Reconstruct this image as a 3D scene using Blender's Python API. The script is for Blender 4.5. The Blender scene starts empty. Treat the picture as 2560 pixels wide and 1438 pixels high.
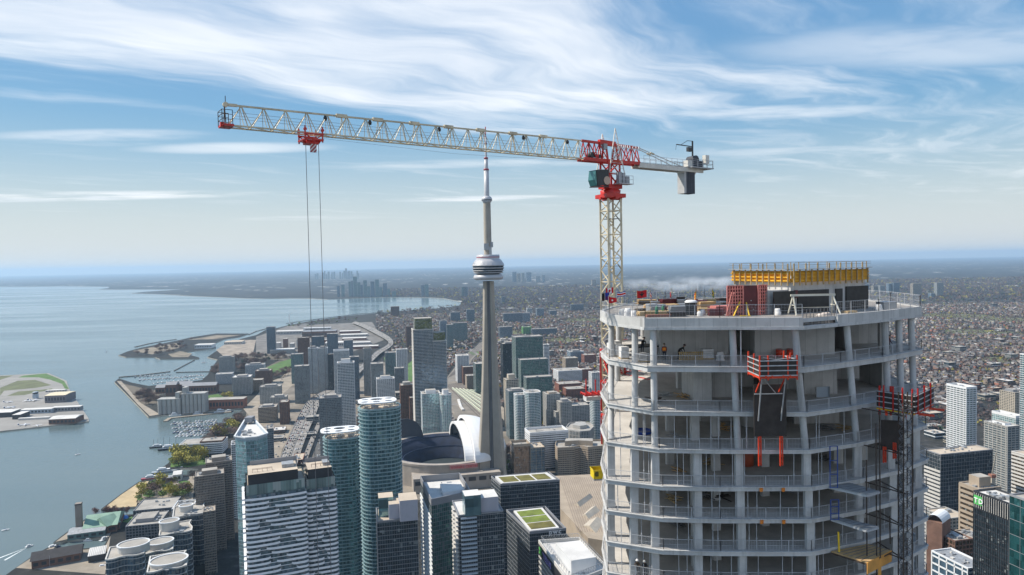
import bpy, bmesh, math, random
import numpy as np
from mathutils import Vector, Matrix
from mathutils.geometry import tessellate_polygon
random.seed(7)
RNG = np.random.default_rng(11)
R = math.radians
SC = bpy.context.scene
COL = SC.collection
# ------------------------------------------------------------------ camera
H = 342.0                      # drone height above the lake
PITCH, ROLL, FPX = 2.08, -1.1, 1707.0
cam_d = bpy.data.cameras.new('camera'); cam = bpy.data.objects.new('camera', cam_d); COL.objects.link(cam)
cam_d.sensor_width = 36.0; cam_d.lens = 24.0; cam_d.clip_start = 0.5; cam_d.clip_end = 250000.0
CM = Matrix.Rotation(R(90 - PITCH), 3, 'X') @ Matrix.Rotation(R(ROLL), 3, 'Z')
cam.matrix_world = Matrix.Translation((0, 0, H)) @ CM.to_4x4()
SC.camera = cam
# ------------------------------------------------------------------ sun, sky, exposure
SUN_AZ, SUN_EL = -82.0, 47.0   # degrees from +Y towards +X, and above the horizon
sd = Vector((math.sin(R(SUN_AZ)) * math.cos(R(SUN_EL)), math.cos(R(SUN_AZ)) * math.cos(R(SUN_EL)), math.sin(R(SUN_EL))))
sun_d = bpy.data.lights.new('sun', 'SUN'); sun_d.energy = 4.2; sun_d.angle = R(0.53); sun_d.color = (1.0, 0.93, 0.82)
sun = bpy.data.objects.new('sun', sun_d); COL.objects.link(sun)
sun.rotation_euler = (-sd).to_track_quat('-Z', 'Y').to_euler(); sun.location = (0, 0, 900)
SC.view_settings.view_transform = 'Standard'; SC.view_settings.look = 'None'
SC.view_settings.exposure = 0.55; SC.view_settings.gamma = 1.0
SC.cycles.use_denoising = True
SC.cycles.max_bounces = 7; SC.cycles.diffuse_bounces = 5; SC.cycles.glossy_bounces = 3
SC.cycles.transmission_bounces = 3; SC.cycles.transparent_max_bounces = 8; SC.cycles.volume_bounces = 1
SC.cycles.caustics_reflective = False; SC.cycles.caustics_refractive = False
SC.cycles.sample_clamp_indirect = 6.0

class NT:
    """tiny helper to write node trees"""
    def __init__(s, tree): s.t = tree; s.n = tree.nodes; s.l = tree.links
    def new(s, typ, **kw):
        n = s.n.new(typ)
        for k, v in kw.items(): setattr(n, k, v)
        return n
    def put(s, sock, v):
        if hasattr(v, 'is_output') or isinstance(v, bpy.types.NodeSocket): s.l.new(v, sock)
        else: sock.default_value = v
    def math(s, op, a, b=None, c=None, clamp=False):
        n = s.new('ShaderNodeMath', operation=op, use_clamp=clamp)
        s.put(n.inputs[0], a)
        if b is not None: s.put(n.inputs[1], b)
        if c is not None: s.put(n.inputs[2], c)
        return n.outputs[0]
    def vmath(s, op, a, b=None):
        n = s.new('ShaderNodeVectorMath', operation=op); s.put(n.inputs[0], a)
        if b is not None:
            s.put(n.inputs[3 if op == 'SCALE' else 1], b)
        return n.outputs['Value' if op in ('LENGTH', 'DOT_PRODUCT') else 'Vector']
    def comb(s, x, y, z=0.0):
        n = s.new('ShaderNodeCombineXYZ'); s.put(n.inputs[0], x); s.put(n.inputs[1], y); s.put(n.inputs[2], z); return n.outputs[0]
    def sep(s, v):
        n = s.new('ShaderNodeSeparateXYZ'); s.put(n.inputs[0], v); return n.outputs
    def noise(s, vec, scale, detail=3, rough=0.55, dist=0.0):
        n = s.new('ShaderNodeTexNoise'); n.inputs['Scale'].default_value = scale; n.inputs['Detail'].default_value = detail
        n.inputs['Roughness'].default_value = rough; n.inputs['Distortion'].default_value = dist
        if vec is not None: s.l.new(vec, n.inputs['Vector'])
        return n.outputs['Fac']
    def smooth(s, v, a, b, lo=0.0, hi=1.0):
        n = s.new('ShaderNodeMapRange', interpolation_type='SMOOTHSTEP')
        s.put(n.inputs[0], v); n.inputs[1].default_value = a; n.inputs[2].default_value = b
        n.inputs[3].default_value = lo; n.inputs[4].default_value = hi
        return n.outputs[0]
    def mix(s, f, a, b):
        n = s.new('ShaderNodeMix', data_type='RGBA'); s.put(n.inputs[0], f); s.put(n.inputs[6], a); s.put(n.inputs[7], b); return n.outputs[2]
    def ramp(s, f, stops):
        n = s.new('ShaderNodeValToRGB'); s.put(n.inputs[0], f); e = n.color_ramp.elements
        while len(e) < len(stops): e.new(0.5)
        for i, (p, c) in enumerate(stops): e[i].position = p; e[i].color = (*c, 1)
        return n.outputs[0]

def make_world():
    w = bpy.data.worlds.new('World'); SC.world = w; w.use_nodes = True
    t = NT(w.node_tree); t.n.clear()
    sky = t.new('ShaderNodeTexSky', sky_type='NISHITA'); sky.sun_disc = False
    sky.sun_elevation = R(SUN_EL); sky.sun_rotation = R(SUN_AZ)
    sky.altitude = 340; sky.air_density = 1.0; sky.dust_density = 0.6; sky.ozone_density = 3.0
    g = t.new('ShaderNodeTexCoord').outputs['Generated']
    x, y, z = t.sep(g)
    zc = t.math('MAXIMUM', z, 0.015)
    X = t.math('DIVIDE', x, zc); Y = t.math('DIVIDE', y, zc)            # a flat cloud layer overhead
    S = t.math('ADD', t.math('MULTIPLY', X, 0.75), t.math('MULTIPLY', Y, 0.66))
    T = t.math('ADD', t.math('MULTIPLY', X, -0.66), t.math('MULTIPLY', Y, 0.75))
    # fibres of high cirrus drawn out along S
    warp = t.noise(t.comb(X, Y), 0.55, 3, 0.5)
    T2 = t.math('ADD', T, t.math('MULTIPLY', t.math('SUBTRACT', warp, 0.5), 1.5))
    fib = t.noise(t.comb(t.math('MULTIPLY', S, 0.33), t.math('MULTIPLY', T2, 1.15), 3.1), 1.9, 7, 0.56, 0.08)
    big = t.noise(t.comb(t.math('MULTIPLY', S, 0.5), T2, 8.0), 0.75, 4, 0.5)
    band = t.math('MULTIPLY', t.smooth(T2, 1.0, 2.7), t.smooth(T2, 4.35, 3.55))
    band = t.math('MULTIPLY', band, t.smooth(S, 5.0, 2.6))
    veil = t.math('MULTIPLY', t.smooth(T2, -1.5, 1.6), t.smooth(T2, 5.0, 2.0))
    over = t.smooth(T2, -0.3, -2.2)  # unseen denser cloud added overhead and behind the camera to raise ambient light
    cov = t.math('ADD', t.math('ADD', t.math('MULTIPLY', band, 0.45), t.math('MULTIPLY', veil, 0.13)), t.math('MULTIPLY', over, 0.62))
    fine = t.noise(t.comb(t.math('MULTIPLY', S, 0.9), t.math('MULTIPLY', T2, 3.4), 6.0), 1.7, 6, 0.6, 0.12)
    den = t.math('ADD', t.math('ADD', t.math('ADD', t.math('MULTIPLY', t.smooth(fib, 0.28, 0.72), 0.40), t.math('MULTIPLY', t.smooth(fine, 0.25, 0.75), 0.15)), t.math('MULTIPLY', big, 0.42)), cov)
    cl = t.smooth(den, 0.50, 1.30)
    # low thin streaks near the horizon
    def streak(cx, cy, rx, ry, amt):
        dx = t.math('DIVIDE', t.math('SUBTRACT', X, cx), rx); dy = t.math('DIVIDE', t.math('SUBTRACT', Y, cy), ry)
        d = t.math('ADD', t.math('MULTIPLY', dx, dx), t.math('MULTIPLY', dy, dy))
        return t.math('MULTIPLY', t.smooth(d, 1.0, 0.0), amt)
    n2 = t.noise(t.comb(t.math('MULTIPLY', X, 0.45), t.math('MULTIPLY', Y, 0.8), 2.0), 1.6, 5, 0.6)
    st = None
    for a in ((-6.4, 9.2, 3.6, 0.75, 1.0), (-0.45, 10.6, 1.7, 0.6, 0.8), (-4.2, 14.2, 1.8, 0.9, 0.55), (-3.05, 5.1, 1.0, 0.3, 0.6),
              (-2.3, 5.75, 1.0, 0.35, 0.6), (1.75, 4.75, 1.2, 0.3, 0.7), (0.1, 6.9, 2.4, 0.4, 0.5), (2.9, 6.5, 1.6, 0.35, 0.5), (2.2, 3.3, 1.4, 0.5, 0.5)):
        q = streak(*a); st = q if st is None else t.math('MAXIMUM', st, q)
    st = t.math('MULTIPLY', st, t.smooth(n2, 0.3, 0.62))
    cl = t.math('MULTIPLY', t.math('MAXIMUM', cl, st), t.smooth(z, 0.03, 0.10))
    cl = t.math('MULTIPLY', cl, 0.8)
    shade = t.noise(t.comb(t.math('MULTIPLY', S, 0.6), t.math('MULTIPLY', T2, 1.4), 1.0), 1.3, 4, 0.5)
    ccol = t.mix(t.smooth(shade, 0.35, 0.7), (4.5, 4.7, 5.0, 1), (5.6, 5.6, 5.6, 1))
    # the sky's hue as it is, its steep glow towards the horizon and the sun held back as a camera does
    bl = t.sep(sky.outputs[0])[2]
    gain = t.math('POWER', t.math('DIVIDE', 2.75, t.math('MAXIMUM', bl, 0.05)), 0.8)
    tone = t.vmath('SCALE', sky.outputs[0], gain)
    tone = t.vmath('MULTIPLY', tone, (0.78, 1.0, 1.0))
    tone = t.mix(t.smooth(z, 0.22, 0.0, 0.0, 0.9), tone, (3.4, 3.42, 3.42, 1))
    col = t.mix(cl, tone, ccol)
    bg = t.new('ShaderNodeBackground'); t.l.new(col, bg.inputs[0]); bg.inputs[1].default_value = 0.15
    out = t.new('ShaderNodeOutputWorld'); t.l.new(bg.outputs[0], out.inputs[0])
make_world()
# ------------------------------------------------------------------ pixel <-> world (photo pixels 2560 x 1438)
def ray(px, py):
    return (CM @ Vector(((px - 1280) / FPX, -(py - 719) / FPX, -1.0)))
def G(px, py, z=3.0):
    """point of the photo on the level z"""
    r = ray(px, py); k = (z - H) / r.z
    return Vector((r.x * k, r.y * k, z))
def D(px, py, d):
    """point of the photo at distance d along +Y"""
    r = ray(px, py); k = d / r.y
    return Vector((r.x * k, d, H + r.z * k))
CMT = CM.transposed()
def PX(p):
    v = CMT @ (Vector(p) - Vector((0, 0, H)))
    return (1280 + FPX * v.x / -v.z, 719 - FPX * v.y / -v.z)
def dist_of(px, py, z=3.0): return G(px, py, z).y
# ------------------------------------------------------------------ materials
MATS = {}
def mat(name, col, rough=0.7, metal=0.0, var=0.12, scale=0.35, bump=0.0, spec=0.5, stain=0.0, fine=None):
    """painted / mineral surface with uneven tone and wear"""
    if name in MATS: return MATS[name]
    m = bpy.data.materials.new(name); m.use_nodes = True; t = NT(m.node_tree); b = t.n['Principled BSDF']
    b.inputs['Roughness'].default_value = rough; b.inputs['Metallic'].default_value = metal
    b.inputs['Specular IOR Level'].default_value = spec
    co = t.new('ShaderNodeTexCoord').outputs['Object']
    n = t.noise(co, scale, 5, 0.6)
    c0 = tuple(max(0, v * (1 - var)) for v in col) + (1,); c1 = tuple(min(1, v * (1 + var)) for v in col) + (1,)
    c = t.mix(t.smooth(n, 0.3, 0.7), c0, c1)
    if fine:
        c = t.mix(t.math('MULTIPLY', t.noise(co, fine, 2, 0.7), 0.35), c, tuple(v * 0.6 for v in col) + (1,))
    if stain:
        x, y, z = t.sep(co)
        s = t.noise(t.comb(t.math('MULTIPLY', x, 1.7), t.math('MULTIPLY', y, 1.7), t.math('MULTIPLY', z, 0.12)), 1.0, 4, 0.6)
        c = t.mix(t.math('MULTIPLY', t.smooth(s, 0.5, 0.75), stain), c, tuple(v * 0.45 for v in col) + (1,))
    t.l.new(c, b.inputs['Base Color'])
    if bump:
        bp = t.new('ShaderNodeBump'); bp.inputs['Strength'].default_value = bump; bp.inputs['Distance'].default_value = 0.05
        t.l.new(t.noise(co, scale * 9, 4), bp.inputs['Height']); t.l.new(bp.outputs[0], b.inputs['Normal'])
    MATS[name] = m; return m
def glass(name, tint, bay=1.5, fh=3.0, metal=0.45, lite=(0.17, 0.19, 0.195), plite=0.10, dark=0.35, rough=0.06, wob=0.035, tint2=None):
    """curtain wall: every pane (UV in metres) has its own tone, blind and slight tilt"""
    if name in MATS: return MATS[name]
    m = bpy.data.materials.new(name); m.use_nodes = True; t = NT(m.node_tree); b = t.n['Principled BSDF']
    u, v, _ = t.sep(t.new('ShaderNodeUVMap').outputs[0])
    cell = t.comb(t.math('FLOOR', t.math('DIVIDE', u, bay)), t.math('FLOOR', t.math('DIVIDE', v, fh)), 0.5)
    wn = t.new('ShaderNodeTexWhiteNoise', noise_dimensions='3D'); t.l.new(cell, wn.inputs['Vector'])
    r1 = wn.outputs['Value']; rc = wn.outputs['Color']
    wide = t.noise(t.comb(t.math('MULTIPLY', u, 0.05), t.math('MULTIPLY', v, 0.08)), 1.0, 3)
    k = t.math('ADD', t.math('MULTIPLY', r1, 0.7), t.math('MULTIPLY', wide, 0.5))
    d = tuple(c * dark for c in tint); t2 = tint2 or tuple(min(1, c * 1.6) for c in tint)
    c = t.ramp(k, ((0.0, d), (0.45, tint), (0.95, t2)))
    fv = t.math('FRACT', t.math('DIVIDE', v, fh))
    isl = t.math('MULTIPLY', t.math('LESS_THAN', t.sep(rc)[1], plite * 2.0), t.math('GREATER_THAN', fv, t.math('MULTIPLY', t.sep(rc)[2], 0.95)))
    c = t.mix(isl, c, lite + (1,))
    t.l.new(c, b.inputs['Base Color'])
    t.l.new(t.math('MULTIPLY', t.math('SUBTRACT', 1.0, t.math('MULTIPLY', isl, 0.8)), metal), b.inputs['Metallic'])
    b.inputs['Roughness'].default_value = rough
    g = t.new('ShaderNodeNewGeometry')
    off = t.vmath('SCALE', t.vmath('SUBTRACT', rc, (0.5, 0.5, 0.5)), wob * 2)
    nn = t.vmath('NORMALIZE', t.vmath('ADD', g.outputs['Normal'], off))
    t.l.new(nn, b.inputs['Normal'])
    MATS[name] = m; return m
# ------------------------------------------------------------------ objects
def tag(o, label=None, cat=None, group=None, kind=None):
    if label: o['label'] = label
    if cat: o['category'] = cat
    if group: o['group'] = group
    if kind: o['kind'] = kind
    return o
def empty(name, loc=(0, 0, 0), rz=0.0, label=None, cat=None, group=None):
    o = bpy.data.objects.new(name, None); COL.objects.link(o); o.location = loc; o.rotation_euler = (0, 0, rz)
    o.empty_display_size = 0.5
    return tag(o, label, cat, group)
class MB:
    """collects faces, then links them as ONE mesh object"""
    def __init__(s): s.v = []; s.f = []; s.mi = []; s.uv = []; s.sm = []
    def face(s, pts, mi=0, uv=None, sm=False):
        i = len(s.v); s.v.extend(tuple(p) for p in pts); s.f.append(tuple(range(i, i + len(pts)))); s.mi.append(mi); s.sm.append(sm)
        s.uv.append(uv or [(0, 0)] * len(pts)); return s
    def faces(s, pts, fs, mi=0, sm=False):
        i = len(s.v); s.v.extend(tuple(p) for p in pts)
        for f in fs:
            s.f.append(tuple(i + k for k in f)); s.mi.append(mi); s.uv.append([(0, 0)] * len(f)); s.sm.append(sm)
        return s
    def box(s, c, d, rz=0.0, mi=0):
        cx, cy, cz = c; hx, hy, hz = d[0] / 2, d[1] / 2, d[2] / 2; ca, sa = math.cos(rz), math.sin(rz)
        p = [(cx + x * ca - y * sa, cy + x * sa + y * ca, cz + z) for z in (-hz, hz) for x, y in ((-hx, -hy), (hx, -hy), (hx, hy), (-hx, hy))]
        return s.faces(p, ((3, 2, 1, 0), (4, 5, 6, 7), (0, 1, 5, 4), (1, 2, 6, 5), (2, 3, 7, 6), (3, 0, 4, 7)), mi)
    def bar(s, a, b, w, h=None, mi=0, up=(0, 0, 1)):
        a, b = Vector(a), Vector(b); d = b - a
        if d.length < 1e-6: return s
        d.normalize(); up = Vector(up)
        if abs(d.dot(up)) > 0.98: up = Vector((0, 1, 0))
        x = d.cross(up).normalized() * (w / 2); y = x.cross(d).normalized() * ((h or w) / 2)
        p = [a - x - y, a + x - y, a + x + y, a - x + y, b - x - y, b + x - y, b + x + y, b - x + y]
        return s.faces(p, ((0, 1, 2, 3), (7, 6, 5, 4), (4, 5, 1, 0), (5, 6, 2, 1), (6, 7, 3, 2), (7, 4, 0, 3)), mi)
    def tube(s, a, b, r0, r1=None, n=8, mi=0, caps=True):
        a, b = Vector(a), Vector(b); r1 = r0 if r1 is None else r1; d = (b - a).normalized()
        up = Vector((0, 0, 1)) if abs(d.z) < 0.95 else Vector((1, 0, 0))
        x = d.cross(up).normalized(); y = d.cross(x).normalized(); pts = []
        for q, r in ((a, r0), (b, r1)):
            for k in range(n): w = 2 * math.pi * k / n; pts.append(q + x * (r * math.cos(w)) + y * (r * math.sin(w)))
        s.faces(pts, [(k + n, (k + 1) % n + n, (k + 1) % n, k) for k in range(n)], mi, True)
        if caps: s.faces(pts, [tuple(range(n)), tuple(range(2 * n - 1, n - 1, -1))], mi)
        return s
    def lathe(s, c, prof, n=16, mi=0):
        pts = []
        for r, z in prof:
            for k in range(n): w = 2 * math.pi * k / n; pts.append((c[0] + r * math.cos(w), c[1] + r * math.sin(w), c[2] + z))
        fs = [(j * n + k, j * n + (k + 1) % n, (j + 1) * n + (k + 1) % n, (j + 1) * n + k) for j in range(len(prof) - 1) for k in range(n)]
        return s.faces(pts, fs, mi, True)
    def poly(s, pts, z, mi=0, flip=False):
        """flat polygon at z, any outline"""
        P = [Vector((p[0], p[1], 0)) for p in pts]
        tr = tessellate_polygon([P]); i = len(s.v); s.v.extend((p.x, p.y, z) for p in P)
        for t in tr:
            a, b, c = (P[k] for k in t)
            ccw = (b - a).cross(c - a).z > 0
            if ccw == flip: t = t[::-1]
            s.f.append(tuple(i + k for k in t)); s.mi.append(mi); s.uv.append([(0, 0)] * 3); s.sm.append(False)
        return s
    def walls(s, pts, z0, z1, mi=0, closed=True, uv0=0.0):
        n = len(pts); u = uv0
        for k in range(n if closed else n - 1):
            a, b = pts[k], pts[(k + 1) % n]; L = math.hypot(b[0] - a[0], b[1] - a[1])
            s.face([(a[0], a[1], z0), (b[0], b[1], z0), (b[0], b[1], z1), (a[0], a[1], z1)], mi,
                   [(u, 0), (u + L, 0), (u + L, z1 - z0), (u, z1 - z0)]); u += L + 7.0
        return s
    def prism(s, pts, z0, z1, mi=0, mi_top=None, bottom=True):
        s.walls(pts, z0, z1, mi); s.poly(pts, z1, mi if mi_top is None else mi_top)
        if bottom: s.poly(pts, z0, mi, True)
        return s
    def ring(s, pts, inner, z0, z1, mi=0):
        s.walls(pts, z0, z1, mi); s.walls(inner[::-1], z0, z1, mi); n = len(pts)
        for k in range(n):
            a, b, c, d = pts[k], pts[(k + 1) % n], inner[(k + 1) % n], inner[k]
            s.face([(a[0], a[1], z1), (b[0], b[1], z1), (c[0], c[1], z1), (d[0], d[1], z1)], mi)
            s.face([(d[0], d[1], z0), (c[0], c[1], z0), (b[0], b[1], z0), (a[0], a[1], z0)], mi)
        return s
    def mesh(s, name, mats):
        me = bpy.data.meshes.new(name); me.from_pydata(s.v, [], s.f)
        for m in (mats if isinstance(mats, (list, tuple)) else [mats]): me.materials.append(m)
        me.polygons.foreach_set('material_index', s.mi); me.polygons.foreach_set('use_smooth', s.sm)
        if any(u[1] != (0, 0) or u[0] != (0, 0) for u in s.uv if len(u) > 2):
            lay = me.uv_layers.new(name='UVMap'); flat = [c for u in s.uv for p in u for c in p]; lay.data.foreach_set('uv', flat)
        me.update(); return me
    def build(s, name, mats, parent=None, loc=None, rz=0.0):
        o = bpy.data.objects.new(name, s.mesh(name, mats)); COL.objects.link(o)
        if parent is not None: o.parent = parent
        if loc is not None: o.location = loc
        if rz: o.rotation_euler = (0, 0, rz)
        return o
def link_mesh(name, me, parent=None, loc=(0, 0, 0), rz=0.0, sc=None):
    o = bpy.data.objects.new(name, me); COL.objects.link(o); o.location = loc; o.rotation_euler = (0, 0, rz)
    if parent is not None: o.parent = parent
    if sc: o.scale = sc if isinstance(sc, tuple) else (sc, sc, sc)
    return o
def copy_tree(o, parent=None):
    c = o.copy(); COL.objects.link(c); c.parent = parent
    for ch in o.children: copy_tree(ch, c)
    return c
def offset(pts, d):
    """inset (d<0) or outset (d>0) of a convex CCW outline"""
    n = len(pts); out = []
    for k in range(n):
        p0, p1, p2 = Vector(pts[k - 1][:2]), Vector(pts[k][:2]), Vector(pts[(k + 1) % n][:2])
        e1 = (p1 - p0).normalized(); e2 = (p2 - p1).normalized()
        n1 = Vector((e1.y, -e1.x)); n2 = Vector((e2.y, -e2.x)); m = n1 + n2
        if m.length < 1e-6: m = n1.copy()
        m.normalize(); q = p1 + m * (d / max(0.35, m.dot(n1))); out.append((q.x, q.y))
    return out
def ccw(pts):
    a = sum(pts[k - 1][0] * pts[k][1] - pts[k][0] * pts[k - 1][1] for k in range(len(pts)))
    return list(pts) if a > 0 else list(pts)[::-1]
# ------------------------------------------------------------------ water and land
def water_mat():
    m = bpy.data.materials.new('lake_water'); m.use_nodes = True; t = NT(m.node_tree); b = t.n['Principled BSDF']
    co = t.new('ShaderNodeTexCoord').outputs['Object']
    big = t.noise(t.vmath('MULTIPLY', co, (0.25, 1.0, 1.0)), 0.0022, 4, 0.6)
    c = t.mix(t.smooth(big, 0.35, 0.7), (0.095, 0.135, 0.142, 1), (0.115, 0.155, 0.160, 1)); t.l.new(c, b.inputs['Base Color'])
    b.inputs['IOR'].default_value = 1.33
    t.l.new(t.smooth(big, 0.3, 0.7, 0.07, 0.26), b.inputs['Roughness'])
    n1 = t.noise(t.vmath('MULTIPLY', co, (1.0, 0.6, 1.0)), 0.11, 4, 0.7); n2 = t.noise(co, 0.017, 3, 0.6)
    n3 = t.noise(co, 0.45, 3, 0.7)
    hgt = t.math('ADD', t.math('ADD', n1, t.math('MULTIPLY', n2, 1.2)), t.math('MULTIPLY', n3, 0.35))
    bp = t.new('ShaderNodeBump'); bp.inputs['Strength'].default_value = 0.4; bp.inputs['Distance'].default_value = 1.0
    t.l.new(hgt, bp.inputs['Height']); t.l.new(bp.outputs[0], b.inputs['Normal'])
    return m
def land_mat():
    m = bpy.data.materials.new('city_ground'); m.use_nodes = True; t = NT(m.node_tree); b = t.n['Principled BSDF']
    co = t.new('ShaderNodeTexCoord').outputs['Object']
    a = t.noise(co, 0.012, 5, 0.65); f = t.noise(co, 0.07, 4, 0.7); big = t.noise(co, 0.0011, 4, 0.6)
    c = t.ramp(f, ((0.25, (0.018, 0.019, 0.020)), (0.45, (0.030, 0.030, 0.029)), (0.58, (0.050, 0.048, 0.045)), (0.75, (0.12, 0.115, 0.11))))
    g = t.ramp(a, ((0.3, (0.020, 0.020, 0.018)), (0.6, (0.032, 0.033, 0.025)), (0.8, (0.032, 0.042, 0.018))))
    c = t.mix(t.smooth(a, 0.42, 0.66, 0.0, 0.75), c, g)
    c = t.mix(t.smooth(big, 0.42, 0.58, 0.0, 0.8), c, (0.018, 0.020, 0.021, 1))
    vor = t.new('ShaderNodeTexVoronoi'); vor.inputs['Scale'].default_value = 0.0065; t.l.new(t.vmath('MULTIPLY', co, (1.0, 0.7, 1.0)), vor.inputs['Vector'])
    vr = t.sep(vor.outputs['Color'])
    roof = t.math('MULTIPLY', t.math('LESS_THAN', vor.outputs['Distance'], 0.36), t.math('GREATER_THAN', vr[0], 0.72))
    c = t.mix(t.math('MULTIPLY', roof, t.smooth(t.noise(co, 0.0006, 3, 0.6), 0.48, 0.58)), c, (0.55, 0.53, 0.50, 1))
    t.l.new(c, b.inputs['Base Color']); b.inputs['Roughness'].default_value = 0.9; b.inputs['Specular IOR Level'].default_value = 0.2
    return m
M_WATER = water_mat(); M_LAND = land_mat()
M_QUAY = mat('quay_stone', (0.36, 0.33, 0.28), 0.85, scale=0.05, var=0.2)
M_GRASS = mat('lawn_grass', (0.075, 0.15, 0.03), 0.95, scale=0.03, var=0.3, fine=0.4)
M_GRASSD = mat('dry_grass', (0.115, 0.125, 0.055), 0.95, scale=0.03, var=0.25, fine=0.4)
M_ASPH = mat('asphalt', (0.10, 0.098, 0.095), 0.9, scale=0.05, var=0.2, fine=0.5)
M_PAVE = mat('pale_paving', (0.30, 0.255, 0.20), 0.9, scale=0.04, var=0.22, fine=0.3)
M_RUNWAY = mat('airfield_concrete', (0.27, 0.255, 0.235), 0.9, scale=0.02, var=0.15, fine=0.2)
M_SAND = mat('beach_sand', (0.48, 0.37, 0.22), 0.95, scale=0.06, var=0.15, fine=0.5)
M_DIRT = mat('construction_dirt', (0.30, 0.25, 0.20), 0.95, scale=0.03, var=0.35, fine=0.3)
def pxpoly(pp, z): return [tuple(G(a, b, z)[:2]) for a, b in pp]
wb = MB(); wb.poly([(-90000, -4000), (9000, -4000), (9000, 26000), (-90000, 26000)], 0.0)
tag(wb.build('water', M_WATER), 'blue grey lake water rippled by light wind', 'water', kind='structure')
SHORE = [(14, 1438), (80, 1391), (135, 1360), (147, 1360), (121, 1381), (213, 1371), (259, 1366), (271, 1345), (167, 1350), (155, 1356), (133, 1356),
  (165, 1332), (194, 1313), (211, 1299), (232, 1291), (332, 1286), (338, 1267), (252, 1273), (300, 1237), (346, 1205), (363, 1200), (431, 1191), (453, 1188),
  (484, 1185), (496, 1173), (448, 1170), (389, 1181), (421, 1158), (431, 1141), (446, 1128), (500, 1118), (490, 1100), (530, 1080), (560, 1062), (590, 1042), (609, 1020),
  (371, 1042), (342, 1012), (286, 955), (297, 946), (330, 957), (371, 965), (454, 957), (505, 950), (520, 936), (525, 925), (535, 912), (544, 899), (518, 893), (540, 878),
  (560, 868), (585, 858), (600, 848), (640, 838), (666, 824), (693, 820), (726, 812), (780, 802), (860, 791), (944, 783), (1002, 777), (1082, 772), (1120, 768), (1151, 763),
  (1152, 754), (1110, 746), (1076, 744), (1010, 743), (948, 743), (880, 746), (820, 748.5), (770, 746), (724, 745.5), (660, 746.5), (612, 745.5), (500, 741), (450, 738.5), (409, 736), (329, 733.4),
  (352, 730.5), (470, 722.5), (400, 723.5), (246, 723.8), (272, 720), (272, 716.8), (166, 715.8), (80, 716.6), (0, 716.8)]
LAND = pxpoly(SHORE, 3.0)
LAND = [(-300, -3000), (-310, 150), (-430, 480)] + LAND + [(-21000, 17600), (-60000, 24000), (-60000, 62000), (70000, 62000), (70000, -3000)]
lb = MB(); lb.poly(LAND, 3.0); lb.walls(ccw(LAND), -1.0, 3.0, 1)
tag(lb.build('land', [M_LAND, M_QUAY]), kind='structure')
AIR = [(-300, 950), (0, 939), (121, 933), (128, 936), (166, 952), (173, 973), (221, 1046), (222, 1053), (0, 1078), (-300, 1112)]
ab = MB(); ab.poly(pxpoly(AIR, 2.5), 2.5); ab.walls(ccw(pxpoly(AIR, 2.5)), -1, 2.5, 1)
tag(ab.build('airport_island', [M_RUNWAY, M_QUAY]), kind='structure')
OPI = [(296, 888), (318, 879), (350, 870), (390, 862), (440, 852), (480, 843), (540, 834), (622, 834), (600, 842), (560, 848), (533, 860), (540, 868), (510, 874), (465, 880), (455, 882), (498, 894), (498, 897), (400, 898), (388, 893), (315, 893)]
ob = MB(); ob.poly(pxpoly(OPI, 2.5), 2.5); ob.walls(ccw(pxpoly(OPI, 2.5)), -1, 2.5, 1)
tag(ob.build('park_island', [M_LAND, M_QUAY]), kind='structure')
def sheet(name, pp, z, m): return tag(MB().poly(pxpoly(pp, z), z).build(name, m), kind='structure')
for pp in ([(0, 990), (0, 970), (44, 952), (88, 950), (129, 963), (88, 970), (10, 977)], [(45, 944), (60, 939), (115, 934), (140, 944), (160, 953), (172, 972), (163, 974), (155, 960), (124, 949), (96, 943.5)],
           [(17, 990), (45, 979), (60, 978), (100, 975), (132, 971), (125, 976), (90, 981), (60, 988)], [(-40, 946), (0, 940.5), (35, 938.5), (0, 950), (-40, 955)]):
    sheet('lawn', pp, 2.51, M_GRASS if pp[0][0] == 45 else M_GRASSD)
sheet('harbour_promenade', [(40, 1420), (84, 1391), (140, 1362), (126, 1384), (215, 1374), (262, 1368), (276, 1340), (262, 1436)], 3.01, M_PAVE)
sheet('harbour_promenade', [(138, 1355), (168, 1333), (197, 1313), (213, 1301), (300, 1290), (272, 1342), (168, 1348)], 3.01, M_PAVE)
sheet('beach', [(258, 1272), (303, 1237), (347, 1207), (372, 1203), (352, 1230), (340, 1266)], 3.01, M_SAND)
sheet('park_lawn', [(340, 1256), (352, 1228), (380, 1205), (440, 1196), (486, 1190), (482, 1250), (400, 1262)], 3.01, M_PAVE)
for cx, cy, w, h in ((372, 1238, 24, 7), (412, 1230, 26, 6), (388, 1250, 28, 6), (436, 1246, 20, 6), (448, 1224, 24, 6), (398, 1214, 30, 6), (460, 1206, 22, 7), (350, 1248, 12, 5)):
    pp = [(cx + w / 1.5 * math.cos(k * math.pi / 6) * (1 + 0.12 * math.sin(3 * k)), cy + h / 1.5 * math.sin(k * math.pi / 6)) for k in range(12)]
    sheet('lawn', pp, 3.02, M_GRASS)
sheet('lawn', [(426, 1168), (428, 1146), (445, 1135), (510, 1140), (520, 1160), (470, 1168)], 3.01, M_GRASS)
sheet('lawn', [(305, 1305), (330, 1290), (332, 1297), (325, 1308)], 3.01, M_GRASS)
sheet('sports_field', [(658, 922), (700, 905), (728, 897), (728, 921), (690, 935), (664, 938)], 3.01, M_GRASS)
sheet('park_ground', [(545, 912), (590, 895), (700, 900), (658, 922), (664, 940), (700, 938), (730, 920), (728, 900), (720, 890), (560, 880)], 3.005, mat('bare_park_earth', (0.115, 0.095, 0.07), 0.95, scale=0.02, var=0.3))
sheet('lawn', [(512, 990), (545, 985), (560, 993), (515, 1000)], 3.01, M_GRASS)
sheet('lawn', [(960, 895), (985, 868), (988, 905), (965, 915)], 3.01, M_GRASS)
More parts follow.
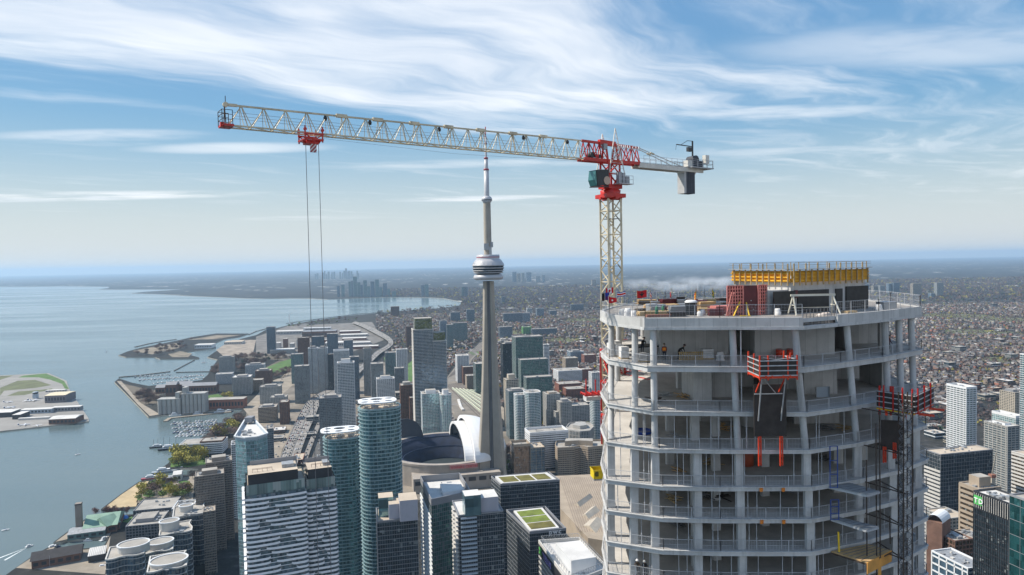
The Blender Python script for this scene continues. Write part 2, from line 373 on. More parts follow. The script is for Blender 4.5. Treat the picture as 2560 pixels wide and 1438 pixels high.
sheet('lawn', [(1020, 910), (1032, 900), (1034, 950), (1020, 960)], 3.01, M_GRASS)
sheet('lawn', [(1172, 880), (1215, 878), (1215, 884), (1180, 888)], 3.01, M_GRASS)
sheet('pavement', [(600, 1100), (640, 1060), (608, 1022), (645, 985), (660, 960), (700, 945), (735, 920), (735, 960), (690, 1000), (680, 1060), (700, 1100), (680, 1180), (640, 1180)], 3.006, M_PAVE)
sheet('construction_yard', [(540, 875), (580, 850), (640, 850), (632, 885), (560, 892)], 3.006, M_DIRT)
sheet('exhibition_yard', [(640, 842), (720, 815), (930, 805), (960, 850), (880, 880), (720, 890), (640, 885)], 3.006, mat('worn_yard_asphalt', (0.17, 0.155, 0.14), 0.9, scale=0.02, var=0.35, fine=0.2))
sheet('rail_corridor', [(1108, 965), (1120, 940), (1160, 890), (1212, 848), (1225, 850), (1180, 900), (1165, 930), (1225, 990), (1225, 1062), (1140, 1040)], 3.006, mat('rail_ballast', (0.21, 0.185, 0.155), 0.95, scale=0.05, var=0.2, fine=0.3))
sheet('street', [(1165, 930), (1180, 932), (1300, 1065), (1310, 1110), (1225, 1010)], 3.01, M_PAVE)

sheet('park_ground', [(300, 957), (345, 968), (400, 978), (395, 1012), (352, 1012)], 3.006, MATS['bare_park_earth'])
sheet('quay_paving', [(292, 953), (345, 1012), (374, 1040), (400, 1036), (352, 1008), (303, 953)], 3.012, M_PAVE)
for pp in ([(330, 878), (380, 868), (440, 858), (455, 868), (380, 886)], [(470, 850), (540, 838), (600, 838), (540, 848)], [(420, 885), (450, 878), (480, 884), (470, 893), (430, 893)]): sheet('island_ground', pp, 2.51, mat('island_earth', (0.20, 0.165, 0.12), 0.95, scale=0.02, var=0.4))

sheet('downtown_ground', [(620, 1010), (735, 925), (960, 905), (1108, 940), (1112, 1000), (1225, 1066), (1300, 1070), (1500, 1085), (1500, 1250), (1240, 1250), (620, 1250), (600, 1120)], 3.003, mat('dusty_downtown_ground', (0.215, 0.185, 0.15), 0.95, scale=0.015, var=0.45, fine=0.15))
# ------------------------------------------------------------------ buildings of the city
YAW = R(13.0)                              # the street grid runs 13 degrees to the left of the view
M_CONC = mat('pale_concrete', (0.36, 0.35, 0.33), 0.85, scale=0.08, var=0.12, stain=0.25)
M_WHITE = mat('white_panel', (0.66, 0.67, 0.68), 0.55, scale=0.1, var=0.06)
M_OFFW = mat('offwhite_panel', (0.52, 0.50, 0.47), 0.7, scale=0.1, var=0.1)
M_GREYP = mat('grey_panel', (0.23, 0.235, 0.25), 0.6, scale=0.1, var=0.1)
M_DARKP = mat('dark_panel', (0.028, 0.03, 0.036), 0.5, scale=0.1, var=0.2)
M_BRICK = mat('brown_brick', (0.17, 0.095, 0.07), 0.9, scale=0.15, var=0.2)
M_RED = mat('red_brick', (0.26, 0.11, 0.075), 0.9, scale=0.15, var=0.2)
M_TAN = mat('tan_precast', (0.34, 0.275, 0.21), 0.85, scale=0.1, var=0.12, stain=0.2)
M_BEIGE = mat('beige_precast', (0.42, 0.37, 0.30), 0.85, scale=0.1, var=0.12, stain=0.2)
M_ROOFG = mat('gravel_roof', (0.36, 0.335, 0.30), 0.95, scale=0.06, var=0.2, fine=0.4)
M_ROOFW = mat('white_membrane_roof', (0.62, 0.60, 0.57), 0.85, scale=0.06, var=0.12, fine=0.3)
M_ROOFP = mat('peach_gravel_roof', (0.50, 0.42, 0.33), 0.95, scale=0.06, var=0.14, fine=0.4)
M_UNIT = mat('galvanised_plant', (0.33, 0.34, 0.35), 0.5, metal=0.3, scale=0.4, var=0.2)
M_BLUEW = mat('blueish_panel', (0.36, 0.42, 0.48), 0.5, scale=0.1, var=0.1)
G_TEAL = glass('teal_glass', (0.085, 0.165, 0.185), 1.5, 3.0)
G_TEALL = glass('pale_teal_glass', (0.19, 0.32, 0.33), 1.5, 3.0, plite=0.12, metal=0.4)
G_BLUE = glass('blue_glass', (0.075, 0.125, 0.175), 1.6, 3.2, plite=0.05)
G_DARK = glass('dark_glass', (0.035, 0.05, 0.062), 1.5, 3.4, plite=0.04, metal=0.35)
G_GREEN = glass('green_glass', (0.075, 0.165, 0.15), 1.5, 3.4, plite=0.12)
G_GREY = glass('grey_glass', (0.14, 0.18, 0.20), 1.5, 3.0, plite=0.12)
G_BRONZE = glass('bronze_glass', (0.07, 0.055, 0.04), 1.5, 3.4, plite=0.1)
def S(g, sm, fh=3.0, bay=3.0, st=0.35, so=0.25, mw=0.18, mo=0.12, mm=None): return dict(g=g, sm=sm, fh=fh, bay=bay, st=st, so=so, mw=mw, mo=mo, mm=mm or sm)
ST = {
 'teal': S(G_TEAL, M_GREYP), 'tealw': S(G_TEAL, M_WHITE, st=0.5, so=0.5), 'teall': S(G_TEALL, M_WHITE, st=0.4, so=0.2, mw=0.3),
 'blue': S(G_BLUE, M_GREYP, fh=3.2, bay=3.2), 'dark': S(G_DARK, M_DARKP, fh=3.4), 'darkw': S(G_DARK, M_GREYP, fh=3.4, st=0.5, so=0.4),
 'green': S(G_GREEN, M_GREYP, fh=3.4), 'grey': S(G_GREY, M_GREYP, st=0.5, so=0.3), 'greyw': S(G_GREY, M_WHITE, st=0.7, so=0.5, mw=0.35),
 'white': S(G_GREY, M_WHITE, st=0.9, so=0.5, mw=0.9, mo=0.4, bay=4.5), 'whitestripe': S(G_DARK, M_WHITE, fh=3.4, st=1.8, so=0.5, mw=0.12, mo=0.1),
 'conc': S(G_GREY, M_CONC, st=1.1, so=0.35, mw=1.0, mo=0.3, bay=3.6), 'beige': S(G_DARK, M_BEIGE, st=1.3, so=0.35, mw=1.1, mo=0.3, bay=3.6),
 'tan': S(G_DARK, M_TAN, st=1.5, so=0.4, mw=0.25, mo=0.15, bay=4.0), 'brick': S(G_DARK, M_BRICK, st=1.3, so=0.3, mw=1.2, mo=0.3, bay=3.4),
 'red': S(G_DARK, M_RED, st=1.4, so=0.3, mw=1.4, mo=0.3, bay=3.6), 'balc': S(G_BLUE, M_OFFW, st=0.55, so=1.4, mw=0.12, mo=0.1), 'balcw': S(G_TEAL, M_WHITE, st=0.9, so=1.5, mw=0.3, mo=0.3, bay=6.0),
 'mies': S(G_DARK, M_DARKP, fh=3.6, bay=1.5, st=0.7, so=0.1, mw=0.2, mo=0.3), 'bluew': S(G_BLUE, M_BLUEW, st=0.6, so=0.3, mw=0.3), 'bronze': S(G_BRONZE, M_BRICK, st=0.9, so=0.25, mw=0.6, mo=0.2),
}
def wpx(px, py=900):
    r = ray(px, py); return r.x / r.y
def front(xl, xr, yt, d, deep, yaw=YAW):
    """plan outline of a block whose camera-side face spans the photo columns xl..xr"""
    P = D(xl, yt, d); n = Vector((math.cos(yaw), math.sin(yaw))); w = Vector((-math.sin(yaw), math.cos(yaw))); k = wpx(xr, yt)
    L = (k * P.y - P.x) / (n.x - k * n.y); a = Vector((P.x, P.y)); b = a + n * L
    return [tuple(a), tuple(b), tuple(b + w * deep), tuple(a + w * deep)], P.z
def rounded(fp, r, k=5):
    out = []; n = len(fp)
    for i in range(n):
        p0, p1, p2 = Vector(fp[i - 1]), Vector(fp[i]), Vector(fp[(i + 1) % n]); a = p1 + (p0 - p1).normalized() * r; b = p1 + (p2 - p1).normalized() * r
        for j in range(k + 1):
            u = j / k; q = a * (1 - u) ** 2 + p1 * 2 * u * (1 - u) + b * u * u; out.append((q.x, q.y))
    return out
def oval(cx, cy, rx, ry, rz=0.0, n=24):
    ca, sa = math.cos(rz), math.sin(rz)
    return [(cx + rx * math.cos(t) * ca - ry * math.sin(t) * sa, cy + rx * math.cos(t) * sa + ry * math.sin(t) * ca) for t in (2 * math.pi * k / n for k in range(n))]
def tower(name, label, fp, z1, st, z0=3.0, roof=None, pent=0.0, near=False, group=None, par=0.9, cat=None, units=2, rec=None, pm=None):
    st = ST[st] if isinstance(st, str) else st
    fp = ccw(fp); cx = sum(p[0] for p in fp) / len(fp); cy = sum(p[1] for p in fp) / len(fp)
    q = [(p[0] - cx, p[1] - cy) for p in fp]; h = z1 - z0; far = cy > 1900
    root = empty(name, (cx, cy, z0), 0, label, cat or 'building', group)
    b = MB(); b.walls(q, 0, h - 0.05); b.build('curtain_wall', st['g'], root)
    inn = offset(q, -0.5)
    MB().poly(inn, h - par + 0.02).build('roof', roof or M_ROOFG, root)
    MB().ring(offset(q, st['so'] + 0.02), inn, h - par - 0.1, h).build('parapet', st['sm'], root)
    nf = max(1, int((h - par - 0.3) / st['fh'])); po = offset(q, st['so']); pi = offset(q, -0.06)
    if near:
        me = MB().ring(po, pi, 0, st['st']).mesh('floor_slab', st['sm'])
        for k in range(1, nf + 1):
            if rec is None or rec(k, nf): link_mesh('floor_slab', me, root, (0, 0, k * st['fh'] - st['st'] / 2))
    else:
        b = MB()
        for k in range(1, nf + 1): b.ring(po, pi, k * st['fh'] - st['st'] / 2, k * st['fh'] + st['st'] / 2)
        tag(b.build('floor_band', st['sm'], root), kind='stuff')
    if not (cy > 3200):
        b = MB(); n = len(q); cw = 1 if len(q) < 9 else 3
        for k in range(n):
            a, c = Vector(q[k]), Vector(q[(k + 1) % n]); L = (c - a).length; e = (c - a).normalized(); rz = math.atan2(e.y, e.x)
            nb = int(L / st['bay'])
            for j in range(0, nb + 1):
                p = a + e * min(L, j * st['bay']); b.box((p.x, p.y, (h - par - 0.2) / 2), (st['mw'], st['mo'] * 2, h - par - 0.25), rz)
        tag(b.build('mullion', st['mm'], root), kind='stuff')
    if pent:
        pf = [(x * 0.55, y * 0.55) for x, y in q]; e = MB(); e.prism(pf, h - par + 0.03, h + pent, bottom=False).build('penthouse', pm or M_GREYP, root)
        MB().poly(offset(pf, -0.4), h + pent + 0.05).build('penthouse_roof', M_ROOFG, root)
    rr = random.Random(int(cx * 7 + cy))
    for k in range(units):
        u, v = rr.uniform(-0.32, 0.32), rr.uniform(-0.32, 0.32)
        if pent and abs(u) < 0.3 and abs(v) < 0.3: u = 0.33 if u > 0 else -0.33
        e1 = Vector(q[1]) - Vector(q[0]); e2 = Vector(q[-1]) - Vector(q[0])
        if len(q) > 5: e1, e2 = Vector((max(p[0] for p in q) * 1.3, 0)), Vector((0, max(p[1] for p in q) * 1.3))
        p = e1 * u + e2 * v; s = rr.uniform(2, 4.5); hh = rr.uniform(1.2, 2.4)
        MB().box((p.x, p.y, h - par + 0.03 + hh / 2), (s, s * rr.uniform(0.5, 1.2), hh), YAW).build('rooftop_unit', M_UNIT, root)
    if near and roof is not M_DARKP and h > 30 and len(q) < 30:
        ex, ey = (Vector(q[1]) - Vector(q[0])), (Vector(q[-1]) - Vector(q[0]))
        if len(q) > 5: ex, ey = e1, e2
        c0 = Vector((sum(p[0] for p in q), sum(p[1] for p in q))) / len(q)
        for k in range(7):
            p = c0 + ex * rr.uniform(-0.34, 0.34) + ey * rr.uniform(-0.34, 0.34); s = rr.uniform(0.7, 1.8); MB().box((p.x, p.y, h - par + 0.4), (s, s * rr.uniform(0.6, 1.4), rr.uniform(0.6, 1.2)), YAW).build('roof_vent', rr.choice((M_UNIT, M_GREYP, M_OFFW)), root)
        for k in range(2):
            p = c0 + ex * rr.uniform(-0.3, 0.1) + ey * rr.uniform(-0.35, 0.35); f = p + ex * rr.uniform(0.15, 0.3); MB().bar((p.x, p.y, h - par + 0.55), (f.x, f.y, h - par + 0.55), 0.8, 0.6).build('roof_duct', M_UNIT, root)
    return root
def B(xl, xr, yt, yb, deep, st, name, label, **kw):
    yaw = kw.pop('yaw', YAW); d = dist_of(xl, yb)
    rnd = kw.pop('rnd', 0); fp, z1 = front(xl, xr, yt, d, deep, yaw)
    if rnd: fp = rounded(ccw(fp), min(rnd, 0.48 * min((Vector(fp[1]) - Vector(fp[0])).length, deep)))
    if z1 < 7: z1 = 7
    return tower(name, label, fp, z1, st, **kw)
# --- rows west of the harbour slip and along the expressway
B(547, 584, 893.5, 935, 22, 'conc', 'apartment_slab', 'grey apartment slab standing beside the harbour inlet and bare trees', pent=3)
B(539, 580, 936, 962, 30, 'greyw', 'low_apartment_block', 'low pale glass block on the inlet shore below the grey slab')
B(580, 626, 944, 989, 40, 'conc', 'office_block', 'stone office block with cream roof rim above the brick warehouse', roof=M_ROOFW, pent=3)
B(613, 660, 913, 944, 30, 'greyw', 'office_block', 'pale grey office block with glass corner below the green field', pent=4)
B(638, 677, 928, 961, 35, 'brick', 'brick_apartment_block', 'dark brown brick block beside the green sports field', pent=4)
B(625, 656, 951, 979, 30, 'tan', 'parking_block', 'tan striped block in front of the brown brick one')
B(649, 701, 968, 1010, 32, 'conc', 'terrace_block', 'pale grey terraced block beside the wide dusty street', pent=3)
B(676, 716, 994, 1032, 30, 'conc', 'terrace_block', 'stepped beige flats left of the elevated expressway', pent=3)
B(645, 690, 1020, 1058, 36, 'tan', 'terrace_block', 'brown stepped flats behind the triangular glass tower', pent=3)
B(699, 720, 1006, 1062, 30, 'brick', 'terrace_block', 'narrow brown flats closest to the expressway edge')
B(665.7, 687, 818, 885, 24, 'blue', 'condo_tower', 'lone blue glass tower beside the lake shore')
B(675, 735, 876, 886, 60, 'conc', 'armoury', 'long low hall with white flat roof behind bare park trees', roof=M_ROOFW, units=0)
B(744, 772, 845, 935, 26, 'brick', 'condo_tower', 'mauve brown tower behind the white twin condos')
B(778, 810, 842, 905, 26, 'blue', 'condo_tower', 'dark twin-topped tower in front of the stadium stands')
B(817, 844, 835, 905, 30, 'blue', 'condo_tower', 'dark blue tower standing before white exhibition roofs')
B(859, 882, 851, 905, 30, 'blue', 'condo_tower', 'short dark blue tower nearest the curved expressway')
B(819, 833, 886, 985, 24, 'dark', 'condo_tower', 'thin dark tower right of the white twin condos')
B(834, 872, 876, 1010, 22, 'greyw', 'condo_tower', 'pale glass tower with a white slanted top', par=2.5)
B(872, 897, 893, 1000, 26, 'blue', 'condo_tower', 'blue grey tower behind the white-capped glass tower')
B(770, 793, 871, 985, 24, 'greyw', 'condo_tower', 'left half of the white ribbed twin condos', pent=4)
B(795, 818, 871, 983, 24, 'greyw', 'condo_tower', 'right half of the white ribbed twin condos', pent=4)
B(727, 757, 886, 960, 26, 'teal', 'condo_tower', 'dark teal tower behind the curved-roof tower')
B(735, 772, 916, 1010, 26, 'grey', 'condo_tower', 'grey glass tower under a white curved roof fin')
B(843, 885, 908, 1105, 24, 'greyw', 'condo_tower', 'tall glass condo with a white cap and white ribs', pent=6, pm=M_WHITE)
B(797, 853, 996, 1150, 30, 'grey', 'condo_tower', 'broad grey glass condo beside the packed expressway', pent=3)
B(908, 928, 872, 990, 24, 'conc', 'condo_tower', 'slim pale concrete tower with a cream top', pent=5, pm=M_BEIGE)
B(927, 958, 910, 1020, 30, 'grey', 'condo_tower', 'dark grey gridded block below the green verge')
B(963, 991, 882, 960, 26, 'teal', 'condo_tower', 'teal tower left of the white dotted tower')
B(991, 1018, 874, 965, 24, 'white', 'condo_tower', 'white tower dotted with dark square windows')
B(942, 986, 948, 1030, 28, 'white', 'condo_tower', 'white apartment tower with bold vertical ribs behind the holed roofs', pent=5, pm=M_WHITE)
B(987, 1010, 921, 990, 26, 'grey', 'condo_tower', 'short grey tower below the white dotted tower')
B(1001, 1034, 964, 1060, 30, 'brick', 'office_block', 'dark brown tower with a pale flat cap', pent=5, pm=M_CONC)
B(1024, 1038, 995, 1065, 22, 'brick', 'office_block', 'thin brown block at the foot of the dark twin')
B(1015, 1032, 816, 868, 22, 'brick', 'condo_tower', 'old brown slab left of the tall dark twin')
t1 = B(1033, 1082, 824, 1075, 34, 'balc', 'condo_tower', 'taller of the dark banded twin condos with green crown', near=True, par=1.2)
t2 = B(1083, 1115, 852, 1072, 28, 'balc', 'condo_tower', 'shorter of the dark banded twin condos with green crown', near=True, par=1.2)
def crown(root, xl, xr, yt, yb, d, deep):
    fp, z1 = front(xl, xr, yt, d, deep); z0 = D(xl, yb, d).z; fp = [(p[0] - root.location.x, p[1] - root.location.y) for p in ccw(fp)]; zz = root.location.z
    b = MB(); b.prism(fp, z0 - zz - 1, z1 - zz, 0, 1, bottom=False); b.build('glass_crown', [glass('olive_glass', (0.12, 0.14, 0.07), 2.0, 3.0, plite=0.2), M_ROOFG], root)
crown(t1, 1036, 1080, 797, 824, dist_of(1033, 1075) + 1.5, 31); crown(t2, 1084.5, 1113, 832, 852, dist_of(1083, 1072) + 1.5, 25)
fpq, zq = front(1055, 1101, 985, dist_of(1055, 1092), 30)
B(1055, 1101, 985, 1092, 30, 'teall', 'condo_block', 'pale teal gridded block behind the stadium, square left half', near=True, pent=5, pm=M_WHITE)
B(1101, 1130, 988, 1094, 30, 'teall', 'condo_block', 'pale teal block behind the stadium, rounded right half', near=True, rnd=12, pent=8, pm=M_TAN and M_WHITE)
B(1100, 1117, 803, 870, 22, 'bluew', 'condo_tower', 'pale blue tower with white frame behind the dark twin', pent=4)
B(1117, 1133, 812, 872, 24, 'teal', 'condo_tower', 'teal tower beside the far rail line')
B(1133, 1168, 808, 855, 24, 'teal', 'condo_block', 'wide teal slab at the bend of the rail line')
B(1127, 1150, 781, 803, 30, 'blue', 'condo_tower', 'dark blue block above the teal slab')
B(1167, 1186, 774, 806, 30, 'blue', 'condo_tower', 'dark distant tower left of the concrete spire')
B(977, 998, 767, 792, 30, 'brick', 'apartment_slab', 'lone brown slab on the far bay shore')
B(1143, 1172, 890, 958, 40, 'white', 'angular_block', 'white angular block beside the tracks')
B(1158, 1190, 918, 962, 40, 'brick', 'office_block', 'purple brown block beside the tracks')
B(1167, 1189, 940, 974, 30, 'tan', 'office_block', 'small tan block beside the tracks')
B(1189, 1216, 910, 985, 40, 'green', 'office_block', 'green glass block left of the concrete spire')
B(1257, 1289, 860, 995, 30, 'dark', 'condo_tower', 'dark tower right of the spire with a small red sign', pent=3)
B(1289, 1357, 843, 1035, 40, 'green', 'office_tower', 'large stepped green glass tower, tallest back block', near=True, par=1.5)
B(1302, 1370, 900, 1050, 26, 'green', 'office_tower', 'middle step of the large green glass tower', par=1.2)
B(1316, 1381, 944, 1060, 26, 'green', 'office_tower', 'front step of the large green glass tower', par=1.2)
B(1358, 1374, 862, 1000, 20, 'whitestripe', 'condo_tower', 'white wavy banded tower behind the stepped green tower', rnd=6)
B(1266, 1296, 950, 1082, 26, 'beige', 'condo_tower', 'beige tower just right of the concrete spire', pent=9, pm=M_BEIGE)
B(1272, 1316, 978, 1098, 30, 'teal', 'condo_tower', 'teal square tower behind the round twin', pent=2)
B(1290, 1316, 988, 1112, 26, 'tealw', 'condo_tower', 'left drum of the round teal twin towers', rnd=13, near=True)
B(1316, 1355, 983, 1116, 34, 'tealw', 'condo_tower', 'right drum of the round teal twin towers', rnd=17, near=True)
B(1367, 1400, 986, 1075, 30, 'conc', 'condo_tower', 'striped tower with tan roof right of the round twin', pent=2, pm=M_TAN)
B(1400, 1431, 1006, 1082, 28, 'conc', 'condo_tower', 'grey stepped tower behind the white striped block', pent=4, rnd=6)
B(1390, 1412, 1030, 1080, 26, 'conc', 'condo_block', 'lower wing of the grey stepped tower')
B(1428, 1473, 1015, 1062, 30, 'conc', 'condo_block', 'long pale block behind the octagonal building')
B(1455, 1484, 1086, 1112, 30, 'conc', 'round_pavilion', 'low round concrete drum behind the zigzag hotel', rnd=14)
B(1325, 1420, 1082, 1178, 34, 'whitestripe', 'office_block', 'white office slab with dark ribbon windows right of the spire', near=True, par=3.5, pent=0, units=1)
B(1419, 1464, 974, 998, 40, 'red', 'brick_warehouse', 'red brick warehouse with white roof edge', roof=M_ROOFG)
B(1398, 1455, 961, 985, 40, 'red', 'brick_warehouse', 'long red brick warehouse behind the white-edged one')
B(1396, 1455, 928, 960, 50, 'whitestripe', 'office_block', 'low white flat-roofed offices behind the brick warehouses')
B(1414, 1445, 896, 930, 36, 'tan', 'office_block', 'tan banded block in the low-rise district')
B(1426, 1459, 880, 908, 36, 'bluew', 'office_block', 'pale block with blue glass top in the low-rise district', pent=4)
B(1461, 1490, 888, 912, 30, 'red', 'apartment_slab', 'pink banded slab left of the unfinished tower')
B(1455, 1482, 924, 955, 28, 'red', 'apartment_slab', 'rose brick tower left of the red outrigger')
B(1480, 1502, 932, 1000, 24, 'white', 'apartment_slab', 'white tower behind the red outrigger')
B(1483, 1503, 1000, 1120, 24, 'tealw', 'condo_tower', 'pale round teal tower against the left edge of the unfinished tower', rnd=9)
for a in ((1259, 1306, 784, 808, 'blue', 'broad blue slab right of the spire far away'), (1306, 1325, 783, 806, 'bluew', 'pale narrow slab beside the broad blue one'), (1342, 1360, 771, 792, 'bluew', 'white-edged slab far right of the spire'),
          (1249, 1281, 818, 845, 'blue', 'dark blue distant block just right of the spire'), (1331, 1393, 823, 840, 'blue', 'long low blue block in the far district'), (1428, 1459, 761, 777, 'blue', 'farthest pale H-shaped block left of the crane mast'),
          (1318, 1330, 771, 783, 'greyw', 'small pale block in the far trees'), (1375, 1392, 777, 790, 'blue', 'small blue block in the far trees')):
    B(a[0], a[1], a[2], a[3], 30, a[4], 'distant_block', a[5])
B(1308, 1328, 818, 838, 30, S(G_GREEN, mat('lime_panel', (0.16, 0.42, 0.10), 0.6), fh=5, st=0.5, mw=3.0, mo=0.4, bay=9), 'distant_block', 'distant block with lime green panels')
# --- right of the unfinished tower (near corner at column xk; the left face runs back to xl, the shaded face to xr)
def BR(xl, xk, xr, yk, d, st, name, label, **kw):
    yaw = kw.pop('yaw', YAW); P = D(xk, yk, d); n = Vector((math.cos(yaw), math.sin(yaw))); w = Vector((-n.y, n.x)); a = Vector((P.x, P.y))
    k = wpx(xl, yk); Lw = (k * a.y - a.x) / (w.x - k * w.y); k = wpx(xr, yk); Ln = (k * a.y - a.x) / (n.x - k * n.y)
    r = tower(name, label, [tuple(a), tuple(a + n * Ln), tuple(a + n * Ln + w * Lw), tuple(a + w * Lw)], P.z, st, **kw)
    r['kx'], r['ky'], r['Lw'], r['Ln'] = a.x - r.location.x, a.y - r.location.y, Lw, Ln
    return r
w_ = Vector((-math.sin(YAW), math.cos(YAW))); n_ = Vector((math.cos(YAW), math.sin(YAW)))
o = BR(2312, 2352, 2482, 1136, 640, S(G_DARK, M_GREYP, fh=3.6, st=0.25, so=0.1, mw=0.12, mo=0.1), 'office_tower', 'dark glass slab with a cream striped left face and tan roof', roof=M_ROOFP, near=True, units=4)
me = MB().box((0, o['Lw'] / 2, 0), (0.9, o['Lw'], 1.9)).mesh('stripe_band', M_OFFW)
for k in range(34): link_mesh('stripe_band', me, o, (o['kx'] - n_.x * 0.35, o['ky'] - n_.y * 0.35, 133 - 3.7 * k if 133 - 3.7 * k < 500 else 0), YAW)
BR(2368, 2416, 2441, 968, 950, S(G_GREY, M_WHITE, fh=3.0, st=1.1, so=0.7, mw=0.6, mo=0.5, bay=5.5), 'condo_tower', 'white balconied condo tower right of the corner platform', near=True, par=3)
BR(2462, 2519, 2548, 1066, 860, S(G_GREY, M_CONC, fh=3.0, st=0.8, so=0.8, mw=0.9, mo=0.5, bay=6), 'condo_tower', 'grey green balconied condo with pale mechanical roof', near=True, roof=M_ROOFW, pent=2, pm=M_WHITE)
BR(2500, 2538, 2556, 982, 1250, 'beige', 'apartment_slab', 'beige ribbed apartment slab on the far right', pent=4)
BR(2480, 2540, 2560, 1040, 1000, 'teall', 'condo_tower', 'pale glass condo with white crown behind the balconied condo', par=4)
BR(2551, 2600, 2640, 890, 900, 'tealw', 'condo_tower', 'tall teal tower cut by the right edge of the picture', near=True)
BR(2530, 2610, 2680, 1150, 640, S(G_BRONZE, M_OFFW, fh=3.6, st=1.8, so=0.4, mw=0.1, mo=0.05), 'office_tower', 'cream and brown striped tower cut by the right edge', near=True, roof=M_ROOFP)
BR(2400, 2447, 2500, 1222, 520, S(G_BRONZE, M_TAN, fh=4.0, st=2.0, so=0.5, mw=1.6, mo=0.45, bay=13), 'office_tower', 'tan concrete tower with paired dark windows behind the black tower', near=True, pent=7, pm=M_TAN)
td = BR(2434, 2524, 2580, 1258, 400, 'mies', 'office_tower', 'black steel and glass tower with pale vertical fins and a green sign', near=True, roof=M_ROOFW, units=6, par=1.2)
me = MB().box((0, 0, 0), (0.35, 0.3, 9.0)).mesh('pale_fin', M_OFFW); zt_ = D(2524, 1258, 400).z - 3
for k in range(int(td['Lw'] / 1.5)):
    p = Vector((td['kx'], td['ky'])) + w_ * (0.75 + 1.5 * k) - n_ * 0.4; link_mesh('pale_fin', me, td, (p.x, p.y, zt_ - 5.6), YAW)
BR(2524, 2640, 2800, 1275, 330, S(glass('deep_teal_glass', (0.025, 0.10, 0.105), 1.5, 4.0, plite=0.0, metal=0.6), M_GREYP, fh=8, st=0.2, so=0.1, mw=0.12, mo=0.1, bay=6), 'office_tower', 'sleek teal glass tower in the lower right corner', near=True)
BR(2330, 2388, 2432, 1352, 470, 'bronze', 'office_block', 'dark brown ribbed block under the white vaulted roof', near=True)
BR(2386, 2430, 2470, 1345, 500, S(G_BRONZE, M_TAN, fh=3.4, st=0.8, so=0.3, mw=0.7, mo=0.4, bay=2.0), 'office_block', 'copper toned ribbed block below the tan tower', near=True)
BR(2316, 2372, 2420, 1296, 560, 'conc', 'office_block', 'pale low block with cream roof edging the unfinished tower', roof=M_ROOFP)
vb = empty('vaulted_roof', tuple(D(2336, 1305, 480)), R(40), 'white barrel vault beside the right edge of the unfinished tower', 'roof'); b = MB(); N = 10
for k in range(N):
    a0, a1 = math.pi * k / N, math.pi * (k + 1) / N; b.face([(0, -5 * math.cos(a0), 5 * math.sin(a0)), (17, -5 * math.cos(a0), 5 * math.sin(a0)), (17, -5 * math.cos(a1), 5 * math.sin(a1)), (0, -5 * math.cos(a1), 5 * math.sin(a1))])
b.build('vault_shell', M_WHITE, vb); MB().box((8.5, 0, -24), (17, 10, 48)).build('supporting_block', M_BRICK, vb)
BR(2330, 2420, 2470, 1420, 430, S(G_BLUE, M_WHITE, fh=5, st=1.0, so=0.3, mw=0.9, mo=0.3, bay=6), 'pavilion_block', 'white block with large dark windows at the bottom right', near=True, roof=M_UNIT, units=0)
lf_ = D(2481, 1186, 560); lc = empty('luffing_boom', tuple(lf_), 0, 'thin cream crane boom leaning above the tan tower', 'crane'); e2 = D(2491, 1132, 560) - lf_; b = MB()
for s_ in (-0.5, 0.5): b.bar((s_, 0, 0), (e2.x + s_ * 0.4, 0, e2.z), 0.3)
for k in range(9): u = k / 9; b.bar((-0.5 + e2.x * u, 0, e2.z * u), (0.5 + e2.x * (u + 0.11), 0, e2.z * (u + 0.11)), 0.2)
b.build('boom', M_BEIGE, lc); MB().box((0, 0, -1.2), (4, 4, 2.4)).build('base', M_RED, lc); MB().box((0, 0, -20), (3, 3, 36)).build('mast', M_BEIGE, lc)
# --- far skylines
rr = random.Random(5)
sky_rows = [(842, 849, 715), (853, 861, 712), (871, 877, 704), (877.5, 882, 702), (882.5, 892, 692), (893, 901, 706), (901.5, 907, 712), (908, 917, 701), (918, 925, 716), (926, 936, 704), (937.5, 947, 699), (948, 955, 718), (957, 967, 708), (968, 975, 722), (980, 990, 728), (1053, 1061, 713), (1062, 1071, 711), (1154, 1161, 717), (1162, 1169, 717)]
for i, (a, b, y) in enumerate(sky_rows):
    B(a, b, y, 742.5, 30, 'teal' if i % 3 else 'blue', 'waterfront_tower', 'slender blue hazed tower in the cluster on the far bay shore' if a < 1000 else 'hazed tower at the end of the far bay', group='towers across the bay' if a < 1000 else 'towers at the bay end', units=0, par=1.5)
for i in range(24):
    x = 786 + rr.random() ** 0.8 * 112; y = rr.uniform(677, 686) if i else 670
    B(x, x + rr.uniform(2.5, 5), y if i else 671, 697.5, 40, 'grey', 'skyline_tower', 'tiny hazed tower in the skyline on the horizon', group='towers on the horizon', units=0)
for i, (a, b, y, yb) in enumerate([(2164, 2173, 711, 728), (2184, 2200, 715, 734), (2200.5, 2213, 714, 734), (2222, 2233, 709, 736), (2235, 2249, 707, 736), (2283, 2304, 709, 742), (2343, 2359, 707, 744), (2328, 2343, 733, 744),
        (1664, 1673, 712, 729), (1674, 1684, 710, 729), (1685, 1692, 713, 729), (1697, 1712, 719, 729), (1718, 1728, 714, 729), (1730, 1748, 720, 729), (1746, 1753, 710, 729), (1760, 1775, 713, 729), (1281, 1291, 680, 705), (1293, 1301, 684, 705), (1304, 1311, 683, 705), (1316, 1328, 681, 705), (1255, 1262, 742, 760), (1480, 1490, 700, 715), (1340, 1350, 690, 706), (1356, 1362, 688, 706)]):
    B(a, b, y, yb, 30, ('blue', 'beige', 'conc', 'bluew')[i % 4], 'suburban_tower', 'hazed apartment tower ' + ('beyond the right end of the roof deck' if a > 2100 else 'seen through the smoke behind the flags' if a > 1600 else 'on the horizon right of the spire'), group='far towers right' if a > 2100 else 'far towers in smoke' if a > 1600 else 'far towers mid', units=0)
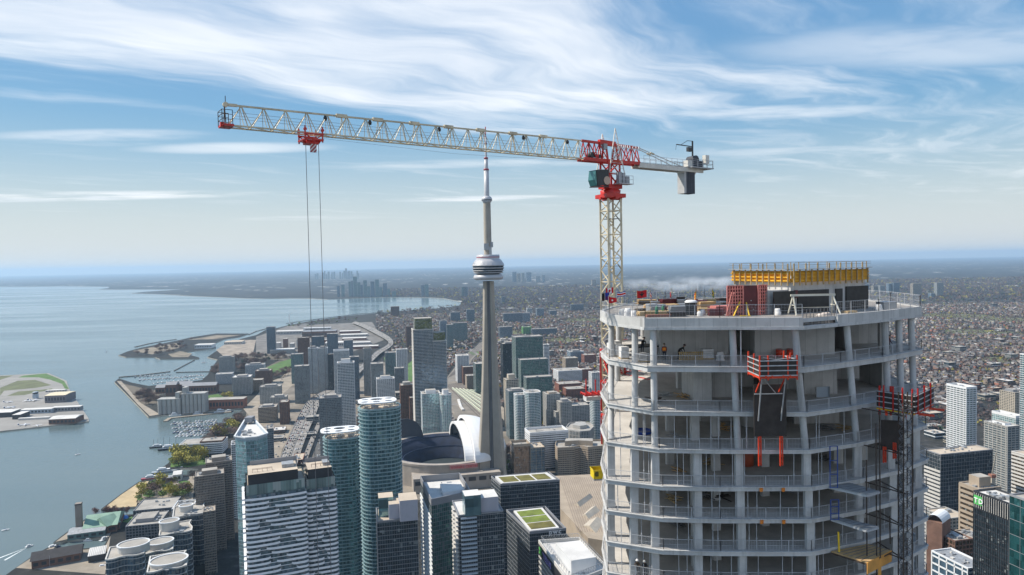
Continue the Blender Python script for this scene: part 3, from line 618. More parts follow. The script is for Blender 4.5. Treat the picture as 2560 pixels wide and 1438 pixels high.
# ------------------------------------------------------------------ the nearer towers, each with its own roof
def ROOF(pp, z): return ccw([tuple(G(a, b, z)[:2]) for a, b in pp])
def loc(root, pts): return [(p[0] - root.location.x, p[1] - root.location.y) for p in pts]
def block_on(root, pp, z0, z1, m, mt=None, name='roof_box'):
    """box on a roof: its top outline is given in photo pixels at level z1"""
    q = loc(root, ROOF(pp, z1)); zr = root.location.z; b = MB(); b.prism(q, z0 - zr, z1 - zr, 0, 1, bottom=False)
    return b.build(name, [m, mt or m], root)
def letters(text, size, m, parent, o, ex, ez, name='letter', depth=0.15, gap=0.0):
    """raised capital letters along ex, upright along ez, from point o"""
    ex = Vector(ex).normalized(); ez = Vector(ez).normalized(); ny = ex.cross(ez); x = 0.0; out = []
    for ch in text:
        cu = bpy.data.curves.new('letter', 'FONT'); cu.body = ch; cu.size = size; cu.extrude = depth; cu.offset = 0.02 * size; cu.resolution_u = 2
        tmp = bpy.data.objects.new('tmp', cu); COL.objects.link(tmp); bpy.context.view_layer.update()
        me = bpy.data.meshes.new_from_object(tmp); w = max((v.co.x for v in me.vertices), default=size * 0.3)
        bpy.data.objects.remove(tmp); bpy.data.curves.remove(cu)
        if ch != ' ':
            me.materials.clear(); me.materials.append(m); ob = bpy.data.objects.new(name, me); COL.objects.link(ob)
            mm = Matrix((ex, ez, ny)).transposed().to_4x4(); mm.translation = Vector(o) + ex * x; ob.matrix_world = mm
            if parent is not None: ob.parent = parent; ob.matrix_parent_inverse = Matrix.Identity(4)
            out.append(ob)
        x += w + size * (0.12 + gap) if ch != ' ' else size * 0.45
    return out
# --- white twin with curved balcony bands
M_BALC = mat('white_balcony', (0.82, 0.83, 0.86), 0.5, scale=0.3, var=0.05)
G_HP = glass('condo_glass', (0.12, 0.16, 0.18), 1.4, 3.0, plite=0.2, lite=(0.20, 0.22, 0.23), metal=0.35)
def balcony_tower(label, xl, xr, yt, d, deep, yaw, seed):
    fp, z1 = front(xl, xr, yt, d, deep, yaw); fp = ccw(fp); L = (Vector(fp[1]) - Vector(fp[0])).length
    root = empty('condo_tower', (fp[0][0], fp[0][1], 3.0), yaw, label, 'building'); h = z1 - 3.0        # local x runs along the front, y away
    q = [(0, 0), (L, 0), (L, deep), (0, deep)]
    MB().walls(q, 0, h - 6.4).build('curtain_wall', G_HP, root)
    MB().walls(offset(q, -0.8), h - 6.6, h).build('glass_parapet', glass('frosted_parapet', (0.20, 0.27, 0.26), 1.6, 7.0, plite=0.3, metal=0.3, lite=(0.36, 0.40, 0.38)), root)
    MB().poly(offset(q, -0.85), h - 1.3).build('roof', M_ROOFP, root)
    b = MB()
    for k in range(int(L / 1.6)): b.box((k * 1.6 + 1, 0.78, h - 3.2), (0.1, 0.1, 6.2))
    tag(b.build('mullion', M_GREYP, root), kind='stuff')
    MB().prism([(2.2, 1.9), (L * 0.87, 1.9), (L * 0.87, deep - 6), (2.2, deep - 6)], h - 1.25, h + 6.2, 0, 1, False).build('penthouse', [M_DARKP, M_ROOFP], root)
    MB().walls([(2.2, 1.9), (2.2, deep - 6)], h - 1.2, h + 6.25, closed=False).build('penthouse_side', M_OFFW, root)
    w = MB(); w.box((L * 0.72, deep * 0.42, h + 7.3), (L * 0.2, 8, 2.2)); w.build('cooling_unit', M_UNIT, root)
    f = MB()
    for i in range(5): f.bar((5 + i * 3, 6, h + 6.2), (5 + i * 3, 6, h + 8), 0.15); f.bar((5 + i * 3, 8, h + 6.2), (5 + i * 3, 8, h + 8), 0.15)
    for y in (6, 8): f.bar((5, y, h + 8), (17, y, h + 8), 0.18)
    f.build('roof_rail', M_BRICK, root)
    MB().box((L * 0.5, deep - 5.6, h + 4.5), (L * 0.8, 0.4, 9)).build('back_screen', M_GREYP, root)
    rr = random.Random(seed); slab = MB().ring(offset(q, 0.35), offset(q, -0.3), -0.14, 0.14).mesh('floor_slab', M_BALC)
    def band(x0, x1):
        m = MB(); N = 10; o = []; 
        for i in range(N + 1):
            u = i / N; x = x0 + (x1 - x0) * u; e = min(u, 1 - u) * 2; o.append((x, -0.35 - 1.35 * (1 - (1 - min(1, e * 1.6)) ** 3)))
        pts = o + [(x1, 0.1), (x0, 0.1)]; m.prism(ccw(pts), -0.14, 0.02)
        for i in range(N):
            a, c = o[i], o[i + 1]; m.face([(a[0], a[1], 0), (c[0], c[1], 0), (c[0], c[1], 1.3), (a[0], a[1], 1.3)])
            m.face([(c[0], c[1] + 0.12, 0), (a[0], a[1] + 0.12, 0), (a[0], a[1] + 0.12, 1.3), (c[0], c[1] + 0.12, 1.3)]); m.face([(a[0], a[1], 1.3), (c[0], c[1], 1.3), (c[0], c[1] + 0.12, 1.3), (a[0], a[1] + 0.12, 1.3)])
        return m.mesh('balcony', M_BALC)
    cache = {}
    for k in range(1, 30):
        z = h - 6.5 - 3.0 * k
        if z < 4: break
        link_mesh('floor_slab', slab, root, (0, 0, z))
        if k < 2: segs = [(0.2, L - 0.2)]
        else:
            ph = math.sin(k * 0.8 + seed) * 0.5 + 0.5; c0 = round(L * (0.22 + 0.16 * ((k // 2) % 3)), 1); gap = round(L * (0.10 + 0.08 * ((k * 7 + seed) % 3)), 1)
            if k % 9 == 0: segs = [(0.2, L - 0.2)]
            else: segs = [(0.2, c0), (min(L - 4, c0 + gap), L - 0.2)]
        for s in segs:
            if s not in cache: cache[s] = band(*s)
            link_mesh('balcony', cache[s], root, (0, 0, z))
        sd_ = cache.setdefault('side', MB().box((-0.9, deep * 0.3, 0.5), (1.5, deep * 0.55, 1.1)).box((-0.9, deep * 0.78, 0.5), (1.5, deep * 0.3, 1.1)).mesh('balcony', M_BALC))
        if k % 3: link_mesh('balcony', sd_, root, (0, 0, z))
    return root
balcony_tower('left block of the white twin with curved balcony bands and black penthouse', 611, 766, 1216, 425, 30, R(22), 3)
balcony_tower('right block of the white twin with curved balcony bands and black penthouse', 762, 841, 1201, 446, 26, R(22), 8)
# --- the two rounded towers under white canopies with round holes
G_ICE = glass('canopy_tower_glass', (0.075, 0.155, 0.175), 1.6, 3.1, plite=0.12, lite=(0.16, 0.24, 0.25), metal=0.55)
M_ICE = mat('pale_teal_band', (0.24, 0.34, 0.36), 0.35, scale=0.3, var=0.08)
def canopy_tower(label, xl, xr, yt, d, deep, cxl, cxr, cyt, yaw, holes):
    fp, z1 = front(xl, xr, yt, d, deep, yaw); fp = rounded(ccw(fp), 13, 7)
    st = S(G_ICE, M_ICE, fh=3.1, bay=3.2, st=0.75, so=0.45, mw=0.14, mo=0.1)
    root = tower('condo_tower', label, fp, z1, st, near=True, par=1.2, units=5, roof=M_ROOFP)
    zc = D((cxl + cxr) / 2, cyt, d).z + 1.0; P0 = D(cxl, cyt, d); k = wpx(cxr, cyt); n = Vector((math.cos(yaw), math.sin(yaw))); w = Vector((-n.y, n.x))
    L = (k * P0.y - P0.x) / (n.x - k * n.y); a = Vector((P0.x, P0.y)); W = deep * 0.92
    out = rounded([tuple(a), tuple(a + n * L), tuple(a + n * L + w * W), tuple(a + w * W)], 11, 6)
    loops = [[Vector((x, y, 0)) for x, y in loc(root, out)]]
    for u, v, r in holes:
        c = a + n * (L * u) + w * (W * v); loops.append([Vector((x, y, 0)) for x, y in loc(root, oval(c.x, c.y, r * 1.25, r, yaw, 18))][::-1])
    allp = [p for l in loops for p in l]; zt = zc - root.location.z; m = MB()
    for t in tessellate_polygon(loops):
        pa, pb, pc = (allp[i] for i in t)
        if (pb - pa).cross(pc - pa).z < 0: t = t[::-1]
        m.face([(allp[i].x, allp[i].y, zt) for i in t]); m.face([(allp[i].x, allp[i].y, zt - 0.8) for i in t[::-1]])
    for l in loops: m.walls([(p.x, p.y) for p in l], zt - 0.8, zt)
    m.build('canopy', mat('white_canopy', (0.78, 0.78, 0.78), 0.4, var=0.03), root)
    zr = z1 - root.location.z; b = MB(); rq = loc(root, offset(fp, -2.2)); cq = loc(root, offset(ccw(out), -2.0))
    for i in range(0, len(rq), 2):
        p = rq[i]; t = min(cq, key=lambda c: (c[0] - p[0]) ** 2 + (c[1] - p[1]) ** 2); b.bar((p[0], p[1], zr - 1.2), (t[0], t[1], zt - 0.8), 0.35)
        q = rq[(i + 2) % len(rq)]; t2 = min(cq, key=lambda c: (c[0] - q[0]) ** 2 + (c[1] - q[1]) ** 2); b.bar((p[0], p[1], zr - 1.2), (t2[0], t2[1], zt - 0.8), 0.22)
    b.build('strut', M_UNIT, root)
    return root
HOL = [(0.17, 0.3, 2.6), (0.47, 0.24, 2.9), (0.79, 0.28, 2.7), (0.2, 0.72, 2.6), (0.5, 0.68, 4.4), (0.82, 0.72, 2.8)]
canopy_tower('taller rounded teal tower under a white canopy with round holes', 900, 1005, 1026, 545, 26, 897, 995, 1013, R(16), HOL)
canopy_tower('shorter rounded teal tower under a white canopy with round holes', 810, 906, 1101, 585, 26, 801, 900, 1087, R(16), HOL)
# --- glass tower with the triangular white roof
zt = 190.0; fp = ROOF([(587.6, 1091), (614.3, 1094.5), (641.8, 1092), (667.7, 1083.5), (633, 1047), (614, 1047.5)], zt)
tr = tower('glass_tower', 'faceted glass tower with a triangular white-rimmed roof', [tuple(p) for p in fp], zt, S(G_TEALL, M_BLUEW, fh=3.4, bay=1.7, st=0.25, so=0.12, mw=0.12, mo=0.1), near=True, roof=M_ROOFW, units=6, par=2.6)
q = loc(tr, offset(fp, 0.4)); b = MB()
for i in range(len(q)): b.bar((*q[i], zt - 3), (*q[(i + 1) % len(q)], zt - 3), 1.2, 1.0)
b.build('roof_rim', M_WHITE, tr)
tip = Vector(max(loc(tr, fp), key=lambda p: p[1])); MB().box((tip.x, tip.y - 9, zt - 3 + 1.6), (7, 9, 5)).build('plant_screen', M_GREYP, tr)
B(578, 588, 1112, 1300, 24, 'greyw', 'condo_tower', 'white gridded tower peeking left of the triangular glass tower', yaw=R(20))
B(667, 683, 1072, 1290, 24, 'grey', 'condo_tower', 'grey condo peeking right of the triangular glass tower', yaw=R(20))
# --- grey boxed tower and its sister
d = 455.0; fp, z1 = front(943, 1044, 1303, d, 26)
r6 = tower('condo_tower', 'dark glass condo tower topped by two grey boxes and a glass box', fp, z1, S(G_DARK, M_GREYP, fh=3.0, bay=1.6, st=0.3, so=0.15, mw=0.12, mo=0.1), near=True, roof=M_ROOFP, units=0)
M_BOXG = mat('mauve_grey_cladding', (0.36, 0.36, 0.41), 0.6, scale=0.2, var=0.05)
def box_up(root, xl, xr, yt, dd, deep, m, name, zr, mt=None):
    fq, zz = front(xl, xr, yt, dd, deep); q = loc(root, ccw(fq)); b = MB(); b.prism(q, zr - root.location.z - 1, zz - root.location.z, 0, 1, False); return b.build(name, [m, mt or M_ROOFP], root)
G_BOX = glass('sky_box_glass', (0.16, 0.27, 0.30), 3.0, 6.0, plite=0.0, metal=0.7)
box_up(r6, 946, 983, 1246, d + 9, 11, G_BOX, 'glass_box', z1); box_up(r6, 972, 1000, 1262, d + 3, 12, M_BOXG, 'grey_box', z1); box_up(r6, 999, 1044, 1253, d + 0.3, 16, M_BOXG, 'grey_box', z1)
d = 462.0; fp, z1 = front(1146, 1258, 1288, d, 30)
r8 = tower('condo_tower', 'dark condo tower with white balconies on its left and a teal glass corner box', fp, z1, S(G_DARK, M_GREYP, fh=3.0, bay=1.6, st=0.3, so=0.15, mw=0.12, mo=0.1), near=True, roof=M_ROOFW, units=0)
box_up(r8, 1162, 1202, 1241, d - 0.4, 12, G_BOX, 'glass_box', z1, M_ROOFW); box_up(r8, 1199, 1246, 1246, d + 5, 16, M_BOXG, 'grey_box', z1, M_ROOFW)
me = MB().box((0, 0, 0.55), (1.5, 9, 1.1)).mesh('balcony', M_OFFW); n0 = Vector((math.cos(YAW), math.sin(YAW))); w0 = Vector((-n0.y, n0.x))
for k in range(1, 40):
    for v in (6, 20):
        p = Vector(fp[0]) - n0 * 0.8 + w0 * v; link_mesh('balcony', me, r8, (p.x - r8.location.x, p.y - r8.location.y, z1 - 3 - 3.0 * k), YAW)
me = MB().box((0, 0, 0.5), (11, 1.2, 1.0)).mesh('balcony', M_BLUEW)
for k in range(1, 40):
    p = Vector(fp[0]) + n0 * 7 - w0 * 0.7; link_mesh('balcony', me, r8, (p.x - r8.location.x, p.y - r8.location.y, z1 - 3 - 3.0 * k), YAW)
# --- hotel with a white sunken roof
z = 158.0; fp = ROOF([(1051, 1190), (1149, 1182), (1177, 1227), (1078, 1248)], z)
r7 = tower('hotel_tower', 'green glass tower with sunken white roof and white striped left side', fp, z, S(G_GREEN, M_GREYP, fh=3.4, bay=1.7, st=0.3, so=0.12, mw=0.14, mo=0.12), near=True, roof=M_ROOFW, units=5, par=5.5)
q = loc(r7, fp); b = MB()
e = min(range(4), key=lambda i: q[i][0] + q[(i + 1) % 4][0]); a, c = Vector(q[e]), Vector(q[(e + 1) % 4]); nrm = Vector(((c - a).y, -(c - a).x)).normalized()
for k in range(1, 34):
    p, s = a + nrm * 0.5, c + nrm * 0.5; zz = z - 3 - 12 - 3.4 * k
    b.bar((p.x, p.y, zz), (s.x, s.y, zz), 0.9, 1.2)
tag(b.build('sun_shade', M_WHITE, r7), kind='stuff')
block_on(r7, [(1100, 1210), (1150, 1205), (1160, 1224), (1108, 1232)], z - 6, z - 1.5, M_WHITE, M_ROOFW)
# --- dark offices with planted roofs
M_SEDUM = mat('sedum_roof', (0.14, 0.125, 0.03), 0.95, scale=0.12, var=0.3, fine=0.8)
M_SEDUMG = mat('green_sedum_roof', (0.15, 0.19, 0.03), 0.95, scale=0.12, var=0.3, fine=0.8)
z = 121.0; fp = ROOF([(1228, 1190), (1372, 1179), (1399, 1199), (1251, 1210)], z)
r9 = tower('office_tower', 'dark banded office tower with three brown planted roof beds', fp, z, S(G_DARK, M_GREYP, fh=3.8, bay=1.8, st=0.5, so=0.12, mw=0.12, mo=0.1), near=True, roof=M_DARKP, units=0, par=2.0)
block_on(r9, [(1238, 1191), (1368, 1181), (1390, 1198), (1255, 1208)], z - 3, z + 0.4, M_WHITE, M_ROOFW, 'roof_frame')
for a, c in ((0.03, 0.33), (0.36, 0.64), (0.68, 0.95)):
    P = [Vector(v) for v in ((1241, 1192), (1366, 1182.2), (1387, 1197.2), (1257, 1207))]; f = lambda u, v: (P[0] * (1 - u) + P[1] * u) * (1 - v) + (P[3] * (1 - u) + P[2] * u) * v
    block_on(r9, [tuple(f(a, 0.08)), tuple(f(c, 0.08)), tuple(f(c, 0.92)), tuple(f(a, 0.92))], z + 0.3, z + 0.65, M_SEDUM, None, 'planted_bed')
z = 118.0; fp = ROOF([(1266, 1274), (1363, 1265), (1415, 1320), (1324, 1329)], z)
r10 = tower('office_tower', 'dark glass office tower with a green planted roof and white sign', fp, z, S(G_DARK, M_GREYP, fh=3.8, bay=1.8, st=0.35, so=0.12, mw=0.12, mo=0.1), near=True, roof=M_DARKP, units=4, par=2.2)
block_on(r10, [(1284, 1277), (1356, 1269), (1398, 1319), (1326, 1327)], z - 3, z - 0.6, M_WHITE, M_ROOFW, 'roof_frame')
for i, (a, c) in enumerate(((0.03, 0.30), (0.34, 0.62), (0.66, 0.95))):
    P = [Vector(v) for v in ((1287, 1278), (1354, 1270.5), (1395, 1318), (1327, 1325.5))]; f = lambda u, v: (P[0] * (1 - u) + P[1] * u) * (1 - v) + (P[3] * (1 - u) + P[2] * u) * v
    block_on(r10, [tuple(f(0.05, a)), tuple(f(0.95, a)), tuple(f(0.95, c)), tuple(f(0.05, c))], z - 0.65, z - 0.3, M_SEDUMG if i < 2 else M_SEDUM, None, 'planted_bed')
q = loc(r10, fp); fr = sorted(q, key=lambda p: p[1])[:2]; fr.sort(key=lambda p: p[0]); a, c = Vector((*fr[0], 0)), Vector((*fr[1], 0)); ex = (c - a).normalized()
letters('pwc', 5.6, mat('sign_white', (0.75, 0.75, 0.75), 0.4, var=0.02), r10, tuple(a + ex * ((c - a).length - 15) + Vector((ex.y, -ex.x, 0)) * 0.5 + Vector((0, 0, z - 3 - 4.0))), ex, (0, 0, 1))
# --- office tower with the lit side sign and the white box on its roof
z = 136.0; fp = ROOF([(1347, 1350), (1448, 1343), (1520, 1418), (1425, 1455)], z)
r11 = tower('office_tower', 'striped office tower with a white roof box and a sign down its left side', fp, z, S(G_DARK, M_OFFW, fh=3.9, bay=1.8, st=1.0, so=0.3, mw=0.14, mo=0.2), near=True, roof=M_ROOFW, units=2, par=2.5)
block_on(r11, [(1389, 1358), (1450, 1351), (1490, 1393), (1428, 1402)], z - 3, z + 7, M_WHITE, M_ROOFW)
q = loc(r11, fp); e = min(range(4), key=lambda i: q[i][0] + q[(i + 1) % 4][0]); a, c = Vector((*q[e], 0)), Vector((*q[(e + 1) % 4], 0)); ex = (c - a).normalized(); nr = Vector((ex.y, -ex.x, 0))
MB().bar(tuple(a + nr * 0.5 + Vector((0, 0, z - 9))), tuple(c + nr * 0.5 + Vector((0, 0, z - 9))), 0.5, 7.0).build('sign_band', M_DARKP, r11)
letters('TELUS', 6.2, mat('sign_purple', (0.30, 0.24, 0.55), 0.4, var=0.02), r11, tuple(a + ex * 12 + nr * 0.85 + Vector((0, 0, z - 11.5))), ex, (0, 0, 1))
b = MB(); o = a + ex * 6 + nr * 0.9 + Vector((0, 0, z - 9))
for s in (-1, 1): b.bar(tuple(o - ex * 2.4 + Vector((0, 0, 2.2 * s))), tuple(o + ex * 2.4 - Vector((0, 0, 2.2 * s))), 0.3, 1.5)
b.build('sign_emblem', mat('sign_green', (0.12, 0.5, 0.10), 0.4, var=0.02), r11)
fr_ = MB(); qq = loc(r11, offset(fp, -1.5))
for i in range(4):
    p, s = Vector((*qq[i], z - 3)), Vector((*qq[(i + 1) % 4], z - 3)); nt_ = 14
    for k in range(nt_):
        u = p.lerp(s, k / nt_); v = p.lerp(s, (k + 1) / nt_); fr_.bar(u, u + Vector((0, 0, 3.5)), 0.18); fr_.bar(u + Vector((0, 0, 3.5)), v, 0.12)
    fr_.bar(p + Vector((0, 0, 3.5)), s + Vector((0, 0, 3.5)), 0.2)
fr_.build('roof_truss', M_UNIT, r11)
# --- brown zigzag hotel, bronze block, octagon, convention centre
z = 50.0; fp = ccw(ROOF([(1388, 1112), (1394, 1119), (1432, 1117.5), (1448, 1113), (1470, 1117), (1506, 1114), (1506, 1098), (1391, 1101)], z))
rh = tower('zigzag_hotel', 'brown zigzag hotel with dark ribbon windows left of the unfinished tower', fp, z, S(G_BRONZE, M_TAN, fh=3.3, bay=3.6, st=1.8, so=0.45, mw=0.5, mo=0.3), near=True, units=3, par=3)
block_on(rh, [(1412, 1103), (1446, 1101), (1482, 1103), (1482, 1096), (1415, 1096)], z - 3, z + 5, M_TAN, M_ROOFG, 'penthouse')
rb = B(1284, 1326, 1112, 1200, 26, S(glass('weathered_bronze', (0.16, 0.13, 0.11), 2.0, 4.0, plite=0.05, metal=0.6, rough=0.25), M_TAN, fh=9, st=0.15, so=0.05, mw=0.1, mo=0.05, bay=7), 'sculpted_office', 'bronze faceted office with open slanted roof frame right of the spire', near=True, units=1, par=4)
B(1326, 1362, 1120, 1198, 30, S(G_BLUE, M_TAN, fh=4.0, st=0.3, so=0.1, mw=0.5, mo=0.2, bay=9), 'sculpted_office', 'glass wing with gravel roof beside the bronze office', near=True, roof=M_ROOFP, units=3)
z = 52.0; fp = ROOF([(1416, 1066), (1424, 1074), (1450, 1078), (1474, 1076), (1484, 1066), (1476, 1056), (1450, 1053), (1424, 1057)], z)
ro = tower('octagon_office', 'eight-sided pale concrete office with a sunken roof', fp, z, S(G_GREY, M_CONC, fh=8, bay=3.0, st=1.0, so=0.5, mw=1.2, mo=0.6), near=True, units=1, par=2)
block_on(ro, [(1432, 1062), (1450, 1065), (1468, 1062), (1462, 1055), (1440, 1055)], z - 2, z + 4, M_CONC)
M_PLAZA = mat('ribbed_tan_roof', (0.37, 0.30, 0.225), 0.9, scale=0.05, var=0.15, fine=0.3)
z = 27.0; fp = ROOF([(1388, 1190), (1560, 1182), (1560, 1360), (1470, 1345), (1400, 1270)], z)
cv = empty('convention_hall', (*fp[0], 3.0), 0, 'low convention hall with wide tan ribbed roof and skylights', 'building'); q = loc(cv, fp)
MB().prism(q, 0, z - 3, 0, 0, False).build('roof', M_PLAZA, cv)
rib = MB(); a, c = Vector(q[0]), Vector(q[1])
for i in range(26):
    u0, u1 = G(1400 + 5 * i, 1193, z), G(1445 + 6 * i, 1330, z); rib.bar((u0.x - cv.location.x, u0.y - cv.location.y, z - 2.9), (u1.x - cv.location.x, u1.y - cv.location.y, z - 2.9), 0.8, 0.3)
tag(rib.build('roof_rib', mat('rib_brown', (0.25, 0.2, 0.16), 0.9), cv), kind='stuff')
for pp in ([(1436, 1262), (1468, 1240), (1482, 1244), (1450, 1268)], [(1455, 1290), (1478, 1268), (1500, 1278), (1472, 1298)], [(1458, 1314), (1474, 1300), (1512, 1302), (1490, 1334)]):
    P = [G(a, b, z) - cv.location for a, b in pp]; m0, m1 = (P[0] + P[3]) / 2 + Vector((0, 0, 4.5)), (P[1] + P[2]) / 2 + Vector((0, 0, 4.5)); b = MB()
    b.face([P[0], P[1], m1, m0]); b.face([P[2], P[3], m0, m1]); b.face([P[3], P[0], m0]); b.face([P[1], P[2], m1]); b.build('skylight_hood', M_BEIGE, cv)
# --- beige slabs and curved blocks by the harbour
def BD(xl, xr, yt, d, deep, st, name, label, **kw): return B(xl, xr, yt, PX((0, 0, 0))[1] if False else base_y(xl, d), deep, st, name, label, **kw)
def base_y(px, d):
    lo, hi = 700.0, 6000.0
    for _ in range(40):
        m = (lo + hi) / 2
        if dist_of(px, m) > d: lo = m
        else: hi = m
    return hi
M_HS = mat('harbour_precast', (0.25, 0.215, 0.185), 0.9, scale=0.08, var=0.12, stain=0.3)
SHS = S(glass('small_window_glass', (0.05, 0.055, 0.06), 1.6, 2.9, plite=0.12), M_HS, fh=2.9, bay=1.6, st=1.1, so=0.3, mw=0.55, mo=0.3)
BD(514, 580, 1158, 830, 24, SHS, 'apartment_slab', 'rear of the two brown beige harbour slabs with cluttered white roof', near=True, pent=4, units=5, pm=M_HS, yaw=R(24))
BD(488, 560, 1192, 800, 22, SHS, 'apartment_slab', 'front of the two brown beige harbour slabs', near=True, pent=4, units=5, pm=M_HS, yaw=R(24))
BD(508, 538, 1280, 745, 18, SHS, 'apartment_slab', 'low brown beige slab with peach roof before the harbour slabs', near=True, roof=M_ROOFP, yaw=R(24))
S_LOW = S(G_DARK, M_GREYP, fh=3.6, bay=3.6, st=0.8, so=0.3, mw=0.7, mo=0.3)
BD(314, 398, 1316, 845, 46, S_LOW, 'quay_office', 'low dark office on the quay with large square windows', near=True, units=6, pent=4)
BD(333, 432, 1277, 935, 46, S_LOW, 'quay_office', 'long low grey office with clay roof beside the planted park', near=True, units=5)
BD(430, 480, 1272, 860, 30, 'white', 'quay_office', 'white block with a roof pergola beside the harbour slabs', near=True, units=8)
S_CURV = S(glass('curved_condo_glass', (0.06, 0.095, 0.13), 2.0, 3.0, plite=0.1), M_OFFW, fh=5.8, bay=2.0, st=0.4, so=0.6, mw=0.1, mo=0.1, mm=M_GREYP)
def curved(label, xl, xr, yt, d, deep, drum=None, wav=1.6):
    fp, z1 = front(xl, xr, yt, d, deep, R(24)); a, b_, c, e = (Vector(p) for p in fp); n = (b_ - a); w = (e - a); pts = []
    for i in range(13): u = i / 12; pts.append(tuple(a + n * u - w.normalized() * (wav * math.sin(u * math.pi * 3))))
    for i in range(9): u = i / 8; pts.append(tuple(b_ + w * u + n.normalized() * (wav * math.sin(u * math.pi * 2))))
    pts += [tuple(e + n * 0.3), tuple(e)]
    r = tower('curved_condo', label, pts, z1, S_CURV, near=True, units=4, par=1.2)
    if drum:
        u, v, rad, hh = drum; p = a + n * u + w * v; zr = z1 - r.location.z
        o = loc(r, oval(p.x, p.y, rad * 1.25, rad, R(24))); MB().prism(o, zr - 3, zr + hh, 0, 1, False).build('roof_drum', [M_OFFW, M_ROOFG], r); MB().ring(offset(o, 0.5), offset(o, -0.8), zr + hh - 0.3, zr + hh + 0.7).build('drum_rim', M_WHITE, r)
    return r
curved('nearest curved glass condo with a round roof drum in the lower left', 264, 356, 1398, 620, 30, (0.72, 0.5, 11, 5))
curved('curved condo with a round roof drum behind the nearest one', 352, 428, 1385, 660, 30, (0.6, 0.5, 10, 4))
curved('curved condo with round cluttered roof at the bottom edge', 368, 462, 1430, 560, 34, (0.55, 0.4, 12, 2))
curved('wavy balconied condo with a white roof box at the harbour', 398, 476, 1338, 720, 34, (0.3, 0.5, 8, 8))
curved('tallest wavy balconied condo beside the beige slabs', 432, 512, 1292, 760, 36, (0.4, 0.5, 6, 5))
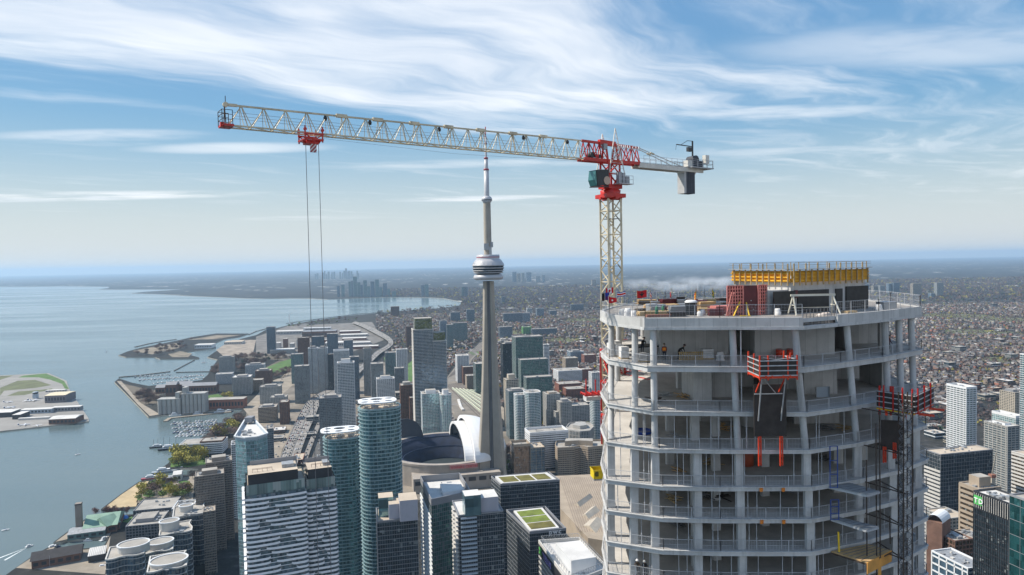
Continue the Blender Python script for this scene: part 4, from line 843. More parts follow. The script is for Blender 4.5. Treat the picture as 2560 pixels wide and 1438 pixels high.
# --- concrete spire with observation pod
def spire():
    d = 1054.0; base = D(1231, 1180, d); z0 = 3.0; X, Y = base.x, d; root = empty('observation_tower', (X, Y, z0), 0, 'tall concrete spire with a white ringed observation pod', 'tower')
    def zy(py): return D(1229, py, d).z - z0
    M_CN = mat('spire_concrete', (0.34, 0.305, 0.255), 0.9, scale=0.03, var=0.12, stain=0.35)
    M_CND = mat('spire_recess_shade', (0.05, 0.052, 0.05), 0.8, scale=0.05)  # shade of the deep recess between the legs, painted as a dark colour
    hs = [(0, 26.0), (25, 23.8), (60, 20.8), (100, 17.6), (130, 15.6), (170, 13.4), (210, 11.7), (260, 9.7), (zy(703), 8.3)]
    rings = []
    for h, r in hs:
        rc = 5.6 + r * 0.09; ring = []; hw = 3.4 + r * 0.03
        for k in range(3):
            a = R(-30 + 120 * k - 3); ca, sa = math.cos(a), math.sin(a)
            for u, v in ((r - 0.8, -hw), (r, -hw + 1.1), (r, hw - 1.1), (r - 0.8, hw)): ring.append((u * ca - v * sa, u * sa + v * ca, h))
            for da in (38, 82): ring.append((rc * math.cos(a + R(da)), rc * math.sin(a + R(da)), h))
        rings.append(ring)
    b = MB(); n = len(rings[0])
    for j in range(len(rings) - 1):
        for k in range(n):
            mi = 1 if k % 6 == 4 else 0
            b.face([rings[j][k], rings[j][(k + 1) % n], rings[j + 1][(k + 1) % n], rings[j + 1][k]], mi)
    b.build('shaft', [M_CN, M_CND], root)
    strip = MB()
    for k in range(3):
        a = R(30 + 120 * k - 3)
        for j in range(len(hs) - 1):
            (h0, r0), (h1, r1) = hs[j], hs[j + 1]; p0 = (4.9 + r0 * 0.09); p1 = (4.9 + r1 * 0.09)
            for s in (-1.1, 1.1):
                strip.bar((p0 * math.cos(a) - s * math.sin(a), p0 * math.sin(a) + s * math.cos(a), h0), (p1 * math.cos(a) - s * math.sin(a), p1 * math.sin(a) + s * math.cos(a), h1), 0.6, 0.6)
    strip.build('lift_rail', M_GREYP, root)
    k = d / FPX; zp = zy(700)
    white = mat('pod_white', (0.43, 0.43, 0.45), 0.4, scale=0.05, var=0.05); gl = mat('pod_glass', (0.02, 0.03, 0.045), 0.12, metal=0.4, var=0.2)
    def R_(w): return w * k / 2
    MB().lathe((0, 0, 0), [(R_(40), zy(699)), (R_(66), zy(699)), (R_(74), zy(696)), (R_(75), zy(692)), (R_(70), zy(687)), (R_(50), zy(685.5))], 40).build('radome_ring', white, root)
    MB().lathe((0, 0, 0), [(R_(52), zy(686)), (R_(68), zy(683)), (R_(77), zy(672)), (R_(77), zy(663))], 40).build('pod_window', gl, root)
    for y, w in ((681.5, 73.5), (676.5, 77), (670, 79), (663.5, 80)): MB().lathe((0, 0, 0), [(R_(w) - 1, zy(y + 1.4)), (R_(w), zy(y + 1.4)), (R_(w), zy(y - 1)), (R_(w) - 1.5, zy(y - 1))], 40).build('pod_ring', mat('pod_grey', (0.36, 0.36, 0.37), 0.5), root)
    MB().lathe((0, 0, 0), [(R_(80), zy(662.6)), (R_(72), zy(655)), (R_(62), zy(648.5)), (R_(57), zy(648))], 40).build('pod_roof', white, root)
    MB().lathe((0, 0, 0), [(R_(57.5), zy(649)), (R_(57.5), zy(637.5)), (R_(55), zy(637)), (R_(20), zy(637))], 32).build('upper_drum', white, root)
    MB().lathe((0, 0, 0), [(R_(58), zy(644)), (R_(58.2), zy(642))], 32).build('red_stripe', mat('pod_red', (0.35, 0.05, 0.09), 0.5), root)
    for i in range(24):
        a = i * math.pi / 12; MB().bar((R_(78) * math.cos(a), R_(78) * math.sin(a), zy(660)), (R_(66) * math.cos(a), R_(66) * math.sin(a), zy(651.5)), 0.5).build('roof_rib', white, root)
    MB().lathe((0, 0, 0), [(R_(19.5), zy(640)), (R_(18), zy(505))], 6).build('upper_shaft', M_CN, root)
    e = MB(); e.box((R_(-6), -5.5, zy(617)), (R_(24), 5, 10)); e.box((R_(20), -2, zy(612)), (4, 5, 8)); e.box((R_(13), -5, zy(627)), (R_(13), 5, 12)); e.build('equipment_box', M_UNIT, root)
    MB().lathe((0, 0, 0), [(R_(18), zy(507)), (R_(26), zy(502)), (R_(26.5), zy(497)), (R_(22), zy(493)), (R_(13), zy(490))], 24).build('sky_pod', white, root)
    MB().lathe((0, 0, 0), [(R_(26.8), zy(501.5)), (R_(27), zy(499.5))], 24).build('sky_pod_window', gl, root)
    for w, y0, y1, mm in ((13, 491, 425, white), (9.5, 422, 396.5, white), (5.6, 395, 344, white), (2.8, 344, 317, mat('mast_red', (0.30, 0.03, 0.05), 0.5))):
        MB().lathe((0, 0, 0), [(R_(w), zy(y0)), (R_(w * 0.96), zy(y1)), (0.01, zy(y1))], 10).build('antenna_mast', mm, root)
    for w, y in ((13, 424), (10, 395.5), (5.6, 359)): MB().lathe((0, 0, 0), [(R_(w), zy(y + 2)), (R_(w + 0.6), zy(y + 2)), (R_(w + 0.6), zy(y - 2)), (R_(w * 0.6), zy(y - 2))], 12).build('mast_collar', MATS['mast_red'], root)
spire()
# --- stadium with the roof pulled back
def stadium():
    zt = 38.0; c = G(1112, 1118, zt); c = Vector((c.x, c.y)); rad = 102.0
    root = empty('stadium', (c.x, c.y, 3.0), 0, 'round concrete stadium with its white roof slid back and a dark bowl', 'stadium'); h = zt - 3
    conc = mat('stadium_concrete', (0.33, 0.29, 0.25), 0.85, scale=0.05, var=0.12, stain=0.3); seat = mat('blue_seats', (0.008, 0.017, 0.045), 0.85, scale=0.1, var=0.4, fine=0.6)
    out = oval(0, 0, rad, rad, YAW, 48); b = MB(); b.walls(out, 0, h); b.ring(offset(out, 0.6), offset(out, -8), h - 3, h + 0.2); b.build('outer_wall', conc, root)
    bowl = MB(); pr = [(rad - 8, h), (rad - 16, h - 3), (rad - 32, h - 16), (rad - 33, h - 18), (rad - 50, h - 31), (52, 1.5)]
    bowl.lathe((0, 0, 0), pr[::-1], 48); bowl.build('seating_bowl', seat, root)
    MB().poly(oval(0, 0, 53, 53, 0, 32), 1.4).build('playing_field', mat('field_dark', (0.015, 0.025, 0.03), 0.9, scale=0.1), root)  # playing field coloured near black all over
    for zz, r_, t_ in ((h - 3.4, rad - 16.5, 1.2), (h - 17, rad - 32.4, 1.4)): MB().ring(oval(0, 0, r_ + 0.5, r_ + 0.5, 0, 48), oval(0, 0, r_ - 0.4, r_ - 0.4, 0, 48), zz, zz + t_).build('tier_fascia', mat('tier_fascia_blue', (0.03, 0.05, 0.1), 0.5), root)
    n = Vector((math.cos(YAW), math.sin(YAW), 0)); w = Vector((-n.y, n.x, 0)); roofm = mat('white_dome', (0.74, 0.74, 0.74), 0.45, scale=0.02, var=0.03); inner = mat('dome_truss_dark', (0.05, 0.055, 0.07), 0.7)
    def vault(cx, span, rise, x0, x1, end, zb, name):
        b = MB(); N = 28; M = 8; rows = []
        for j in range(M + 1):
            u = j / M; k = math.sqrt(max(0.0, 1 - (u * end) ** 2)); row = []
            for i in range(N + 1):
                th = math.pi * i / N; p = n * (x0 + (x1 - x0) * u) - w * (span * k * math.cos(th)) + Vector((0, 0, zb + rise * k * math.sin(th))); row.append(p)
            rows.append(row)
        for j in range(M):
            for i in range(N): b.face([rows[j][i], rows[j][i + 1], rows[j + 1][i + 1], rows[j + 1][i]], 0, None, True)
        for i in range(N):
            a, c2 = rows[0][i], rows[0][i + 1]; cc = n * x0 + Vector((0, 0, zb)); a2, c3 = cc + (a - cc) * 0.9, cc + (c2 - cc) * 0.9
            b.face([a2, c3, c2, a], 0); b.face([a2 + n * 4, c3 + n * 4, c3, a2], 1); b.face([rows[1][i] * 0.985, rows[1][i + 1] * 0.985, c3, a2], 1)
        for i in range(N):
            a, c2 = rows[0][i], rows[0][i + 1]; cc = n * (x0 + 14) + Vector((0, 0, zb)); b.face([cc, cc + (c2 - n * x0 - Vector((0, 0, zb))) * 0.9, cc + (a - n * x0 - Vector((0, 0, zb))) * 0.9], 1)
        b.build(name, [roofm, inner], root)
    vault(0, 101, 48, 34, 98, 0.97, h - 1, 'roof_panel'); vault(0, 92, 38, 20, 60, 0.3, h - 1, 'roof_panel')
    arch = MB(); N = 20
    for i in range(N):
        t0, t1 = math.pi * i / N, math.pi * (i + 1) / N; f = lambda t: w * (86) + n * (-58 + 30 * math.cos(t)) + Vector((0, 0, h - 2 + 34 * math.sin(t)))
        arch.face([w * 86 - n * 58 + Vector((0, 0, h - 2)), f(t0), f(t1)]); arch.bar(f(t0), f(t1), 1.5)
    arch.build('end_screen', inner, root)
    p = n * (-4) - w * (rad + 1.0); o = p + Vector((0, 0, h - 6.2))
    MB().bar(tuple(o - n * 2 + Vector((0, 0, 2.2))), tuple(o + n * 40 + Vector((0, 0, 2.2))), 1.2, 6.6).build('sign_board', mat('sign_board_rose', (0.42, 0.20, 0.19), 0.6), root)
    letters('ROGERS CENTRE', 4.4, mat('sign_red', (0.48, 0.03, 0.03), 0.5), root, tuple(o + n * 0.2 - w * 0.8 + Vector((0, 0, 0.6))), n, (0, 0, 1), gap=0.02)
    fq = [(Vector((0, 0, 0)) - w * (rad + 14) + n * s) for s in (-62, 70)]; base = MB()
    base.prism(ccw([tuple((fq[0])[:2]), tuple(fq[1][:2]), tuple((fq[1] + w * 40)[:2]), tuple((fq[0] + w * 40)[:2])]), 0, h - 13, 0, 0, False); base.build('front_block', conc, root)
    gl = MB()
    for s in range(8): gl.box(tuple(fq[0] + n * (8 + s * 16) - w * 0.2 + Vector((0, 0, h - 20))), (11, 0.5, 6), YAW)
    tag(gl.build('window_band', M_DARKP, root), kind='stuff')
stadium()

q_ = Vector((td['kx'], td['ky'])) + w_ * (td['Lw'] - 6.5) - n_ * 0.62; zt_ = D(2524, 1258, 400).z - 3
MB().bar((q_.x, q_.y, zt_ - 5.2), (q_.x + w_.x * 5.6, q_.y + w_.y * 5.6, zt_ - 5.2), 0.3, 5.6).build('sign_board', mat('sign_bank_green', (0.10, 0.42, 0.12), 0.4), td)
letters('TD', 4.2, MATS['sign_white'], td, (q_.x + w_.x * 5.2 - n_.x * 0.3, q_.y + w_.y * 5.2 - n_.y * 0.3, zt_ - 6.8), (-w_.x, -w_.y, 0), (0, 0, 1))
# ------------------------------------------------------------------ the unfinished tower in front
M_SC = mat('site_concrete', (0.54, 0.54, 0.535), 0.85, scale=0.6, var=0.13, bump=0.2, stain=0.55, fine=5.0)
M_SCD = mat('site_concrete_dusty', (0.50, 0.475, 0.445), 0.9, scale=0.35, var=0.16, fine=3.0)
def formed_concrete():
    m = bpy.data.materials.new('board_formed_concrete'); m.use_nodes = True; t = NT(m.node_tree); b = t.n['Principled BSDF']; co = t.new('ShaderNodeTexCoord').outputs['Object']
    x, y, z = t.sep(co); h = t.math('ADD', x, t.math('MULTIPLY', y, 0.37))
    cell = t.comb(t.math('FLOOR', t.math('DIVIDE', h, 1.22)), t.math('FLOOR', t.math('DIVIDE', z, 2.44)), 0.0)
    wn = t.new('ShaderNodeTexWhiteNoise'); t.l.new(cell, wn.inputs['Vector'])
    jx = t.math('ABSOLUTE', t.math('SUBTRACT', t.math('FRACT', t.math('DIVIDE', h, 1.22)), 0.5)); joint = t.smooth(jx, 0.478, 0.492)
    n = t.noise(co, 0.9, 6, 0.65); s = t.noise(t.comb(t.math('MULTIPLY', h, 2.2), t.math('MULTIPLY', z, 0.15)), 1.0, 4, 0.6)
    c = t.ramp(t.math('ADD', t.math('MULTIPLY', n, 0.7), t.math('MULTIPLY', wn.outputs['Value'], 0.3)), ((0.2, (0.37, 0.37, 0.365)), (0.55, (0.51, 0.505, 0.495)), (0.85, (0.61, 0.60, 0.59))))
    c = t.mix(t.math('MULTIPLY', t.smooth(s, 0.52, 0.75), 0.35), c, (0.17, 0.165, 0.16, 1)); c = t.mix(t.math('MULTIPLY', joint, 0.5), c, (0.16, 0.16, 0.155, 1))
    t.l.new(c, b.inputs['Base Color']); b.inputs['Roughness'].default_value = 0.85
    MATS['formed'] = m; return m
M_FORM = formed_concrete()
M_RAIL = mat('galvanised_rail', (0.46, 0.47, 0.49), 0.5, metal=0.2, scale=2, var=0.12)
M_STEEL = mat('dull_steel', (0.20, 0.20, 0.21), 0.5, metal=0.5, scale=2, var=0.2)
M_RUSTD = mat('dark_rusty_steel', (0.075, 0.055, 0.045), 0.7, metal=0.3, scale=3, var=0.35)
M_REDP = mat('red_paint', (0.52, 0.022, 0.015), 0.42, scale=1.5, var=0.14, stain=0.25)
M_ORED = mat('orange_red_paint', (0.62, 0.05, 0.015), 0.45, scale=1.5, var=0.14)
M_YEL = mat('yellow_formply', (0.72, 0.38, 0.02), 0.55, scale=1.2, var=0.18, stain=0.3)
M_TIMB = mat('timber', (0.42, 0.30, 0.15), 0.85, scale=1.5, var=0.25, stain=0.2)
M_PLY = mat('plywood', (0.50, 0.32, 0.15), 0.8, scale=0.8, var=0.2, stain=0.15)
M_BLKP = mat('black_formply', (0.014, 0.014, 0.015), 0.45, scale=1.3, var=0.5)
M_DKBR = mat('dark_brown_board', (0.035, 0.028, 0.026), 0.65, scale=1.0, var=0.3)
M_PINK = mat('red_oxide_frame', (0.60, 0.20, 0.17), 0.6, scale=1.5, var=0.2)
M_MARO = mat('maroon_formply', (0.10, 0.014, 0.018), 0.5, scale=1.2, var=0.3, stain=0.3)
M_TARP = mat('pale_tarp', (0.66, 0.57, 0.50), 0.7, scale=1.0, var=0.12, bump=0.6)
M_BAG = mat('white_bag', (0.68, 0.67, 0.66), 0.8, scale=2.0, var=0.12, bump=0.6)
M_BLUES = mat('blue_steel', (0.02, 0.06, 0.25), 0.5, scale=1, var=0.2)
PA = [(10.2, 79.2), (10.28, 73.06), (13.0, 67.2), (20.1, 66.0), (27.6, 64.7), (32.0, 67.0), (38.0, 70.4), (45.6, 75.9), (46.8, 84), (46.5, 91), (43, 97.5), (36, 100), (28.4, 101), (22, 98.5), (17, 93), (12.3, 85)]
PB = [(9.45, 74.5), (9.2, 69.0), (14.5, 66.6), (20.0, 66.0), (28.8, 65.6), (35.0, 67.8), (40.5, 70.6), (45.2, 74.0), (46.3, 84), (46.2, 91), (42.5, 97.5), (36, 100), (28, 101), (21.5, 98.5), (16, 92), (11.2, 84)]
def plan(t): return [((1 - t) * a[0] + t * b[0], (1 - t) * a[1] + t * b[1]) for a, b in zip(PA, PB)]
LV = [(336.15, 335.10, 0.0), (331.48, 330.97, 0.15), (327.05, 326.66, 0.5), (323.32, 322.96, 0.8), (319.65, 319.25, 1.0), (316.48, 316.08, 1.0), (313.25, 312.82, 1.0), (310.05, 309.65, 1.0), (306.9, 306.5, 1.0), (303.7, 303.3, 1.0)]
SITE = empty('unfinished_tower', (28, 83, 3.0), 0, 'grey concrete high-rise under construction with open floors', 'building')
SL = -Vector(SITE.location)
def sb(mb, name, m, parent=None): return mb.build(name, m, SITE if parent is None else parent, tuple(SL) if parent is None else None)
def edge_pt(poly, px, inset=0.0):
    k = wpx(px)
    for i in range(7):
        a, b = Vector(poly[i]), Vector(poly[i + 1]); fa, fb = a.x - k * a.y, b.x - k * b.y
        if fa == fb: continue
        t = fa / (fa - fb)
        if 0 <= t <= 1 and i > 0 or (i == 0 and 0 <= t <= 1):
            p = a.lerp(b, t); c = (Vector((28, 83)) - p).normalized(); return p + c * inset
    p = Vector(poly[0] if px < 1600 else poly[7]); return p + (Vector((28, 83)) - p).normalized() * inset
# floor plates
for i, (zt, zb, t) in enumerate(LV):
    P = plan(t); b = MB()
    if i == 0:
        b.prism(offset(P, -0.3), 335.75, 336.15, 0, 1); sb(b, 'roof_slab', [M_SC, mat('stained_deck', (0.27, 0.245, 0.22), 0.9, scale=0.5, var=0.35, fine=3.0)])
        for k in range(16):
            a, c = Vector(P[k]), Vector(P[(k + 1) % 16]); e = (c - a).normalized(); n = Vector((e.y, -e.x)); top = 335.45 if k == 4 else 336.27
            q = [tuple(a), tuple(c), tuple(c - n * 0.29), tuple(a - n * 0.29)]
            sb(MB().prism(q, 335.10, top), 'edge_beam', M_FORM); a2, c2 = a + n * 0.05 + e * 0.02, c + n * 0.05 - e * 0.02
            sb(MB().prism([tuple(a2), tuple(c2), tuple(c2 - n * 0.04), tuple(a2 - n * 0.04)], 335.10, 335.38), 'edge_band', M_SC)
    else:
        b.prism(P, zb, zt, 0, 1); sb(b, 'floor_slab', [M_SC, M_SCD])
        lip = MB()
        for k in range(16):
            a, c = Vector(P[k]), Vector(P[(k + 1) % 16]); lip.bar((a.x, a.y, zt + 0.03), (c.x, c.y, zt + 0.01), 0.2, 0.07)
        sb(lip, 'slab_upstand', M_SC)
low = plan(1.0); b = MB(); b.walls(low, 3, 300.0); b.poly(low, 300.0, 1); sb(b, 'glazed_shaft', [G_TEAL, M_SCD])
# columns
CX = [(1516, 1511, 1507), (1577, 1573, 1566), (1624, 1625, 1622), (1829, 1843, 1851), (1993, 2022, 2034), (2130, 2158, 2166), (2230, 2244, 2256), (2265, 2277, 2290), (2296, 2307, 2322)]
def cpx(c, z):
    if z > 322.9: u = (336 - z) / 13.0; return c[0] + (c[1] - c[0]) * u
    u = (322.9 - z) / 10.0; return c[1] + (c[2] - c[1]) * min(1.3, u)
for i in range(len(LV) - 1):
    zt, zb = LV[i][1] if i else 335.75, LV[i + 1][0]; t = (LV[i][2] + LV[i + 1][2]) / 2; P = plan(t)
    rows = list(CX) + ([(1735, 1735, 1735), ] if i >= 3 else [])
    for c in rows:
        a = edge_pt(plan(LV[i + 1][2]), cpx(c, zb), 0.75); e = edge_pt(plan(LV[i][2]), cpx(c, zt), 0.75)
        if i < 3: m = MB().tube((a.x, a.y, zb - 0.01), (e.x, e.y, zt + 0.01), 0.33, n=14)
        else:
            mid = (a + e) / 2; m = MB().box((mid.x, mid.y, (zb + zt) / 2), (0.78, 0.42, zt - zb + 0.02), R(8))
        sb(m, 'column', M_SC)
    for k in range(8, 16):
        p = Vector(P[k]); p = p + (Vector((28, 83)) - p).normalized() * 1.0; sb(MB().tube((p.x, p.y, zb - 0.01), (p.x, p.y, zt + 0.01), 0.36, n=10), 'column', M_SC)
    if i >= 1:
        for px, dd in ((1672, 74.0), (1787, 71.5), (1735, 70.0), (1910, 72.5)) if i >= 2 else ((1700, 79),):
            g = D(px, 900, dd); sb(MB().box((g.x, g.y, (zb + zt) / 2), (0.85, 0.5, zt - zb + 0.02), R(10)), 'inner_column', M_SC)
# core walls, different on every storey
def wall(px0, px1, d, th, zb, zt, name='core_wall', m=None, yaw=0.0, ex=0.0):
    fp, _ = front(px0, px1, 900, d, th, yaw); return sb(MB().prism(ccw(fp), zb - 0.01, zt + 0.01, 0, 0, False), name, m or M_FORM)
for i in range(len(LV) - 1):
    zt, zb = LV[i][1] if i else 335.75, LV[i + 1][0]
    if i == 0: L = [(1650, 1822, 74.6, 0.5), (1650, 1657, 75.1, 9), (1822, 1888, 81, 0.4), (1888, 2087, 73.2, 0.5), (2118, 2206, 82, 0.5), (2118, 2126, 76, 6), (1888, 1894, 74.7, 8), (2200, 2222, 76.5, 0.5)]
    elif i == 1: L = [(1733, 1779, 71.6, 5), (1779.5, 1840, 73.3, 0.5), (1840, 1884, 79, 0.5), (1905, 1990, 77, 0.5), (2010, 2093, 74.0, 0.6), (2093, 2150, 83, 0.5), (2205, 2222, 76.5, 5), (1730, 1735, 77.1, 8)]
    elif i == 2: L = [(1750, 1832, 78, 5), (1860, 1884, 75, 2), (1985, 2098, 76, 0.5), (2098, 2190, 84, 0.5), (1700, 1760, 86, 0.5)]
    else: L = [(1905, 1952, 77, 3.5), (1790, 1850, 83, 0.5), (2085, 2108, 73, 1), (2145, 2170, 74, 0.6), (1985, 2075, 84, 0.5), (2225, 2262, 79, 4)]
    for q in L: wall(q[0], q[1], q[2], q[3], zb, zt)
    sb(MB().prism([(21.5, 84.5), (36.5, 84.5), (36.5, 94), (21.5, 94)], zb - 0.01, zt + 0.01, 0, 0, False), 'lift_core', M_FORM)
# railings: one run for each side of each floor
def rail_run(a, b, z, h=1.07, step=2.3, mesh=True, w=0.05):
    a, b = Vector(a), Vector(b); L = (b - a).length; n = max(1, round(L / step)); m = MB()
    for k in range(n + 1):
        p = a.lerp(b, k / n); m.bar((p.x, p.y, z - 0.25), (p.x, p.y, z + h), w)
    for zz, t in ((h, w * 0.75), (h * 0.52, w * 0.45), (0.1, w * 0.5)): m.bar((a.x, a.y, z + zz), (b.x, b.y, z + zz), t)
    if mesh:
        for zz in (0.2, 0.31, 0.42, 0.66, 0.78, 0.9): m.bar((a.x, a.y, z + zz * h), (b.x, b.y, z + zz * h), 0.008)
        for k in range(1, int(L / 0.3)):
            p = a.lerp(b, k * 0.3 / L); m.bar((p.x, p.y, z + 0.05), (p.x, p.y, z + h), 0.007)
    return m
for i, (zt, zb, t) in enumerate(LV[:9]):
    P = offset(plan(t), -0.12 if i else -0.15)
    for k in range(16):
        if k == 4 and i == 0: continue
        sb(rail_run(P[k], P[(k + 1) % 16], zt + (0.12 if i == 0 else 0.03), 1.25 if i == 0 else 1.07, mesh=k < 9), 'railing', M_RAIL)
P0 = plan(0.0); sb(rail_run(Vector(P0[4]) + Vector((0.2, 0.5)), Vector(P0[5]) + Vector((-0.1, 0.5)), 335.5, 1.5, 0.5), 'notch_railing', M_STEEL)
# steel props between floors near the edge
rr = random.Random(2)
for i in range(2, 8):
    zt, zb = LV[i][1], LV[i + 1][0]
    for px in (1532, 1592, 1612, 1687, 1706, 1769, 1790, 1829, 1863, 1886, 1955, 1990, 2045, 2060, 2120, 2150, 2185, 2215, 2300):
        if i == 2 and px in (1955, 1990, 2300, 2215) or 1875 < px < 1975 and i == 3: continue
        p = edge_pt(plan(LV[i][2]), px + rr.uniform(-9, 9), 0.45); m = MB(); m.tube((p.x, p.y, zb), (p.x, p.y, zt), 0.035, n=5); m.tube((p.x, p.y, zb + 1.1), (p.x, p.y, zb + 1.25), 0.07, n=5); sb(m, 'prop', M_RAIL)
for px, ins, i, dz in ((1852, 1.0, 0, 0), (1853, 1.0, 1, 0), (1866, 0.8, 2, 0)):
    p = edge_pt(plan(0.2), px, ins); sb(MB().tube((p.x, p.y, LV[i + 1][0]), (p.x, p.y, LV[i][1] + 0.02), 0.06, n=8), 'riser_pipe', mat('pvc_white', (0.62, 0.64, 0.66), 0.4))
for px, i in ((1901, 4), (1956, 4), (1902, 5), (1957, 5)):
    p = edge_pt(plan(1), px, -0.12); zt, zb, _ = LV[i]; sb(MB().box((p.x, p.y, (zt + zb) / 2), (0.32, 0.2, 0.34), R(45)), 'anchor_shoe', mat('safety_orange', (0.75, 0.22, 0.02), 0.5))
# roof level: concrete upstand, black and maroon form panels
DK = 336.15
def vwall(px0, px1, d0, d1, z0, z1, th, m, name, label=None, cat=None, group=None, rootp=SITE):
    a, b = D(px0, 760, d0), D(px1, 760, d1); e = Vector((b.x - a.x, b.y - a.y)).normalized(); n = Vector((-e.y, e.x))
    q = ccw([(a.x, a.y), (b.x, b.y), (b.x + n.x * th, b.y + n.y * th), (a.x + n.x * th, a.y + n.y * th)])
    if rootp is SITE: return sb(MB().prism(q, z0, z1, 0, 0), name, m)
    cx, cy = q[0]; o = MB().prism([(x - cx, y - cy) for x, y in q], 0, z1 - z0).build(name, m, None, (cx, cy, z0)); return tag(o, label, cat, group)
K = Vector((29.1, 71.2)); U = Vector((0.906, 0.423)); V = Vector((-0.423, 0.906))
def kq(u0, u1, v0, v1): return [tuple(K + U * u + V * v) for u, v in ((u0, v0), (u1, v0), (u1, v1), (u0, v1))]
sb(MB().prism(kq(0.15, 11.4, 0.15, 8.3), DK, 339.75, 0, 0, False), 'roof_core', M_FORM)
sb(MB().prism(kq(-2.6, 12.2, 0.6, 6), DK + 0.01, 338.6, 0, 0, False), 'roof_core_base', M_FORM)
def panel_on(u0, u1, z0, z1, name, label, m, v=-0.02, th=0.14, cat='formwork panel', group=None, ribs=True):
    q = kq(u0, u1, v, v + th); r = empty(name, (*q[0], z0), 0, label, cat, group); lq = [(x - q[0][0], y - q[0][1]) for x, y in q]
    MB().prism(lq, 0, z1 - z0).build('face_sheet', m, r)
    b = MB()
    for k in range(2): z = 0.5 + k * (z1 - z0 - 1.0); b.bar((lq[0][0], lq[0][1], z), (lq[1][0], lq[1][1], z), 0.1, 0.12)
    if ribs: b.build('waler', M_STEEL, r)
    return r
panel_on(-2.5, 0.5, DK, 338.5, 'black_form_panel', 'black form panel standing just right of the maroon formwork', M_BLKP, -0.15, ribs=False)
panel_on(1.0, 5.6, DK, 338.5, 'black_form_panel', 'wide black form panel behind the white gantry frame', M_BLKP, ribs=False)
panel_on(6.7, 7.7, DK, 338.5, 'black_form_panel', 'narrow black form panel between pale concrete strips', M_BLKP, ribs=False)
panel_on(8.3, 11.8, DK, 338.7, 'black_form_panel', 'black form panel at the right end of the roof core', M_BLKP, ribs=False)
panel_on(0.55, 1.0, DK + 1.6, 338.55, 'maroon_shutter', 'small maroon panel above the gantry frame', M_MARO, ribs=False, cat='formwork')
# yellow wall form on top of the core
yf = empty('yellow_wall_form', (K.x, K.y, 339.2), 0, 'yellow timber wall formwork crowning the roof core with guard rails', 'formwork')
def L2(p, z): return (p.x - K.x, p.y - K.y, z - 339.2)
for (o, e, Ln, nn, my) in ((K, U, 11.5, -V, M_YEL), (K, V, 8.4, -U, M_YEL)):
    a, b = o + nn * 0.0, o + e * Ln
    MB().bar(L2(a + nn * 0.1, 339.98), L2(b + nn * 0.1, 339.98), 0.12, 1.2).build('form_sheet', my, yf)
    for z in (339.55, 339.92, 340.3): MB().bar(L2(a + nn * 0.28, z), L2(b + nn * 0.28, z), 0.16, 0.12).build('waler', my, yf)
    for k in range(int(Ln / 0.86) + 1):
        p = o + e * min(Ln, k * 0.86) + nn * 0.42; tall = k % 2 == 0
        MB().bar(L2(p, 339.05), L2(p, 341.35 if tall else 340.7), 0.12, 0.12).build('soldier', M_TIMB, yf)
    MB().bar(L2(a + nn * 0.3, 340.75), L2(b + nn * 0.3, 340.75), 0.9, 0.06).build('walkway', M_UNIT, yf)
    for z in (341.2, 341.42): MB().bar(L2(a + nn * 0.55, z), L2(b + nn * 0.55, z), 0.035).build('guard_rail', M_STEEL, yf)
for (o, e, Ln) in ((K + V * 8.4, U, 11.5), (K + U * 11.5, V, 8.4)):
    for k in range(int(Ln / 1.3) + 1): p = o + e * (k * 1.3); MB().bar(L2(p, 339.8), L2(p, 341.4), 0.08).build('post', M_TIMB, yf)
    MB().bar(L2(o, 341.42), L2(o + e * Ln, 341.42), 0.035).build('guard_rail', M_STEEL, yf)
# maroon form with red oxide frames
mf = empty('maroon_wall_form', tuple(D(1858, 790, 70.2).xy) + (DK,), 0, 'maroon wall form with red frame grids and ladder on the roof deck', 'formwork'); O = Vector(mf.location)
def grid_panel(pa, pb, h, nx, nz, m, name):
    b = MB(); a, c = Vector(pa), Vector(pb)
    for k in range(nx + 1): p = a.lerp(c, k / nx); b.bar((p.x, p.y, 0), (p.x, p.y, h), 0.09 if k % nx else 0.14)
    for k in range(nz + 1): b.bar((a.x, a.y, h * k / nz), (c.x, c.y, h * k / nz), 0.09)
    return b.build(name, m, mf)
def lp(px, d): g = D(px, 780, d); return (g.x - O.x, g.y - O.y)
hM = 3.05
grid_panel(lp(1819, 69.6), lp(1858, 70.0), hM, 6, 9, M_PINK, 'frame_grid'); grid_panel(lp(1896, 70.0), lp(1917, 70.9), hM, 4, 9, M_PINK, 'frame_grid')
a, c = lp(1858, 70.1), lp(1896, 70.1); MB().bar((*a, hM / 2), (*c, hM / 2), 0.12, hM).build('face_sheet', M_MARO, mf)
a, c = lp(1819, 69.85), lp(1858, 70.25); MB().bar((*a, hM / 2), (*c, hM / 2), 0.08, hM).build('face_sheet', M_MARO, mf)
a, c = lp(1896, 70.3), lp(1917, 71.2); MB().bar((*a, hM / 2), (*c, hM / 2), 0.08, hM).build('face_sheet', M_MARO, mf)
ld = MB(); p0, p1, q0, q1 = lp(1815, 69.0), lp(1821, 69.0), lp(1830, 69.4), lp(1836, 69.4)
ld.bar((*p0, 0), (*q0, 2.4), 0.06); ld.bar((*p1, 0), (*q1, 2.4), 0.06)
for k in range(1, 9): u = k / 9; ld.bar((p0[0] + (q0[0] - p0[0]) * u, p0[1] + (q0[1] - p0[1]) * u, 2.4 * u), (p1[0] + (q1[0] - p1[0]) * u, p1[1] + (q1[1] - p1[1]) * u, 2.4 * u), 0.04)
ld.build('ladder', M_PINK, mf)
for a, c, h in ((lp(1834, 68.6), lp(1850, 69.8), 1.4), (lp(1873, 68.6), lp(1866, 69.9), 1.3)): MB().bar((*a, 0.05), (*c, h), 0.1).build('push_pull_prop', mat('prop_yellow', (0.75, 0.48, 0.02), 0.5), mf)
